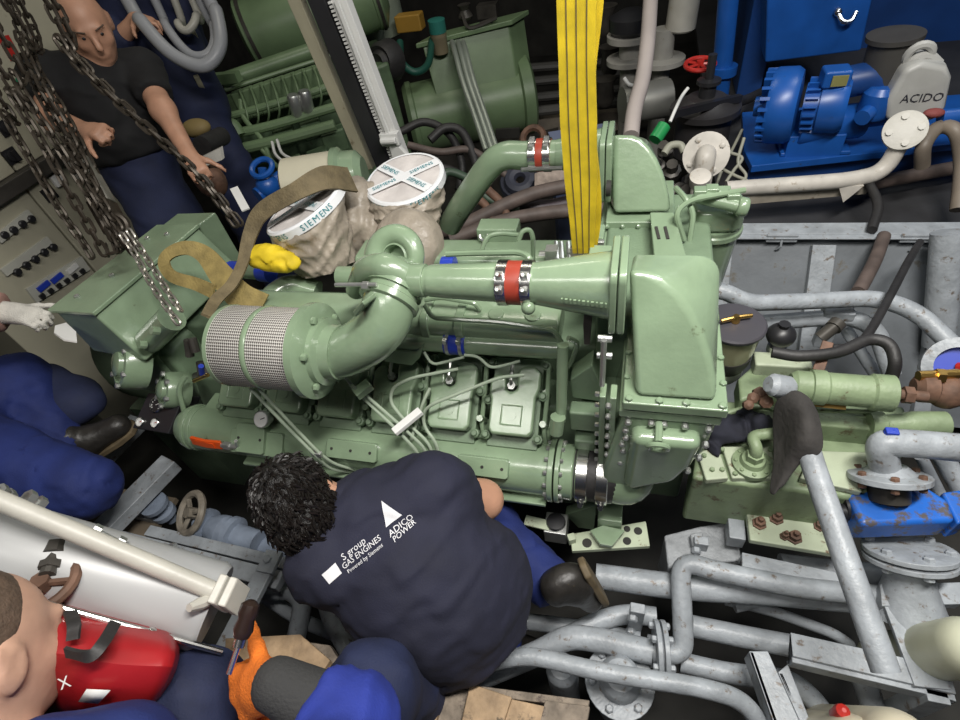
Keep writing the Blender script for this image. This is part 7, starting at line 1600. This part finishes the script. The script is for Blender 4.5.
hairp = [('e', tuple(hc + u_ * .036 - f_ * .026), (.0775, .094, .098), R_, .02), ('e', tuple(hc - f_ * .06 - u_ * .045), (.066, .045, .06), R_, .02), ('-e', tuple(hc + f_ * .085 - u_ * .02), (.12, .085, .12), R_, .015)]
organic('hair', hairp, STUB, lm, h=.006)
organic('jacket', [C(nk.lerp(c1, .45), c1, .12, .17, .05), C(c1, c2, .17, .17, .05), C(nk.lerp(sr2, .5), sr2, .085, .08, .04), C(nk.lerp(sl2, .5), sl2, .085, .08, .04), Fl(sr2, er2, .078, .064), Fl(er2, wr2, .062, .05), Fl(sl2, el2, .078, .064), Fl(el2, wl2, .062, .05)], ROYAL, lm, h=.010, fold=wrinkles(.004, 40, 51, (.5, .3, 1), .5))
organic('trousers', [C(hb2, k_, .125, .085) for k_ in kn] + [C(k_, f__, .085, .07) for k_, f__ in zip(kn, fts)] + [C(c2, hb2, .17, .16)], NAVYT, lm, h=.012)

# ---------------------------------------------------------------- seated person at the bottom edge: two knees and a gloved hand with a screwdriver
bp_ = thing('person', 'seated person at the bottom edge with orange glove holding a screwdriver', 'person', (-.35, -.15, .46))
k1, k2 = D(196, 700, .92), D(372, 690, .97)
hip = V((k1.x + k2.x) / 2 + .02, -.36, .92)
f1, f2_ = V(k1.x + .02, k1.y + .06, .56), V(k2.x + .03, k2.y + .06, .56)
ch = hip + V(0, .0, .40); nk = ch + V(0, .06, .18); hc = nk + V(0, .06, .18)
hq, l_, f_, u_, R_ = head_prims(hc, (-.1, .8, -.5), (0, .3, 1))
sr2, sl2 = nk + V(.19, -.01, -.06), nk + V(-.19, -.01, -.06)
wr2 = D(276, 684, .80); er2 = D(352, 722, .80); el2 = sl2 + V(-.03, .06, -.27); wl2 = D(265, 790, .86)
hd_ = D(252, 690, .80)
body = hq + [C(nk, hc, .06, .06, .03), C(nk, ch, .08, .13), C(ch, hip, .14, .15), C(nk, sr2, .06, .058), C(nk, sl2, .06, .058), C(sr2, er2, .052, .042), C(er2, wr2, .042, .029), C(sl2, el2, .052, .042), C(el2, wl2, .042, .029), C(hip + V(-.09, 0, 0), k1, .09, .062), C(k1, f1, .06, .04), C(hip + V(.09, 0, 0), k2, .09, .062), C(k2, f2_, .06, .04)]
organic('body', body, SKIN, bp_, h=.012)
organic('trousers', [C(hip + V(-.09, 0, 0), k1, .12, .078), C(k1, f1, .074, .062), C(hip + V(.09, 0, 0), k2, .12, .082), C(k2, f2_, .078, .062), C(hip + V(-.1, 0, 0), hip + V(.1, 0, 0), .14, .14)], NAVYT, bp_, h=.010, fold=wrinkles(.004, 75, 61, (.6, .5, .4), .3))
organic('jacket', [C(nk, ch, .11, .17, .05), C(ch, hip + V(0, 0, .1), .17, .16, .05), C(nk, sr2, .08, .08, .05), C(nk, sl2, .08, .08, .05), C(sr2, er2, .076, .062), Fl(er2, er2.lerp(wr2, .52), .064, .053), C(sl2, el2, .076, .062), Fl(el2, wl2, .062, .05)], mat('bright_blue_workwear', (.016, .032, .24), .8, noise=.2, nscale=12, bump=.15, bscale=260), bp_, h=.009, fold=wrinkles(.005, 85, 71, (1, .3, .4), .3))
organic('cuff', [C(er2.lerp(wr2, .5), wr2.lerp(er2, .02), .047, .040, .02)], mat('charcoal_knit', (.03, .03, .03), .85, bump=.3, bscale=200), bp_, h=.008)
gl = hand_prims(wr2, hd_ + V(-.02, .0, -.03) - wr2, Vector((-.1, .5, -1)), -1, 1.1, .85, .01) + hand_prims(wl2, hd_ - wl2, Vector((.3, .5, -1)), 1, 1.0, .8, .01)[:0]
gl.append(C(wr2.lerp(er2, .10), wr2, .040, .034, .02))
organic('glove', gl, GLOVE_O, bp_, h=.005, k=.012)
organic('glove', hand_prims(wl2, hd_ - wl2, Vector((.3, .5, -1)), 1, 1.05, .8, .01), GLOVE_O, bp_, h=.006)
for a in (f1, f2_): shoe(bp_, a, a + V(.02, .14, -.02), Z)
sd_ = thing('screwdriver', 'screwdriver with dark wooden handle in the orange gloved hand', 'screwdriver', tuple(D(240, 640, .85)))
a, b, c_ = D(252, 600, .79), D(241, 638, .775), D(229, 674, .76); ax = (b - a).normalized()
m = MB(); L_ = (b - a).length; m.lathe([(.006, 0), (.0135, .006), (.0145, .02), (.012, L_ * .5), (.0145, L_ * .8), (.011, L_)], a, ax, 10); m.build('handle', mat('dark_brown_wood', (.022, .012, .009), .35, noise=.3, nscale=30), sd_)
m = MB(); m.lathe([(.0085, 0), (.0085, .012)], b, ax, 12); m.cyl(b, c_, .0042, n=8); m.build('shaft', STEEL, sd_)

# ---------------------------------------------------------------- worker cut off by the left edge: blue legs, shoe and gloved hand
lw = thing('person', 'worker cut off by the left edge with blue trousers and white glove', 'person', (-1.95, .45, .46))
hip = D(-75, 440, 1.62); 
k1, a1 = D(85, 486, 1.56), D(-40, 530, 1.60)          # near leg: thigh and folded shin
k2, a2 = D(20, 380, 1.80), D(62, 446, 1.78)           # far leg
ch = hip + V(-.12, .02, .38); nk = ch + V(.02, .02, .18); hc = nk + V(.04, .03, .2)
hq, l_, f_, u_, R_ = head_prims(hc, (.7, .5, -.3), (0, 0, 1))
sr2, sl2 = nk + V(.10, -.15, -.05), nk + V(-.02, .18, -.05)
wl2 = D(12, 313, 1.50); el2 = D(-42, 310, 1.46); wr2 = hip + V(.25, -.1, .1); er2 = sr2 + V(.05, -.1, -.28)
body = hq + [C(nk, hc, .06, .06, .03), C(nk, ch, .09, .13), C(ch, hip, .14, .15), C(nk, sr2, .06, .058), C(nk, sl2, .06, .058), C(sr2, er2, .052, .042), C(er2, wr2, .042, .03), C(sl2, el2, .052, .042), C(el2, wl2, .042, .03), C(hip, k1, .1, .062), C(k1, a1, .06, .04), C(hip, k2, .1, .062), C(k2, a2, .06, .04)]
body += hand_prims(wr2, V(.5, .2, -.3), (0, 0, -1), 1)
organic('body', body, SKIN, lw, h=.013)
organic('trousers', [C(hip, k1, .15, .09), C(k1, a1, .088, .07), C(hip, k2, .14, .09), C(k2, a2, .085, .07), C(hip, hip + V(-.05, .02, .1), .16, .15)], ROYAL, lw, h=.012, fold=wrinkles(.006, 70, 81, (.6, .5, .4), .3))
organic('shirt', [C(nk, ch, .11, .17, .05), C(ch, hip + V(0, 0, .08), .17, .16, .05), C(nk, sr2, .08, .08, .05), C(nk, sl2, .08, .08, .05), Fl(sr2, er2, .078, .062), C(sl2, el2, .076, .062), Fl(el2, el2.lerp(wl2, .85), .062, .058)], mat('faded_pink_shirt', (.42, .24, .20), .8, noise=.2, nscale=12), lw, h=.011)
organic('glove', hand_prims(wl2, D(46, 318, 1.49) - wl2, Vector((-.2, .1, -1)), 1, .85, 1.0, .01) + [C(wl2.lerp(el2, .2), wl2, .034, .030, .02)], GLOVE_W, lw, h=.006)
shoe(lw, D(76, 442, 1.80), D(112, 418, 1.80), V(-.3, -.3, 1), 1.0)
m = [('e', tuple(D(70, 402, 1.86)), (.13, .10, .08)), ('e', tuple(D(45, 392, 1.86)), (.09, .1, .10))]
organic('jacket_tail', m, NAVYT, lw, h=.012, fold=wrinkles(.006, 40, 91, (.6, .5, .4), .5))
# ================================================================== tidy up: pieces that stand apart become parts of their own
def islands(me):
    n = len(me.vertices); par = list(range(n))
    def find(a):
        while par[a] != a: par[a] = par[par[a]]; a = par[a]
        return a
    for e in me.edges:
        a, b = find(e.vertices[0]), find(e.vertices[1])
        if a != b: par[a] = b
    g = {}
    for i in range(n): g.setdefault(find(i), []).append(i)
    return list(g.values())
def split_parts(gap=.004):
    for o in [o for o in bpy.data.objects if o.type == 'MESH']:
        if o.get('kind') in ('stuff', 'structure') or len(o.data.vertices) > 6000: continue
        if any(t in o.name for t in ('print', 'holes')): continue
        isl = islands(o.data)
        if len(isl) < 2: continue
        co = np.array([v.co[:] for v in o.data.vertices]); bx = [(co[i].min(0) - gap, co[i].max(0) + gap) for i in isl]; lab = list(range(len(isl))); ch = True
        while ch:
            ch = False
            for a in range(len(isl)):
                for b in range(a):
                    if lab[a] != lab[b] and (bx[a][0] < bx[b][1]).all() and (bx[b][0] < bx[a][1]).all():
                        la, lb = lab[a], lab[b]; lab = [lb if q == la else q for q in lab]; ch = True
        cl = {}
        for q, i in zip(lab, isl): cl.setdefault(q, []).extend(i)
        if len(cl) < 2: continue
        parts = sorted(cl.values(), key=lambda i: -len(i)); me0 = o.data
        depth = 0; p = o.parent
        while p is not None: depth += 1; p = p.parent
        owner = {}
        for k, i in enumerate(parts):
            for q in i: owner[q] = k
        fcs = [[] for _ in parts]
        for pl in me0.polygons: fcs[owner[pl.vertices[0]]].append(tuple(pl.vertices))
        base = o.name.split('.')[0]
        for k, i in enumerate(parts):
            i = sorted(i); mp = {q: j for j, q in enumerate(i)}; me = bpy.data.meshes.new(base)
            me.from_pydata([tuple(co[q]) for q in i], [], [tuple(mp[q] for q in f) for f in fcs[k]]); me.update()
            for mt in me0.materials: me.materials.append(mt)
            me.polygons.foreach_set('use_smooth', [True] * len(me.polygons)); me.set_sharp_from_angle(angle=math.radians(35))
            if k == 0: o.data = me; continue
            c = o.copy(); c.data = me
            for key in ('label', 'category', 'group'):
                if key in c: del c[key]
            COL.objects.link(c)
            if o.parent is None: c.parent = o; c.matrix_parent_inverse = o.matrix_basis.inverted(); c.name = base + '_piece'
split_parts()
